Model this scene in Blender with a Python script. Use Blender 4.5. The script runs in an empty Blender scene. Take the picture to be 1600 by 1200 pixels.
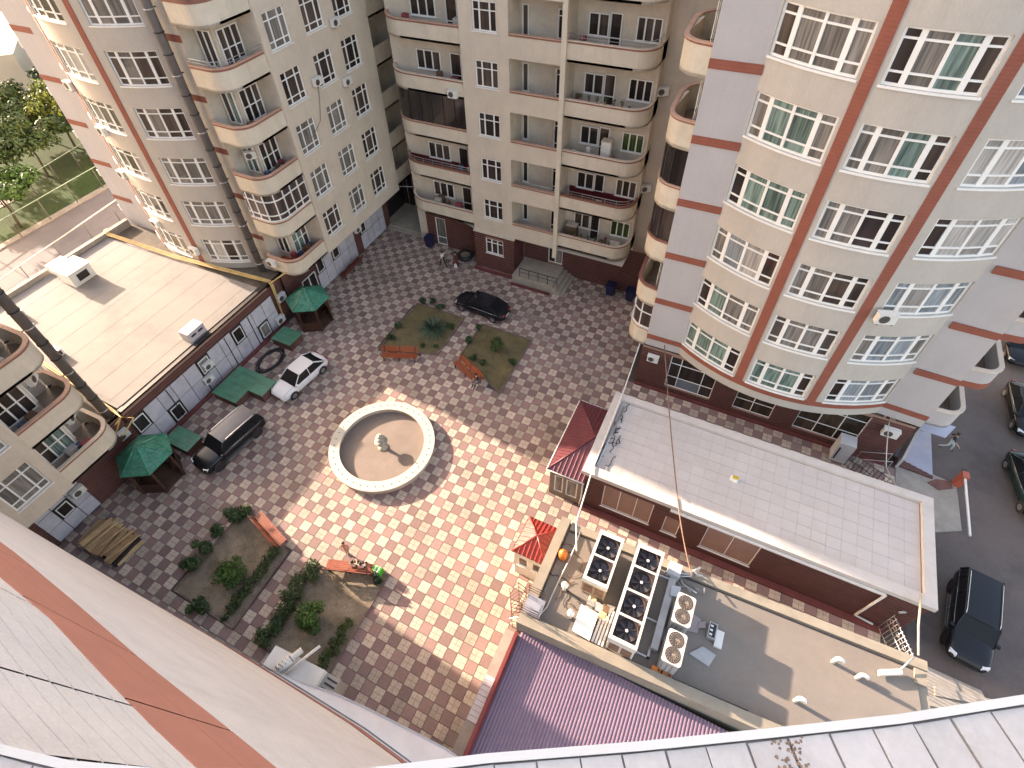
import bpy, bmesh, math, random
from math import sin, cos, pi, radians, hypot, atan2, sqrt
from mathutils import Vector, Matrix
random.seed(7)
R_ = random.Random(11)
scene = bpy.context.scene
COL = scene.collection

# ------------------------------------------------------------------ camera
cam_d = bpy.data.cameras.new('camera'); cam = bpy.data.objects.new('camera', cam_d); COL.objects.link(cam)
RM = Matrix(((0.898273, -0.296072, 0.324727), (0.438092, 0.661171, -0.609039), (-0.034381, 0.689344, 0.723618)))
CAMP = Vector((10.655769, -3.564765, 31.819033))
cam.matrix_world = Matrix.Translation(CAMP) @ RM.to_4x4()
cam_d.sensor_width = 36.0; cam_d.lens = 874.2346 / 1600 * 36
cam_d.shift_x = (800 - 779.08) / 1600; cam_d.shift_y = -(600 - 531.67) / 1600
cam_d.clip_start = 0.05; cam_d.clip_end = 900
scene.camera = cam

# ------------------------------------------------------------------ sky, sun, exposure
SUN_EL = radians(18.6)
LDIR = Vector((1.0, -0.1, 0)).normalized()          # the way the light travels over the ground
world = bpy.data.worlds.new('World'); scene.world = world; world.use_nodes = True
nt = world.node_tree; nt.nodes.clear()
sky = nt.nodes.new('ShaderNodeTexSky'); sky.sky_type = 'NISHITA'; sky.sun_disc = False
sky.sun_elevation = SUN_EL
sky.sun_rotation = atan2(-LDIR.x, -LDIR.y)
sky.air_density = 1.0; sky.dust_density = 2.2; sky.ozone_density = 1.0; sky.altitude = 50
bg = nt.nodes.new('ShaderNodeBackground'); bg.inputs['Strength'].default_value = 0.15
wo = nt.nodes.new('ShaderNodeOutputWorld')
nt.links.new(sky.outputs[0], bg.inputs[0]); nt.links.new(bg.outputs[0], wo.inputs[0])
sun_d = bpy.data.lights.new('sun', 'SUN'); sun_d.energy = 2.75; sun_d.angle = radians(0.7); sun_d.color = (1.0, 0.965, 0.93)
sun = bpy.data.objects.new('sun', sun_d); COL.objects.link(sun)
dvec = Vector((LDIR.x * cos(SUN_EL), LDIR.y * cos(SUN_EL), -sin(SUN_EL)))
sun.rotation_euler = dvec.to_track_quat('-Z', 'Y').to_euler()
sun.location = (0, 0, 60)
vs = scene.view_settings
vs.view_transform = 'Standard'; vs.look = 'None'; vs.gamma = 1.0; vs.exposure = 2.5; vs.use_curve_mapping = False
vs.use_white_balance = True; vs.white_balance_temperature = 8800; vs.white_balance_tint = 20
scene.cycles.max_bounces = 6; scene.cycles.diffuse_bounces = 4

# ------------------------------------------------------------------ materials
MATS = {}
def mat(name, color, rough=0.8, metal=0.0, var=0.12, vscale=1.5, fine=0.0, fscale=40, bump=0.0, bscale=30, spec=0.5,
        stretch=None, coat=0.0, rnd=0.0, streak=0.0, stain=None, stain_amt=0.5, stain_scale=0.6, emit=None):
    if name in MATS: return MATS[name]
    m = bpy.data.materials.new(name); m.use_nodes = True
    n = m.node_tree.nodes; l = m.node_tree.links
    b = n['Principled BSDF']
    b.inputs['Roughness'].default_value = rough; b.inputs['Metallic'].default_value = metal
    b.inputs['Specular IOR Level'].default_value = spec; b.inputs['Coat Weight'].default_value = coat
    b.inputs['Base Color'].default_value = (*color, 1)
    geo = n.new('ShaderNodeNewGeometry')
    src = geo.outputs['Position']
    if stretch:
        mp = n.new('ShaderNodeMapping'); mp.inputs['Scale'].default_value = stretch
        l.new(src, mp.inputs[0]); src2 = mp.outputs[0]
    else: src2 = src
    cur = None
    def mulnoise(scale, amt, detail, source, cur):
        t = n.new('ShaderNodeTexNoise'); t.inputs['Scale'].default_value = scale; t.inputs['Detail'].default_value = detail
        t.inputs['Roughness'].default_value = 0.65
        l.new(source, t.inputs['Vector'])
        mr = n.new('ShaderNodeMapRange'); mr.inputs[1].default_value = 0.3; mr.inputs[2].default_value = 0.7
        mr.inputs[3].default_value = 1 - amt; mr.inputs[4].default_value = 1 + amt
        l.new(t.outputs[0], mr.inputs[0])
        mx = n.new('ShaderNodeMix'); mx.data_type = 'RGBA'; mx.blend_type = 'MULTIPLY'; mx.inputs[0].default_value = 1
        if cur is None: mx.inputs[6].default_value = (*color, 1)
        else: l.new(cur, mx.inputs[6])
        l.new(mr.outputs[0], mx.inputs[7])
        return mx.outputs[2]
    if var: cur = mulnoise(vscale, var, 4, src, cur)
    if fine: cur = mulnoise(fscale, fine, 2, src2, cur)
    if rnd:
        oi = n.new('ShaderNodeObjectInfo')
        mr = n.new('ShaderNodeMapRange'); mr.inputs[3].default_value = 1 - rnd; mr.inputs[4].default_value = 1 + rnd
        l.new(oi.outputs['Random'], mr.inputs[0])
        mx = n.new('ShaderNodeMix'); mx.data_type = 'RGBA'; mx.blend_type = 'MULTIPLY'; mx.inputs[0].default_value = 1
        if cur is None: mx.inputs[6].default_value = (*color, 1)
        else: l.new(cur, mx.inputs[6])
        l.new(mr.outputs[0], mx.inputs[7]); cur = mx.outputs[2]
    if streak:      # rain streaks and patchy repainting
        mp2 = n.new('ShaderNodeMapping'); mp2.inputs['Scale'].default_value = (0.9, 0.9, 0.13); l.new(src, mp2.inputs[0])
        t = n.new('ShaderNodeTexNoise'); t.inputs['Scale'].default_value = 1.6; t.inputs['Detail'].default_value = 5; t.inputs['Roughness'].default_value = 0.7; l.new(mp2.outputs[0], t.inputs['Vector'])
        mr = n.new('ShaderNodeMapRange'); mr.inputs[1].default_value = 0.48; mr.inputs[2].default_value = 0.75; mr.inputs[3].default_value = 1; mr.inputs[4].default_value = 1 - streak; l.new(t.outputs[0], mr.inputs[0])
        mx = n.new('ShaderNodeMix'); mx.data_type = 'RGBA'; mx.blend_type = 'MULTIPLY'; mx.inputs[0].default_value = 1
        if cur is None: mx.inputs[6].default_value = (*color, 1)
        else: l.new(cur, mx.inputs[6])
        l.new(mr.outputs[0], mx.inputs[7]); cur = mx.outputs[2]
    if stain:
        t = n.new('ShaderNodeTexNoise'); t.inputs['Scale'].default_value = stain_scale; t.inputs['Detail'].default_value = 6
        t.inputs['Roughness'].default_value = 0.7
        l.new(src, t.inputs['Vector'])
        mr = n.new('ShaderNodeMapRange'); mr.inputs[1].default_value = 0.5; mr.inputs[2].default_value = 0.72
        mr.inputs[3].default_value = 0; mr.inputs[4].default_value = stain_amt
        l.new(t.outputs[0], mr.inputs[0])
        mx = n.new('ShaderNodeMix'); mx.data_type = 'RGBA'
        l.new(mr.outputs[0], mx.inputs[0])
        if cur is None: mx.inputs[6].default_value = (*color, 1)
        else: l.new(cur, mx.inputs[6])
        mx.inputs[7].default_value = (*stain, 1); cur = mx.outputs[2]
    if cur is not None: l.new(cur, b.inputs['Base Color'])
    if bump:
        t = n.new('ShaderNodeTexNoise'); t.inputs['Scale'].default_value = bscale; t.inputs['Detail'].default_value = 3
        l.new(src2, t.inputs['Vector'])
        bp = n.new('ShaderNodeBump'); bp.inputs['Strength'].default_value = bump; bp.inputs['Distance'].default_value = 0.02
        l.new(t.outputs[0], bp.inputs['Height']); l.new(bp.outputs[0], b.inputs['Normal'])
    MATS[name] = m
    return m

def brick_bump(m, scale_row=0.08, dark=0.8):
    "fine brick coursing on the red stripes: relief and a slight joint tone"
    n = m.node_tree.nodes; l = m.node_tree.links; b = n['Principled BSDF']
    geo = n.new('ShaderNodeNewGeometry'); sp = n.new('ShaderNodeSeparateXYZ'); l.new(geo.outputs['Position'], sp.inputs[0])
    w = n.new('ShaderNodeMath'); w.operation = 'PINGPONG'; w.inputs[1].default_value = scale_row
    l.new(sp.outputs[2], w.inputs[0])
    mr = n.new('ShaderNodeMapRange'); mr.inputs[1].default_value = 0; mr.inputs[2].default_value = scale_row * 0.3
    mr.inputs[3].default_value = dark; mr.inputs[4].default_value = 1
    l.new(w.outputs[0], mr.inputs[0])
    old = b.inputs['Base Color'].links[0].from_socket
    mx = n.new('ShaderNodeMix'); mx.data_type = 'RGBA'; mx.blend_type = 'MULTIPLY'; mx.inputs[0].default_value = 1
    l.new(old, mx.inputs[6]); l.new(mr.outputs[0], mx.inputs[7]); l.new(mx.outputs[2], b.inputs['Base Color'])
    return m

def glass(name, color, folds=0.0, rough=0.06):
    "window pane: dark or curtained room behind a glossy sheet"
    if name in MATS: return MATS[name]
    m = bpy.data.materials.new(name); m.use_nodes = True
    n = m.node_tree.nodes; l = m.node_tree.links; b = n['Principled BSDF']
    b.inputs['Roughness'].default_value = 0.9; b.inputs['Specular IOR Level'].default_value = 0.0
    b.inputs['Coat Weight'].default_value = 1.0; b.inputs['Coat Roughness'].default_value = rough; b.inputs['Coat IOR'].default_value = 1.45
    geo = n.new('ShaderNodeNewGeometry')
    oi = n.new('ShaderNodeObjectInfo')
    mp = n.new('ShaderNodeMapping'); mp.inputs['Scale'].default_value = (1, 1, 0.06)
    l.new(geo.outputs['Position'], mp.inputs[0])
    t = n.new('ShaderNodeTexNoise'); t.inputs['Scale'].default_value = 9 if folds else 2.2; t.inputs['Detail'].default_value = 2
    l.new(mp.outputs[0], t.inputs['Vector'])
    mr = n.new('ShaderNodeMapRange'); mr.inputs[1].default_value = 0.35; mr.inputs[2].default_value = 0.65
    mr.inputs[3].default_value = 1 - (folds or 0.35); mr.inputs[4].default_value = 1 + (folds or 0.35)
    l.new(t.outputs[0], mr.inputs[0])
    r2 = n.new('ShaderNodeMapRange'); r2.inputs[3].default_value = 0.7; r2.inputs[4].default_value = 1.3
    l.new(oi.outputs['Random'], r2.inputs[0])
    mu = n.new('ShaderNodeMath'); mu.operation = 'MULTIPLY'; l.new(mr.outputs[0], mu.inputs[0]); l.new(r2.outputs[0], mu.inputs[1])
    mx = n.new('ShaderNodeMix'); mx.data_type = 'RGBA'; mx.blend_type = 'MULTIPLY'; mx.inputs[0].default_value = 1
    mx.inputs[6].default_value = (*color, 1); l.new(mu.outputs[0], mx.inputs[7]); l.new(mx.outputs[2], b.inputs['Base Color'])
    MATS[name] = m; return m

M_R = mat('stucco_beige', (0.475, 0.435, 0.39), 0.9, streak=.10, var=0.05, vscale=0.5, fine=0.07, fscale=14, stretch=(3, 3, 0.35), bump=0.25, bscale=25, stain=(0.40, 0.35, 0.30), stain_amt=0.22, stain_scale=0.35)
M_RG = mat('stucco_pale_lilac', (0.45, 0.42, 0.415), 0.9, streak=.07, var=0.04, vscale=0.5, fine=0.05, fscale=22, bump=0.25, bscale=30, stain=(0.40, 0.37, 0.35), stain_amt=0.15)
M_L = mat('stucco_cream', (0.60, 0.515, 0.42), 0.9, streak=.10, var=0.06, vscale=0.6, fine=0.05, fscale=16, bump=0.2, bscale=25, stain=(0.42, 0.33, 0.24), stain_amt=0.25, stain_scale=0.45)
M_CRM = mat('parapet_cream', (0.64, 0.56, 0.45), 0.85, streak=.13, var=0.06, vscale=0.8, fine=0.04, fscale=20, stretch=(2, 2, 0.4), stain=(0.40, 0.31, 0.22), stain_amt=0.3, stain_scale=0.9)
M_RED = brick_bump(mat('stripe_red', (0.29, 0.085, 0.055), 0.8, streak=.1, var=0.10, vscale=1.5, fine=0.10, fscale=30))
M_RIM = mat('rim_red_brown', (0.26, 0.105, 0.075), 0.7, var=0.15)
M_RIMP = mat('rim_pink', (0.50, 0.30, 0.22), 0.7, var=0.12)
M_RIMC = mat('rim_cream', (0.62, 0.50, 0.40), 0.7, var=0.08)
M_WIN = mat('upvc_white', (0.80, 0.79, 0.76), 0.4, var=0.05)
M_IN = mat('loggia_wall', (0.60, 0.52, 0.43), 0.9, var=0.1, stain=(0.35, 0.30, 0.25), stain_amt=0.3)
M_FLR = mat('balcony_floor_tile', (0.25, 0.19, 0.15), 0.6, var=0.2)
M_BRK = mat('brick_dark_red', (0.105, 0.036, 0.030), 0.7, var=0.2, vscale=1.2, fine=0.15, fscale=30)
M_JNT = mat('brick_joint', (0.30, 0.18, 0.14), 0.9, var=0.1)
M_PNL = mat('panel_pale_blue_grey', (0.50, 0.49, 0.53), 0.5, var=0.10, rnd=0.06, stain=(0.22, 0.20, 0.22), stain_amt=0.35, stain_scale=1.2)
M_GDK = glass('pane_dark', (0.035, 0.026, 0.024)); M_GBR = glass('pane_brown', (0.07, 0.05, 0.042))
M_GTL = glass('pane_teal_curtain', (0.13, 0.19, 0.17), 0.45); M_GGY = glass('pane_grey_curtain', (0.17, 0.155, 0.14), 0.35)
M_GWH = glass('pane_white_curtain', (0.36, 0.34, 0.32), 0.25); M_GGN = glass('pane_green', (0.05, 0.085, 0.03), 0.3)
M_GBL = glass('pane_pale_blue', (0.22, 0.25, 0.27), 0.3)
M_MET = mat('galvanised_metal', (0.46, 0.45, 0.44), 0.4, metal=0.6, var=0.15)
M_PIPE = mat('pipe_grey', (0.16, 0.15, 0.15), 0.55, metal=0.3, var=0.2, stain=(0.08, 0.06, 0.05), stain_amt=0.5)
M_WHT = mat('paint_white', (0.68, 0.67, 0.63), 0.5, var=0.06, stain=(0.42, 0.38, 0.32), stain_amt=0.2)
M_BLK = mat('black_rubber', (0.02, 0.02, 0.022), 0.7, var=0.1)
M_DKM = mat('dark_metal', (0.045, 0.04, 0.04), 0.5, metal=0.5, var=0.1)
M_YEL = mat('pipe_yellow', (0.52, 0.36, 0.14), 0.6, var=0.2)
M_CON = mat('concrete', (0.30, 0.27, 0.235), 0.9, var=0.15, fine=0.06, bump=0.3, stain=(0.14, 0.12, 0.10), stain_amt=0.35)
M_GRN = mat('sheet_green', (0.06, 0.235, 0.145), 0.45, var=0.2, stain=(0.12, 0.17, 0.13), stain_amt=0.5, stain_scale=2.0)

# ------------------------------------------------------------------ mesh helpers
class MB:
    def __init__(s): s.v = []; s.f = []; s.mi = []; s.sm = []
    def q(s, pts, mi=0, sm=False):
        i = len(s.v); s.v += [tuple(p) for p in pts]; s.f.append(tuple(range(i, i + len(pts)))); s.mi.append(mi); s.sm.append(sm)
    def box(s, x0, y0, z0, x1, y1, z1, mi=0):
        s.hexa([(x0, y0, z0), (x1, y0, z0), (x1, y1, z0), (x0, y1, z0), (x0, y0, z1), (x1, y0, z1), (x1, y1, z1), (x0, y1, z1)], mi)
    def hexa(s, p, mi=0):
        i = len(s.v); s.v += [tuple(a) for a in p]
        for f in ((3, 2, 1, 0), (4, 5, 6, 7), (0, 1, 5, 4), (1, 2, 6, 5), (2, 3, 7, 6), (3, 0, 4, 7)):
            s.f.append(tuple(i + k for k in f)); s.mi.append(mi); s.sm.append(False)
    def obox(s, c, ux, uy, hx, hy, z0, z1, mi=0):
        "box centred at c in plan, half sizes hx, hy along the unit vectors ux, uy"
        P = []
        for z in (z0, z1):
            for a, b in ((-1, -1), (1, -1), (1, 1), (-1, 1)):
                P.append((c[0] + ux[0] * hx * a + uy[0] * hy * b, c[1] + ux[1] * hx * a + uy[1] * hy * b, z))
        s.hexa(P, mi)
    def prism(s, poly, z0, z1, mi=0, side=None, bottom=True):
        n = len(poly); side = mi if side is None else side
        s.q([(p[0], p[1], z1) for p in poly], mi)
        if bottom: s.q([(p[0], p[1], z0) for p in reversed(poly)], mi)
        for i in range(n):
            a, b = poly[i], poly[(i + 1) % n]
            s.q([(a[0], a[1], z0), (b[0], b[1], z0), (b[0], b[1], z1), (a[0], a[1], z1)], side)
    def tube(s, pts, r, n=6, mi=0, closed=False, caps=True):
        pts = [Vector(p) for p in pts]; k = len(pts); base = len(s.v); prev = None
        for i, p in enumerate(pts):
            if closed: t = pts[(i + 1) % k] - pts[i - 1]
            else: t = pts[min(i + 1, k - 1)] - pts[max(i - 1, 0)]
            if t.length < 1e-9: t = Vector((0, 0, 1))
            t.normalize()
            if prev is None:
                a = Vector((0, 0, 1)) if abs(t.z) < 0.9 else Vector((1, 0, 0))
                u = t.cross(a).normalized()
            else:
                u = prev - t * prev.dot(t)
                u = u.normalized() if u.length > 1e-6 else t.cross(Vector((0, 0, 1))).normalized()
            prev = u; w = t.cross(u)
            rr = r[i] if isinstance(r, (list, tuple)) else r
            for j in range(n):
                a = 2 * pi * j / n; s.v.append(tuple(p + (u * cos(a) + w * sin(a)) * rr))
        for i in range(k if closed else k - 1):
            for j in range(n):
                A = base + i * n; B = base + ((i + 1) % k) * n
                s.f.append((A + j, A + (j + 1) % n, B + (j + 1) % n, B + j)); s.mi.append(mi); s.sm.append(True)
        if caps and not closed:
            s.f.append(tuple(base + j for j in reversed(range(n)))); s.mi.append(mi); s.sm.append(False)
            s.f.append(tuple(base + (k - 1) * n + j for j in range(n))); s.mi.append(mi); s.sm.append(False)
    def lathe(s, prof, c=(0, 0), n=24, mi=0, sm=True):
        "prof: list of (radius, z)"
        base = len(s.v)
        for r, z in prof:
            for j in range(n):
                a = 2 * pi * j / n; s.v.append((c[0] + r * cos(a), c[1] + r * sin(a), z))
        for i in range(len(prof) - 1):
            for j in range(n):
                A = base + i * n; B = A + n
                s.f.append((A + j, A + (j + 1) % n, B + (j + 1) % n, B + j)); s.mi.append(mi); s.sm.append(sm)
    def strip(s, path, z0, z1, th=0.0, mi=0, inner=None, top=None, sm=False):
        "upright band along an open plan path, th thick to its left (top and ends closed)"
        if th:
            lf = offset(path, th)
            inner = mi if inner is None else inner; top = mi if top is None else top
            for i in range(len(path) - 1):
                a, b, c, d = path[i], path[i + 1], lf[i + 1], lf[i]
                s.q([(*a, z0), (*b, z0), (*b, z1), (*a, z1)], mi, sm)
                s.q([(*c, z0), (*d, z0), (*d, z1), (*c, z1)], inner, sm)
                s.q([(*a, z1), (*b, z1), (*c, z1), (*d, z1)], top)
                s.q([(*d, z0), (*c, z0), (*b, z0), (*a, z0)], mi)
            for a, d in ((path[0], lf[0]), (path[-1], lf[-1])):
                s.q([(*a, z0), (*d, z0), (*d, z1), (*a, z1)], mi)
        else:
            for i in range(len(path) - 1):
                a, b = path[i], path[i + 1]
                s.q([(*a, z0), (*b, z0), (*b, z1), (*a, z1)], mi, sm)
    def build(s, name, mats, parent=None, loc=(0, 0, 0), merge=False):
        me = bpy.data.meshes.new(name); me.from_pydata(s.v, [], s.f)
        if not isinstance(mats, (list, tuple)): mats = [mats]
        for m in mats: me.materials.append(m)
        me.polygons.foreach_set('material_index', s.mi)
        me.polygons.foreach_set('use_smooth', s.sm)
        if merge:
            bm = bmesh.new(); bm.from_mesh(me); bmesh.ops.remove_doubles(bm, verts=bm.verts, dist=1e-4)
            bmesh.ops.recalc_face_normals(bm, faces=bm.faces); bm.to_mesh(me); bm.free()
        me.update()
        return link(name, me, parent, loc)
def link(name, me, parent=None, loc=(0, 0, 0), rz=0.0):
    o = bpy.data.objects.new(name, me); COL.objects.link(o)
    if parent is not None: o.parent = parent
    o.location = loc
    if rz: o.rotation_euler = (0, 0, rz)
    return o
def offset(path, d):
    out = []
    n = len(path)
    for i in range(n):
        a = Vector(path[max(i - 1, 0)]); b = Vector(path[i]); c = Vector(path[min(i + 1, n - 1)])
        t1 = (b - a) if i > 0 else (c - b); t2 = (c - b) if i < n - 1 else t1
        n1 = Vector((-t1.y, t1.x)).normalized(); n2 = Vector((-t2.y, t2.x)).normalized()
        m = (n1 + n2)
        if m.length < 1e-6: m = n1
        m.normalize(); k = d / max(0.35, m.dot(n1))
        out.append((b.x + m.x * k, b.y + m.y * k))
    return out
def tag(o, label=None, cat=None, group=None, kind=None):
    if label: o['label'] = label
    if cat: o['category'] = cat
    if group: o['group'] = group
    if kind: o['kind'] = kind
    return o
def empty(name, label, cat, loc=(0, 0, 0), rz=0.0, group=None):
    o = bpy.data.objects.new(name, None); COL.objects.link(o); o.location = loc; o.rotation_euler = (0, 0, rz)
    o.empty_display_size = 0.3
    return tag(o, label, cat, group)
def copy_tree(o, parent=None):
    c = o.copy(); COL.objects.link(c); c.parent = parent
    for ch in list(o.children): copy_tree(ch, c)
    return c
def arc(c, r, a0, a1, n):
    "angles in degrees, 0 = +X"
    return [(c[0] + r * cos(radians(a0 + (a1 - a0) * i / n)), c[1] + r * sin(radians(a0 + (a1 - a0) * i / n))) for i in range(n + 1)]
class Path:
    def __init__(s, pts):
        s.p = [Vector(a) for a in pts]; s.c = [0.0]
        for a, b in zip(s.p, s.p[1:]): s.c.append(s.c[-1] + (b - a).length)
        s.L = s.c[-1]
    def at(s, t):
        t = min(max(t, 0), s.L); i = 0
        while i < len(s.c) - 2 and s.c[i + 1] < t: i += 1
        k = (t - s.c[i]) / (s.c[i + 1] - s.c[i]); return s.p[i].lerp(s.p[i + 1], k)
    def nor(s, t):
        "unit normal to the right of travel = outside"
        d = s.at(min(t + 0.05, s.L)) - s.at(max(t - 0.05, 0)); d.normalize(); return Vector((d.y, -d.x))
def facade(mb, path, z0, z1, openings=(), depth=0.22, mi=0, rmi=None, brk=()):
    "wall skin along the path (outside on its right) with recessed openings (s0, s1, z0, z1)"
    rmi = mi if rmi is None else rmi
    S = sorted(set([round(x, 4) for x in list(path.c) + [o[0] for o in openings] + [o[1] for o in openings]]))
    S = [x for i, x in enumerate(S) if i == 0 or x - S[i - 1] > 1e-3]
    Z = sorted(set([z0, z1] + [o[2] for o in openings] + [o[3] for o in openings] + list(brk)))
    for i in range(len(S) - 1):
        a, b = path.at(S[i]), path.at(S[i + 1]); na, nb = path.nor(S[i]), path.nor(S[i + 1])
        if len(path.c) == 2: nb = na
        ai, bi = a - na * depth, b - nb * depth; ms = (S[i] + S[i + 1]) / 2
        for j in range(len(Z) - 1):
            mz = (Z[j] + Z[j + 1]) / 2; hit = None
            for o in openings:
                if o[0] - 1e-3 < ms < o[1] + 1e-3 and o[2] < mz < o[3]: hit = o; break
            if hit is None:
                mb.q([(*a, Z[j]), (*b, Z[j]), (*b, Z[j + 1]), (*a, Z[j + 1])], mi)
            else:
                if abs(Z[j] - hit[2]) < 1e-3: mb.q([(*a, Z[j]), (*b, Z[j]), (*bi, Z[j]), (*ai, Z[j])], rmi)
                if abs(Z[j + 1] - hit[3]) < 1e-3: mb.q([(*b, Z[j + 1]), (*a, Z[j + 1]), (*ai, Z[j + 1]), (*bi, Z[j + 1])], rmi)
                if abs(S[i] - hit[0]) < 2e-3: mb.q([(*a, Z[j]), (*a, Z[j + 1]), (*ai, Z[j + 1]), (*ai, Z[j])], rmi)
                if abs(S[i + 1] - hit[1]) < 2e-3: mb.q([(*b, Z[j + 1]), (*b, Z[j]), (*bi, Z[j]), (*bi, Z[j + 1])], rmi)

def window_meshes(path, s0, s1, cols, rows, inset=0.14, fw=0.07, mull=0.09, sill=0.05, thick_at=()):
    """frame and pane meshes of one window, z measured from the sill. cols/rows: relative sizes."""
    fr = MB(); H = sum(rows); W = s1 - s0; cs = [s0]; tot = sum(cols)
    for c in cols: cs.append(cs[-1] + W * c / tot)
    zs = [0.0]
    for r in rows: zs.append(zs[-1] + r)
    def P(s):
        p = path.at(s); n = path.nor((s0 + s1) / 2 if len(path.c) == 2 else s); return p - n * inset, n
    for i, s in enumerate(cs):
        w = fw if i in (0, len(cs) - 1) else mull
        if i in thick_at: w *= 1.6
        ss = min(max(s, s0 + w / 2), s1 - w / 2)
        p, n = P(ss); t = Vector((-n.y, n.x))
        fr.obox(p, t, n, w / 2, 0.04, 0, H)
    for j, z in enumerate(zs):
        w = fw if j in (0, len(zs) - 1) else fw * 0.8
        zz = min(max(z, w / 2), H - w / 2)
        for i in range(len(cs) - 1):
            a, na = P(cs[i] + 0.03); b, nb = P(cs[i + 1] - 0.03)
            d = (b - a); L = d.length; d.normalize(); nn = Vector((d.y, -d.x))
            fr.obox((a + b) / 2, d, nn, L / 2 + 0.01, 0.033, zz - w / 2, zz + w / 2)
    if sill:
        for i in range(len(cs) - 1):
            a = path.at(cs[i] - (0.06 if i == 0 else 0)); b = path.at(cs[i + 1] + (0.06 if i == len(cs) - 2 else 0)); d = (b - a); L = d.length; d.normalize(); nn = Vector((d.y, -d.x))
            fr.obox((a + b) / 2 - nn * 0.05, d, nn, L / 2, 0.12, -sill - 0.003, -0.003)
    panes = []
    for j in range(len(rows)):
        for i in range(len(cols)):
            a, na = P(cs[i] + 0.02); b, nb = P(cs[i + 1] - 0.02)
            d = (b - a); L = d.length; d.normalize(); nn = Vector((d.y, -d.x)); m = MB()
            m.obox((a + b) / 2 - nn * 0.02, d, nn, L / 2, 0.008, zs[j] + 0.02, zs[j + 1] - 0.02)
            panes.append(m)
    return fr, panes
def place_windows(parent, path, s0, s1, cols, rows, zlist, palettes, name='window', **kw):
    "one window per z in zlist; palettes(k) gives the pane materials from left to right"
    fr, panes = window_meshes(path, s0, s1, cols, rows, **kw)
    first = None; nc = len(cols); out = []
    for k, z in enumerate(zlist):
        pal = palettes(k)
        if first is None:
            w = fr.build(name, M_WIN, parent, (0, 0, z)); first = w; pm = []
            for q in panes:
                o = q.build('pane', M_GDK, w); pm.append(o.data); o.data.materials.clear(); bpy.data.objects.remove(o)
            for me in pm: me.materials.append(None)
        else:
            w = link(name, first.data, parent, (0, 0, z))
        for i, me in enumerate(pm):
            o = link('pane', me, w, (0, 0, z)); o.material_slots[0].link = 'OBJECT'; o.material_slots[0].material = pal[i % nc]
        out.append(w)
    return out
def pal_random(seed, nc, opts=None):
    r = random.Random(seed)
    opts = opts or [[M_GDK, M_GBR], [M_GGY, M_GGY, M_GBR], [M_GTL, M_GTL, M_GDK], [M_GGY, M_GWH, M_GGY], [M_GBR, M_GDK, M_GGY]]
    def f(k):
        o = r.choice(opts); return [r.choice(o) for _ in range(nc)]
    return f

WL = {}
def link(name, me, parent=None, loc=(0, 0, 0), rz=0.0):
    "loc is a world offset, or a local one when the parent was made with local=True"
    o = bpy.data.objects.new(name, me); COL.objects.link(o); loc = Vector(loc)
    if parent is not None:
        o.parent = parent; w = WL.get(parent.name)
        if w is None: o.location = loc; WL[o.name] = None
        else: o.location = loc - w; WL[o.name] = loc
    else:
        o.location = loc; WL[o.name] = loc
    if rz: o.rotation_euler = (0, 0, rz)
    return o
def thing(name, label, cat, loc=(0, 0, 0), rz=0.0, group=None, local=False):
    o = empty(name, label, cat, loc, rz, group); WL[o.name] = None if local else Vector(loc); return o

ZT = 34.0
ZW = 47.0     # the west blocks stand taller than the frame shows; their shadow covers the tower front
P_ = 3.52
def line_path(*p): return Path(p)
def red_band(parent, path, z0, z1, m=None):
    mb = MB(); mb.strip([tuple(a) for a in offset([tuple(p) for p in path], -0.03)], z0, z1, 0.05); return mb.build('red_band', m or M_RED, parent)
def coursed_wall(parent, p0, p1, z0, z1, openings=(), name='brick_wall', step=0.215, gap=0.045, kind=True):
    "dark red brick facing: joint-coloured backing with proud courses; outside on the right of p0 -> p1"
    path = Path([p0, p1]); b = MB(); facade(b, path, z0, z1, openings, 0.18)
    w = b.build(name, M_JNT, parent)
    c = MB(); d = (path.p[1] - path.p[0]).normalized(); n = Vector((d.y, -d.x)); z = z0 + 0.02; row = 0
    while z + step - gap < z1:
        za, zb = z, z + step - gap
        cuts = sorted([(o[0], o[1]) for o in openings if o[2] < zb and o[3] > za]); s = 0.0; segs = []
        for a, e in cuts:
            if a > s: segs.append((s, a))
            s = max(s, e)
        if s < path.L: segs.append((s, path.L))
        for a, e in segs:
            t = a
            while t < e - 0.02:
                u = min(e, t + 4.0); m = path.at((t + u) / 2); c.obox(m + n * 0.012, d, n, (u - t) / 2, 0.014, za, zb); t = u
        z += step; row += 1
    o = c.build('brick_course', M_BRK, w); o['kind'] = 'stuff'
    return w
def panel_wall(parent, p0, p1, z0, z1, nx, nz, skip=(), wins=()):
    "pale panels on a dark grid, one object per panel; outside on the right"
    path = Path([p0, p1]); d = (path.p[1] - path.p[0]).normalized(); n = Vector((d.y, -d.x))
    b = MB(); m = path.at(path.L / 2); b.obox(m - n * 0.06, d, n, path.L / 2, 0.05, z0, z1); w = b.build('panel_backing', M_DKM, parent)
    wx = path.L / nx; wz = (z1 - z0) / nz
    for i in range(nx):
        for j in range(nz):
            if (i, j) in skip: continue
            q = MB(); c = path.at((i + .5) * wx)
            q.obox(c - n * R_.uniform(0, 0.01), d, n, wx / 2 - 0.022, 0.02, z0 + j * wz + 0.02, z0 + (j + 1) * wz - 0.02)
            q.build('panel', M_PNL, w)
    for (i, j, pale) in wins:
        c0, c1 = (i + .12) * wx, (i + .88) * wx
        wpath = Path([tuple(path.at(0) + n * 0.05), tuple(path.at(path.L) + n * 0.05)])
        place_windows(parent, wpath, c0, c1, [1], [wz * 0.8], [z0 + (j + .1) * wz], lambda k: [pale], inset=0.0, fw=0.055, sill=0)
    return w

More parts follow.
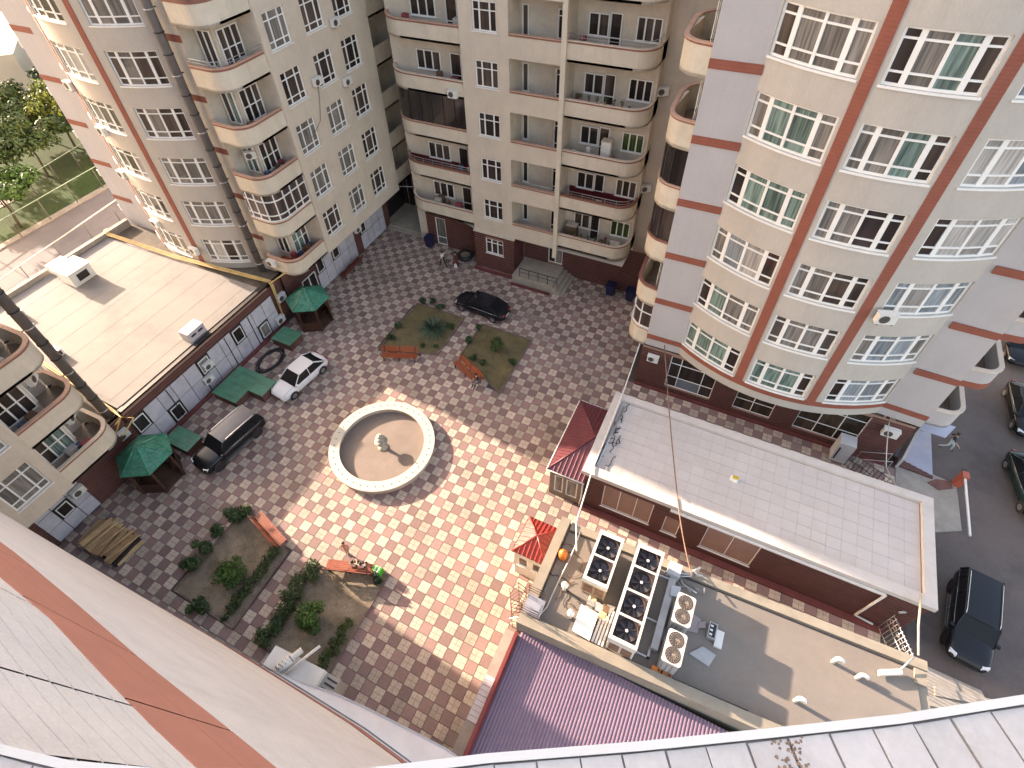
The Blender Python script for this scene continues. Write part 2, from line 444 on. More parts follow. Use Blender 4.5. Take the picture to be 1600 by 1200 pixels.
# ================================================================== apartment tower on the east side (R)
def build_east():
    R = thing('apartment_tower', 'beige apartment tower whose bowed front carries two red vertical stripes', 'apartment building', (15.4, 26, 0))
    c = (15.4, 32.2); r = 10.35
    apts = arc(c, r, -90 - 34.0, -90 + 34.9, 36)
    ap = Path(apts)
    def s_of(a): return ap.L * (a + 34.0) / 68.9
    lev = range(0, 8)
    cols = [(-33.8, -13.3), (-8.6, 9.2), (15.2, 34.6)]
    ops = [(s_of(a), s_of(b), 5.1 + P_ * k, 7.15 + P_ * k) for a, b in cols for k in lev]
    mb = MB(); facade(mb, ap, 4.0, ZT, ops, 0.2); mb.build('bowed_wall', M_R, R)
    pals = [[[M_GTL, M_GTL, M_GTL, M_GDK], [M_GDK, M_GTL, M_GGY, M_GGY], [M_GGY, M_GBL, M_GWH, M_GBR], [M_GDK, M_GTL, M_GTL, M_GTL], [M_GGY, M_GTL, M_GTL, M_GGY], [M_GBR, M_GGY, M_GGY, M_GGY], [M_GGY] * 4, [M_GDK] * 4],
            [[M_GTL, M_GTL, M_GTL, M_GBR], [M_GBR, M_GGY, M_GGY, M_GBR], [M_GGY, M_GGY, M_GBR, M_GDK], [M_GGY, M_GGY, M_GDK, M_GDK], [M_GGY, M_GGY, M_GTL, M_GBR], [M_GDK, M_GGY, M_GTL, M_GBR], [M_GBL, M_GBL, M_GWH, M_GBL], [M_GGY] * 4],
            [[M_GDK, M_GBL, M_GBL, M_GGY], [M_GGY, M_GBL, M_GBL, M_GGY], [M_GBL, M_GWH, M_GBL, M_GBL], [M_GDK, M_GWH, M_GWH, M_GWH], [M_GWH, M_GWH, M_GBL, M_GBL], [M_GBL] * 4, [M_GGY] * 4, [M_GGY] * 4]]
    for ci, (a, b) in enumerate(cols):
        place_windows(R, ap, s_of(a), s_of(b), [0.8, 1.15, 1.15, 0.8], [0.5, 1.15, 0.40], [5.1 + P_ * k for k in lev],
                      lambda k, ci=ci: pals[ci][k], thick_at=(1, 3), inset=0.14, mull=0.13, fw=0.10, sill=0.08)
    for a, b in ((-12.5, -9.8), (10.2, 12.9)):
        p = [tuple(ap.at(s_of(a + (b - a) * i / 3))) for i in range(4)]
        m = MB(); m.strip(offset(p, -0.035), 5.0, ZT, 0.06); m.build('red_stripe', M_RED, R)
    full = [(7.35, 23.6)] + [(x, y) for x, y in apts] + [(23.6, 23.6)]
    red_band(R, full, 4.62, 5.02)
    # side wings
    wf = MB(); facade(wf, line_path((7.35, 23.6), apts[0]), 4.0, ZT); facade(wf, line_path(apts[-1], (23.6, 23.6)), 4.0, ZT)
    wf.build('wing_wall', M_RG, R)
    for k in range(0, 8):
        z = 7.79 + P_ * k
        red_band(R, [(7.35, 23.6), (9.62, 23.6)], z, z + 0.42)
        red_band(R, [(21.55, 23.63), (23.6, 23.6)], z, z + 0.42)
    # west face with deep loggias, east face
    wp = line_path((7.35, 37), (7.35, 23.6)); wo_ = [(37 - 28.4, 37 - 24.2, 5.1 + P_ * k, 7.3 + P_ * k) for k in range(-0, 8)]
    m = MB(); facade(m, wp, 4.0, ZT, wo_, 1.3); m.build('west_wall', M_L, R)
    m = MB(); m.box(8.62, 24.0, 4.0, 8.7, 28.6, ZT); m.build('loggia_back_wall', M_IN, R)
    ep = line_path((23.6, 23.6), (23.6, 40)); eo = [(.3, 4.6, 5.6 + P_ * k, 7.7 + P_ * k) for k in range(0, 8)]
    m = MB(); facade(m, ep, 3.2, ZT, eo, 1.2); m.build('east_wall', M_RG, R)
    m = MB(); m.box(22.35, 23.75, 3.2, 22.42, 28.5, ZT); m.build('loggia_back_wall', M_IN, R)
    m = MB(); m.prism(full + [(23.6, 40), (7.35, 37)], ZT, ZT + 0.4); m.build('roof', M_CON, R)
    # underside of the bow and the ground storey
    m = MB(); m.q([(x, y, 4.0) for x, y in reversed(full + [(23.6, 25), (7.35, 25)])]); m.build('soffit', M_RG, R)
    m = MB(); m.box(7.25, 22.35 + 0.95, 0, 23.45, 23.5, 0.18); m.build('plinth', mat('plinth_red', (0.16, 0.04, 0.035), 0.7, var=0.2), R)
    go = [(2.0, 5.1, 0.7, 3.7), (6.6, 9.0, 0.7, 3.7), (10.4, 14.0, 0.7, 3.7)]
    coursed_wall(R, (7.25, 23.5), (23.4, 23.5), 0.18, 4.0, go)
    coursed_wall(R, (7.25, 30.0), (7.25, 23.5), 0, 4.0)
    coursed_wall(R, (23.4, 23.5), (23.4, 34), 0, 4.0, [(3.5, 6.0, 0.2, 2.8)])
    gp = line_path((7.25, 23.5), (23.4, 23.5))
    M_GSH = glass('shop_glass_brown', (0.05, 0.035, 0.022)); M_GLB = glass('shop_film_blue', (0.17, 0.21, 0.24), 0.1)
    for (a, b, z0, z1), cc, pp in zip(go, ([0.7, 1.5, 0.8], [1.1, 1.2], [1.2, 1.2, 1.2]), ([M_GDK, M_GLB, M_GDK], [M_GSH] * 2, [M_GSH] * 3)):
        w = place_windows(R, gp, a, b, cc, [1.0, 1.3, 0.7], [z0], lambda k, pp=pp: pp, name='shop_window', inset=0.1, fw=0.05, mull=0.05, sill=0)
        if cc[0] == 0.7:
            for ch in w[0].children:
                pass
            for i, ch in enumerate(w[0].children): ch.material_slots[0].material = M_GLB if i == 1 else M_GDK
    # balconies
    for k in range(-1, 7):
        zb = 7.25 + P_ * k; zr = 8.7 + P_ * k
        path = [(7.35, 23.72)] + arc((7.05, 24.95), 1.15, -98, -180, 8) + [(5.9, 27.4)] + arc((7.05, 27.4), 1.15, -180, -250, 6) + [(7.35, 28.6)]
        path = path[::-1]
        m = MB(); m.strip(path, zb, zr, 0.12, sm=True); m.prism(path[::-1], zb, zb + 0.16)
        rim = {3: M_RIMP, 2: M_RIMP, 1: M_RIM, 0: M_RIM, 4: M_RIMP}.get(k, M_RIMC)
        b = m.build('balcony', M_CRM, R)
        q = MB(); q.strip(offset(path, -0.05), zr, zr + 0.07, 0.22); q.build('rim', rim, b)
        q = MB(); q.strip(offset(path, -0.02), zr - 0.09, zr - 0.002, 0.10); q.build('rim_trim', M_RIM, b)
        q = MB(); q.prism(offset(path, 0.13)[::-1], zb + 0.165, zb + 0.19); q.build('floor_tile', M_FLR, b)
        if k in (-1, 1, 2, 5, 6):
            dark = k != -1
            gl = MB(); ins = offset(path, 0.06); gl.strip(ins, zr + 0.07, zb + P_ - 0.02, 0.03)
            gl.build('glazing', M_GDK if dark else M_GBR, b)
            pp = Path(ins); fr = MB(); nn = 9
            for i in range(nn + 1):
                p = pp.at(pp.L * i / nn); n = pp.nor(pp.L * i / nn); fr.obox(p, Vector((-n.y, n.x)), n, 0.03, 0.05, zr + 0.07, zb + P_ - 0.02)
            if not dark: fr.strip(offset(path, 0.01), zr + 0.07, zr + 0.16, 0.1); fr.strip(offset(path, 0.01), zr + 1.3, zr + 1.37, 0.1)
            fr.build('glazing_frame', M_DKM if dark else M_WIN, b)
        elif k in (0, 3, 4):
            q = MB()
            for i in range(7): q.tube([(7.15, 24.1 + i * .62, zb + .2), (7.15, 24.1 + i * .62, zb + 3.3)], 0.02, 4)
            q.build('door_frame', M_WIN, b)
    for k in range(0, 6):
        zb = 4.3 + P_ * k; zr = 5.6 + P_ * k
        path = [(23.6, 23.66)] + arc((24.2, 24.55), 0.85, -86, 0, 7) + [(25.05, 27.2)] + arc((24.2, 27.2), 0.85, 0, 80, 5) + [(23.6, 28.1)]
        m = MB(); m.strip(path, zb, zr, 0.12, sm=True); m.prism(path, zb, zb + 0.16)
        b = m.build('balcony', M_RG, R)
        q = MB(); q.strip(offset(path, -0.05), zr, zr + 0.07, 0.24); q.build('rim', M_RIMC, b)
        if k: q = MB(); q.strip(offset(path, -0.03), zb + 0.02, zb + 0.42, 0.04); q.build('red_band', M_RED, b)
        q = MB(); q.prism(offset(path, 0.13), zb + 0.165, zb + 0.19); q.build('floor_tile', M_FLR, b)
    return R

# ================================================================== the two blocks on the west side (L and its mirror)
MIRY = 22.35
def build_side(mirror):
    if mirror:
        T = lambda p: (p[0], MIRY - p[1])
        S = thing('apartment_block', 'cream apartment block at the lower left with rounded balconies above the timber pile', 'apartment building', (-28, 1, 0))
    else:
        T = lambda p: p
        S = thing('apartment_block', 'cream apartment block with a bowed end wall carrying one red stripe above the cream roof', 'apartment building', (-28, 24, 0))
    def mp(pts):
        q = [T(p) for p in pts]; return q[::-1] if mirror else q
    def PO(pts, ops):
        p = Path(mp(pts))
        if mirror: ops = [(p.L - b, p.L - a, z0, z1) for a, b, z0, z1 in ops]
        return p, ops
    def obuild(name, pts, z0, z1, ops, m, d=0.2):
        p, o = PO(pts, ops); b = MB(); facade(b, p, z0, z1, o, d); b.build(name, m, S); return p, o
    c = (-29.2, 28.25); r = 10.47
    ap = arc(c, r, -90 - 35, -90 + 35, 36); L = Path(ap).L
    so = lambda a: L * (a + 35) / 70
    lv = range(0, 8)
    cols = [(-30.5, -22.8), (-17.5, 3.0), (13.0, 31.2)]
    ops = [(so(a), so(b), 4.35 + 3.46 * k, 6.42 + 3.46 * k) for a, b in cols for k in lv]
    p, o = obuild('bowed_wall', ap, 0, ZW, ops, M_R)
    for ci in range(3):
        oo = o[ci * 8]
        place_windows(S, p, oo[0], oo[1], [0.8, 1.1, 1.1, 0.8] if ci else [1, 1], [0.45, 1.22, 0.40], [4.35 + 3.46 * k for k in lv], pal_random(ci + 5 + 9 * mirror, 4, [[M_GGY], [M_GBR, M_GGY], [M_GGY, M_GWH, M_GBR], [M_GBR]]), thick_at=(1, 3), mull=.11, fw=.085, sill=0.07)
    for a, b in ((6.9, 9.3), (-21.3, -19.0)):
        q = [tuple(Path(ap).at(so(a + (b - a) * i / 3))) for i in range(4)]
        m = MB(); m.strip(offset(mp(q), -0.035), 0.1, ZW, 0.06); m.build('red_stripe', M_RED, S)
    m = MB(); facade(m, Path(mp([(-38.9, 19.67), ap[0]])), 0, ZW); m.build('wing_wall', M_RG, S)
    for k in range(0, 9):
        m = MB(); m.strip(offset(mp([(-38.9, 19.67), (-36.6, 19.67)]), -0.03), 2.9 + 3.35 * k, 3.3 + 3.35 * k, 0.05); m.build('red_band', M_RED, S)
        m = MB(); m.strip(offset(mp([(-23.1, 19.69), (-21.6, 19.67)]), -0.03), 3.2 + P_ * k, 3.6 + P_ * k, 0.05); m.build('red_band', M_RED, S)
    m = MB(); facade(m, Path(mp([ap[-1], (-21.6, 19.67)])), 0, ZW); facade(m, Path(mp([(-38.9, 42), (-38.9, 19.67)])), 0, ZW); m.build('side_wall', M_L, S)
    m = MB(); facade(m, Path(mp([(-21.6, 19.67), (-21.6, 20.7), (-20.05, 20.7), (-20.05, 22.6), (-18.4, 22.6)])), 4.4, ZW, []); m.build('loggia_wall', M_IN, S)
    # loggia windows and doors
    for seg, rows, cols_ in ((((-20.05, 20.7), (-20.05, 22.6)), [1.0, 1.1], [1, 1, 1]), (((-21.6, 20.7), (-20.05, 20.7)), [2.1], [1, 1])):
        pa = Path(mp([(seg[0][0] + (0.08 if seg[0][0] == seg[1][0] else 0.1), seg[0][1] - (0.0 if seg[0][0] == seg[1][0] else 0.06)), (seg[1][0] + (0.08 if seg[0][0] == seg[1][0] else -0.1), seg[1][1] - (0.0 if seg[0][0] == seg[1][0] else 0.06))]))
        place_windows(S, pa, 0.15, pa.L - 0.12, cols_, rows, [5.2 + 3.5 * k for k in range(8)], pal_random(31 + len(rows) + mirror, 3, [[M_GDK], [M_GBR, M_GDK], [M_GTL, M_GBR]]), name='loggia_window', inset=0.0, sill=0)
    # courtyard face
    cw = [(23.15, 25.05), (26.45, 28.35), (29.5, 31.4)]
    cops = [(a - 22.6, b - 22.6, 5.62 + 3.48 * k, 7.77 + 3.48 * k) for a, b in cw for k in lv]
    p, o = obuild('courtyard_wall', [(-18.4, 22.6), (-18.4, 33.0)], 4.4, ZW, cops, M_L)
    for ci in range(3):
        oo = o[ci * 8]
        place_windows(S, p, oo[0], oo[1], [0.55, 0.85, 0.55], [0.45, 1.2, 0.5], [5.62 + 3.48 * k for k in lv], pal_random(17 + ci + 3 * mirror, 3, [[M_GBR], [M_GGY], [M_GBR, M_GDK], [M_GGY, M_GBR]]), sill=0.05, fw=0.08, mull=0.085)
    m = MB(); facade(m, Path(mp([(-18.4, 33.0), (-20.9, 33.0)])), 4.4, ZW); facade(m, Path(mp([(-20.9, 33.0), (-20.9, 37.0)])), 4.3, ZW, [(a, b, z0, z1) for z0, z1 in [(5.4 + P_ * k, 7.3 + P_ * k) for k in lv] for a, b in ((0.7, 1.6), (2.2, 3.2))], 0.15); m.build('recess_wall', M_L, S)
    if not mirror:
        rp = Path([(-20.9, 33.0), (-20.9, 37.0)])
        place_windows(S, rp, 2.2, 3.2, [1, 1], [1.9], [5.4 + P_ * k for k in lv], pal_random(3, 2, [[M_GDK]]), sill=0)
        for k in range(0, 8):
            q = MB(); pth = [(-19.0, 33.1), (-19.0, 36.9)]; q.strip(pth, 4.3 + P_ * k, 5.75 + P_ * k, 0.12); q.prism([(-20.9, 33.1), (-19.0, 33.1), (-19.0, 36.9), (-20.9, 36.9)], 4.3 + P_ * k, 4.46 + P_ * k); q.build('gallery_parapet', M_CRM, S)
        q = MB(); q.box(-19.15, 33.02, 4.3, -18.85, 33.3, ZW); q.build('gallery_post', M_L, S)
    # underside and ground storey
    so_ = mp([(-21.6, 19.67), (-18.4, 22.6), (-18.4, 33.0), (-20.9, 33.0), (-21.6, 33)])
    m = MB(); m.q([(x, y, 4.4) for x, y in so_]); m.build('soffit', M_L, S)
    if mirror:
        coursed_wall(S, T((-20.25, 22.2)), T((-20.25, 19.0)), 0, 4.4)
        panel_wall(S, T((-20.2, 25.0)), T((-20.2, 22.2)), 0.15, 3.6, 3, 3, skip=((1, 1),), wins=((1, 1, M_GDK),))
        coursed_wall(S, T((-20.25, 26.2)), T((-20.25, 25.0)), 0, 4.4)
        panel_wall(S, T((-20.2, 33.0)), T((-20.2, 26.2)), 0.15, 3.6, 6, 3)
        m = MB(); m.box(-20.5, T((0, 33))[1], 3.6, -20.3, T((0, 22.2))[1], 4.4); m.build('fascia', M_BRK, S)
    else:
        coursed_wall(S, (-20.25, 18.8), (-20.25, 22.3), 0, 4.4)
        panel_wall(S, (-20.2, 22.3), (-20.2, 27.6), 0.15, 3.3, 5, 2, skip=((0, 1), (2, 1)), wins=((0, 1, M_GDK), (2, 1, M_GDK)))
        coursed_wall(S, (-20.25, 27.6), (-20.25, 28.5), 0, 4.4)
        panel_wall(S, (-20.2, 28.5), (-20.2, 32.2), 0.15, 3.3, 4, 2, skip=((0, 1),), wins=((0, 1, M_GDK),))
        coursed_wall(S, (-20.25, 32.2), (-20.25, 33.0), 0, 4.4)
        m = MB(); m.box(-20.5, 22.3, 3.3, -20.28, 32.2, 4.4); m.build('fascia', M_BRK, S)
        place_windows(S, line_path((-20.1, 20.2), (-20.1, 22.2)), 0.2, 1.8, [1, 1], [2.3], [0.2], lambda k: [M_GDK] * 2, name='shop_door', inset=0, sill=0)
    # balconies
    clut = random.Random(5 + mirror)
    for k in range(0, 8):
        zb = 4.42 + 3.5 * k; zr = 5.75 + 3.5 * k
        bp = [(-21.6, 19.5), (-21.2, 19.18), (-19.75, 19.13)] + arc((-19.65, 20.23), 1.1, -85, 0, 7) + [(-18.55, 22.62)]
        path = mp(bp)
        poly = path + [T((-21.6, 22.62))] if not mirror else path + [T((-21.6, 22.62))]
        poly = [tuple(x) for x in path] + ([T((-20.0, 22.62)), T((-21.6, 20.7))] if not mirror else [T((-21.6, 20.7)), T((-20.0, 22.62))])
        m = MB(); m.strip(path, zb, zr, 0.12, sm=True); m.prism(poly, zb, zb + 0.15)
        b = m.build('balcony', M_CRM, S)
        rimm = [M_RIMP, M_RIMC, M_RIMP, M_RIMP, M_RIMP, M_RIM, M_RIM, M_RIM][k] if not mirror else [M_RIMC, M_RIMP, M_RIMP, M_RIM, M_RIM, M_RIM, M_RIM, M_RIM][k]
        q = MB(); q.strip(offset(path, -0.04), zr, zr + 0.06, 0.22); q.build('rim', rimm, b)
        q = MB(); q.strip(offset(path, -0.025), zr - 0.12, zr - 0.002, 0.06); q.build('rim_trim', M_RIM, b)
        q = MB(); ins = offset(path, 0.13); q.prism([tuple(x) for x in ins] + ([T((-20.1, 22.5)), T((-21.5, 20.7))] if not mirror else [T((-21.5, 20.7)), T((-20.1, 22.5))]), zb + 0.16, zb + 0.19)
        q.build('floor_tile', mat('floor_orange', (0.42, 0.085, 0.03), 0.6, var=0.15) if (k == 0 and not mirror) else M_FLR, b)
        if k == 0 and not mirror:
            q = MB(); q.strip(offset(path, 0.13), zb + 0.19, zr, 0.02); q.build('parapet_lining', MATS['floor_orange'], b)
        if k == 1 and not mirror:       # white-framed glazing
            ins = offset(path, 0.07); gl = MB(); gl.strip(ins, zr + 0.07, zb + 3.48, 0.02); gl.build('glazing', M_GBR, b)
            pp = Path(ins); fr = MB()
            for i in range(9):
                pt = pp.at(pp.L * i / 8); n = pp.nor(pp.L * i / 8); fr.obox(pt, Vector((-n.y, n.x)), n, 0.04, 0.06, zr + 0.07, zb + 3.48)
            for zz in (zr + 0.07, zr + 0.5, zr + 1.6): fr.strip(offset(path, 0.02), zz, zz + 0.08, 0.1)
            fr.build('glazing_frame', M_WIN, b)
        if (k in (4, 5) and not mirror):
            q = MB(); rp = [(*x, zr + 0.42) for x in offset(path, 0.05)]; q.tube(rp, 0.022, 5); q.tube([(a, b_, zr + 0.24) for a, b_, _ in rp], 0.015, 4)
            for i in range(0, len(rp)): q.tube([(rp[i][0], rp[i][1], zr + .05), rp[i]], 0.015, 4)
            q.build('railing', M_MET, b)
        if not (k == 1 and not mirror):
            q = MB()
            for i in range(6):
                x, y = clut.uniform(-19.9, -19.1), clut.uniform(20.0, 22.2); s = clut.uniform(.12, .3); xx, yy = T((x, y))
                q.box(xx - s, yy - s, zb + .19, xx + s, yy + s, zb + .19 + clut.uniform(.2, 1.0), clut.randrange(4))
            q.build('stored_boxes', [mat('clutter_brown', (0.14, 0.08, 0.05), var=.2), mat('clutter_blue', (0.06, 0.09, 0.16), var=.2), mat('clutter_white', (0.5, 0.48, 0.45), var=.1), mat('clutter_red', (0.25, 0.05, 0.06), var=.2)], b)
    body = mp([(-38.9, 42), (-38.9, 19.67)] + ap + [(-21.6, 19.67), (-21.6, 20.7), (-20.05, 20.7), (-20.05, 22.6), (-18.4, 22.6), (-18.4, 33), (-20.9, 33), (-20.9, 42)])
    m = MB(); m.prism(body, ZW, ZW + .4); m.build('roof', M_CON, S)
    m = MB(); facade(m, Path(mp([(-20.9, 37), (-20.9, 42), (-38.9, 42)])), 0, ZW); m.build('rear_wall', M_L, S)
    # riser pipe at the corner
    rp = thing('riser_pipe', ('grey sectional riser pipe climbing the corner of the %s left block' % ('lower' if mirror else 'upper')), 'pipe', (*T((-22.6, 19.15)), 3.9))
    x, y = (-21.35, 3.98) if mirror else (-22.6, 19.2); m = MB(); m.tube([(x, y, 3.9), (x, y, ZW - 1)], 0.27, 12); m.build('pipe', M_PIPE, rp)
    for i in range(24):
        z = 4.6 + 1.2 * i; m = MB(); m.lathe([(0.27, z), (0.30, z), (0.30, z + 0.07), (0.27, z + 0.07)], (x, y), 12); m.build('joint_ring', M_DKM if i % 3 else M_MET, rp)
        if i % 3 == 0: m = MB(); m.box(x - .04, min(y, T((0, 19.65))[1]), z + .01, x + .04, max(y, T((0, 19.65))[1]), z + .06); m.build('bracket', M_DKM, rp)

# ================================================================== the north block (C)
def build_north():
    C = thing('apartment_block', 'cream apartment block closing the far end of the courtyard, with an entrance ramp', 'apartment building', (-5, 33, 0))
    Q = 3.53; lv = range(0, 7)
    def wall(name, pts, z0, z1, ops, m, d=0.2):
        p = Path(pts); b = MB(); facade(b, p, z0, z1, ops, d); b.build(name, m, C); return p
    # centre part: windows column and flush loggia
    x0 = -9.4; ops = [(-8.38 - x0, -6.68 - x0, 5.5 + Q * k, 7.27 + Q * k) for k in lv]
    lops = [(-5.85 - x0, -2.2 - x0, 5.5 + Q * k, 7.66 + Q * k) for k in lv]
    p = Path([(-9.4, 30.7), (-5.85, 30.7)]); b = MB(); facade(b, p, 4.1, ZT, ops, 0.2); b.build('front_wall', M_L, C)
    place_windows(C, p, ops[0][0], ops[0][1], [0.5, 0.75, 0.5], [1.2, 0.52], [5.5 + Q * k for k in lv], pal_random(8, 3, [[M_GDK], [M_GDK, M_GBR], [M_GBR]]), sill=0.05)
    wall('side_wall', [(-9.4, 32.3), (-9.4, 30.7)], 4.1, ZT, [], M_L)
    wall('side_wall', [(-5.85, 30.7), (-5.85, 32.6)], 4.1, ZT, [], M_IN)
    bw = MB(); facade(bw, Path([(-16.2, 32.3), (-9.4, 32.3)]), 0, ZT); facade(bw, Path([(-5.85, 32.6), (3.5, 32.6)]), 4.1, ZT); facade(bw, Path([(-16.2, 42), (-16.2, 32.3)]), 0, ZT); bw.build('loggia_wall', M_IN, C)
    m = MB(); m.box(-2.15, 30.75, 4.1, -2.0, 32.6, ZT); m.build('partition', M_IN, C)
    m = MB(); m.box(-2.25, 30.58, 3.3, -1.92, 30.86, ZT); m.build('pillar', M_CRM, C)
    wall('east_wall', [(3.5, 33.7), (9, 33.7)], 0, ZT, [], M_L); wall('east_return', [(3.5, 32.6), (3.5, 33.7)], 4.1, ZT, [], M_L)
    # windows in the loggias
    lp = Path([(-16.2, 32.3 - .06), (-9.4, 32.3 - .06)]); rp_ = Path([(-5.85, 32.54), (3.5, 32.54)])
    zs = [4.55 + Q * k for k in lv]
    dk = [[M_GDK], [M_GDK, M_GBR], [M_GBR]]
    place_windows(C, lp, 2.2, 4.2, [1, 1, 1], [1.35], [z + .9 for z in zs], pal_random(41, 3, dk), name='loggia_window', inset=0)
    place_windows(C, lp, 5.0, 5.9, [1], [.8, 1.5], zs, pal_random(42, 1, dk), name='loggia_door', inset=0, sill=0)
    place_windows(C, rp_, 0.15, 0.6, [1], [1.9], [z + .35 for z in zs], pal_random(43, 1, dk), name='loggia_window', inset=0)
    place_windows(C, rp_, 2.6, 3.55, [1, 1], [.5, 1.3, .4], zs, pal_random(44, 2, dk), name='loggia_door', inset=0, sill=0)
    place_windows(C, rp_, 4.6, 5.9, [1, 1], [1.3], [z + .9 for z in zs], pal_random(45, 2, dk), name='loggia_window', inset=0)
    place_windows(C, rp_, 5.95, 6.7, [1], [.9, 1.4], zs, pal_random(46, 1, dk), name='loggia_door', inset=0, sill=0)
    place_windows(C, rp_, 7.6, 9.1, [1, 1, 1], [1.35], [z + .9 for z in zs], pal_random(47, 3, [[M_GDK], [M_GGN], [M_GBR]]), name='loggia_window', inset=0)
    fl = MB()
    clut = random.Random(9)
    for k in lv:
        zb = 4.35 + Q * k; zr = 5.55 + Q * k
        # left rounded balcony
        path = [(-16.15, 32.9)] + arc((-14.2, 32.8), 1.95, 180, 270, 10) + [(-9.4, 30.85)]
        pr = [(-1.92, 30.83)] + arc((2.25, 32.08), 1.25, -90, 0, 8) + [(3.5, 33.7)]
        for side, pth, poly in (('l', path, path + [(-9.4, 32.3), (-16.15, 32.35)]), ('r', pr, pr + [(-1.92, 33.6)])):
            m = MB(); m.strip(pth, zb, zr, 0.12, sm=True); m.prism(poly, zb, zb + .15); b = m.build('balcony', M_CRM, C)
            q = MB(); q.strip(offset(pth, -.03), zr, zr + .06, 0.2); q.build('rim', (M_RIMC if (side == 'r' or k in (0, 3)) else M_RIMP) if k not in (1, 5) else M_RIM, b)
            q = MB(); q.strip(offset(pth, -.02), zr - .10, zr - .002, 0.05); q.build('rim_trim', M_RIM, b)
            red = (k == 1)
            q = MB(); ins = offset(pth, .13); q.prism([tuple(a) for a in ins] + ([(-9.45, 32.28), (-16.0, 32.28)] if side == 'l' else [(-1.9, 32.55)]), zb + .16, zb + .19)
            q.build('floor_tile', mat('floor_dark_red', (0.12, 0.012, 0.015), 0.5, var=.15) if red else M_FLR, b)
            if red: q = MB(); q.box((-15.9 if side == 'l' else -1.8), (32.2 if side == 'l' else 32.5), zb + .19, (-9.6 if side == 'l' else 3.3), (32.26 if side == 'l' else 32.56), zb + 1.1); q.build('dado', MATS['floor_dark_red'], b)
            if k in (1, 4, 5) and (side == 'r' or k != 4):
                q = MB(); rl = [(*a, zr + .45) for a in offset(pth, .05)]; q.tube(rl, .022, 5); q.tube([(a, b_, zr + .25) for a, b_, _ in rl], .015, 4)
                pp = Path([(a, b_) for a, b_, _ in rl]); nn = int(pp.L / .8)
                for i in range(nn + 1): pt = pp.at(pp.L * i / nn); q.tube([(*pt, zr + .05), (*pt, zr + .45)], .014, 4)
                q.build('railing', M_MET, b)
            if side == 'l' and k == 2:
                gl = MB(); ins = offset(pth, .07); gl.strip(ins, zr + .06, zb + Q - .02, .02); gl.build('glazing', M_GDK, b)
                pp = Path(ins); fr = MB()
                for i in range(9): pt = pp.at(pp.L * i / 8); n = pp.nor(pp.L * i / 8); fr.obox(pt, Vector((-n.y, n.x)), n, .02, .04, zr + .06, zb + Q - .02)
                fr.build('glazing_frame', M_DKM, b)
            else:
                q = MB()
                for i in range(9 if k in (0, 3) else 4):
                    x = clut.uniform(-14, -10) if side == 'l' else clut.uniform(-1.5, 2.8); y = clut.uniform(31.2, 32.0); s = clut.uniform(.08, .28)
                    q.box(x - s, y - s * .8, zb + .19, x + s, y + s * .8, zb + .2 + clut.uniform(.3, 1.25), clut.randrange(4))
                q.build('stored_boxes', [MATS['clutter_brown'], MATS['clutter_blue'], MATS['clutter_white'], MATS['clutter_red']], b)
        # flush loggia parapet
        m = MB(); m.box(-5.85, 30.7, zb - .25, -2.25, 30.82, zr); m.box(-5.85, 30.82, zb, -2.25, 32.6, zb + .15)
        b = m.build('loggia_parapet', M_L, C)
        q = MB(); q.box(-5.83, 30.64, zr, -2.27, 30.86, zr + .06); q.build('rim', M_RIMP, b)
        q = MB(); q.box(-5.83, 30.665, zr - .1, -2.27, 30.698, zr - .002); q.build('rim_trim', M_RIM, b)
        if k in (1, 5):
            q = MB(); q.tube([(-5.8, 30.74, zr + .4), (-2.3, 30.74, zr + .4)], .022, 5)
            for i in range(7): q.tube([(-5.75 + i * .57, 30.74, zr + .05), (-5.75 + i * .57, 30.74, zr + .4)], .014, 4)
            q.build('railing', M_MET, b)
    def tall(name, lab, k, x, y, w, h, m_):
        z_ = 4.35 + Q * k + .19; t = thing(name, lab, name.replace('_', ' '), (x, y, z_)); b = MB(); b.box(x - w / 2, y - .3, z_, x + w / 2, y + .3, z_ + h); b.build('body', m_, t); b = MB(); b.box(x - w / 2 + .03, y - .325, z_ + h * .35, x + w / 2 - .03, y - .302, z_ + h - .03); b.build('door', m_, t); b = MB(); b.box(x - w / 2 - .02, y - .32, z_ + h + .003, x + w / 2 + .02, y + .3, z_ + h + .04); b.build('top', M_CRM, t)
    tall('refrigerator', 'pale refrigerator standing on a middle right-hand balcony of the far block', 2, .9, 32.0, .7, 1.7, M_WHT)
    tall('cupboard', 'brown cupboard on the lowest right-hand balcony of the far block', 0, -1.2, 32.1, .8, 1.3, MATS['stored_brown'] if 'stored_brown' in MATS else mat('stored_brown', (.16, .09, .05), .7, var=.2))
    tall('washing_machine', 'white washing machine at the rounded end of the lowest balcony', 0, 2.5, 31.6, .6, .85, M_WHT)
    for k, side, x0_ in ((3, 'upper', -.9), (0, 'lowest', -.6)):
        for i in range(6):
            z_ = 5.55 + Q * k + .07; t = thing('plant_pot', '%s small potted plant from the pillar on the %s cluttered right-hand balcony' % (['first', 'second', 'third', 'fourth', 'fifth', 'sixth'][i], side), 'plant pot', (x0_ + i * .55, 30.86, z_), group='potted plants on the balcony rims'); b = MB(); b.lathe([(.06, z_), (.09, z_ + .16), (.07, z_ + .15)], (x0_ + i * .55, 30.93), 8); b.build('pot', M_RIM, t); b = MB(); leaves(b, random.Random(i + k), (x0_ + i * .55, 30.93, z_ + .3), .15, .13, .17, 40, .05, (0,)); b.build('foliage', M_LF[1], t)
    # ground storey
    m = MB(); m.box(-9.44, 30.55, 3.95, -5.62, 30.72, 4.1); m.build('cornice', M_CRM, C)
    w = coursed_wall(C, (-9.38, 30.62), (-5.7, 30.62), 0.25, 3.95, [(1.05, 2.7, 2.0, 3.5)])
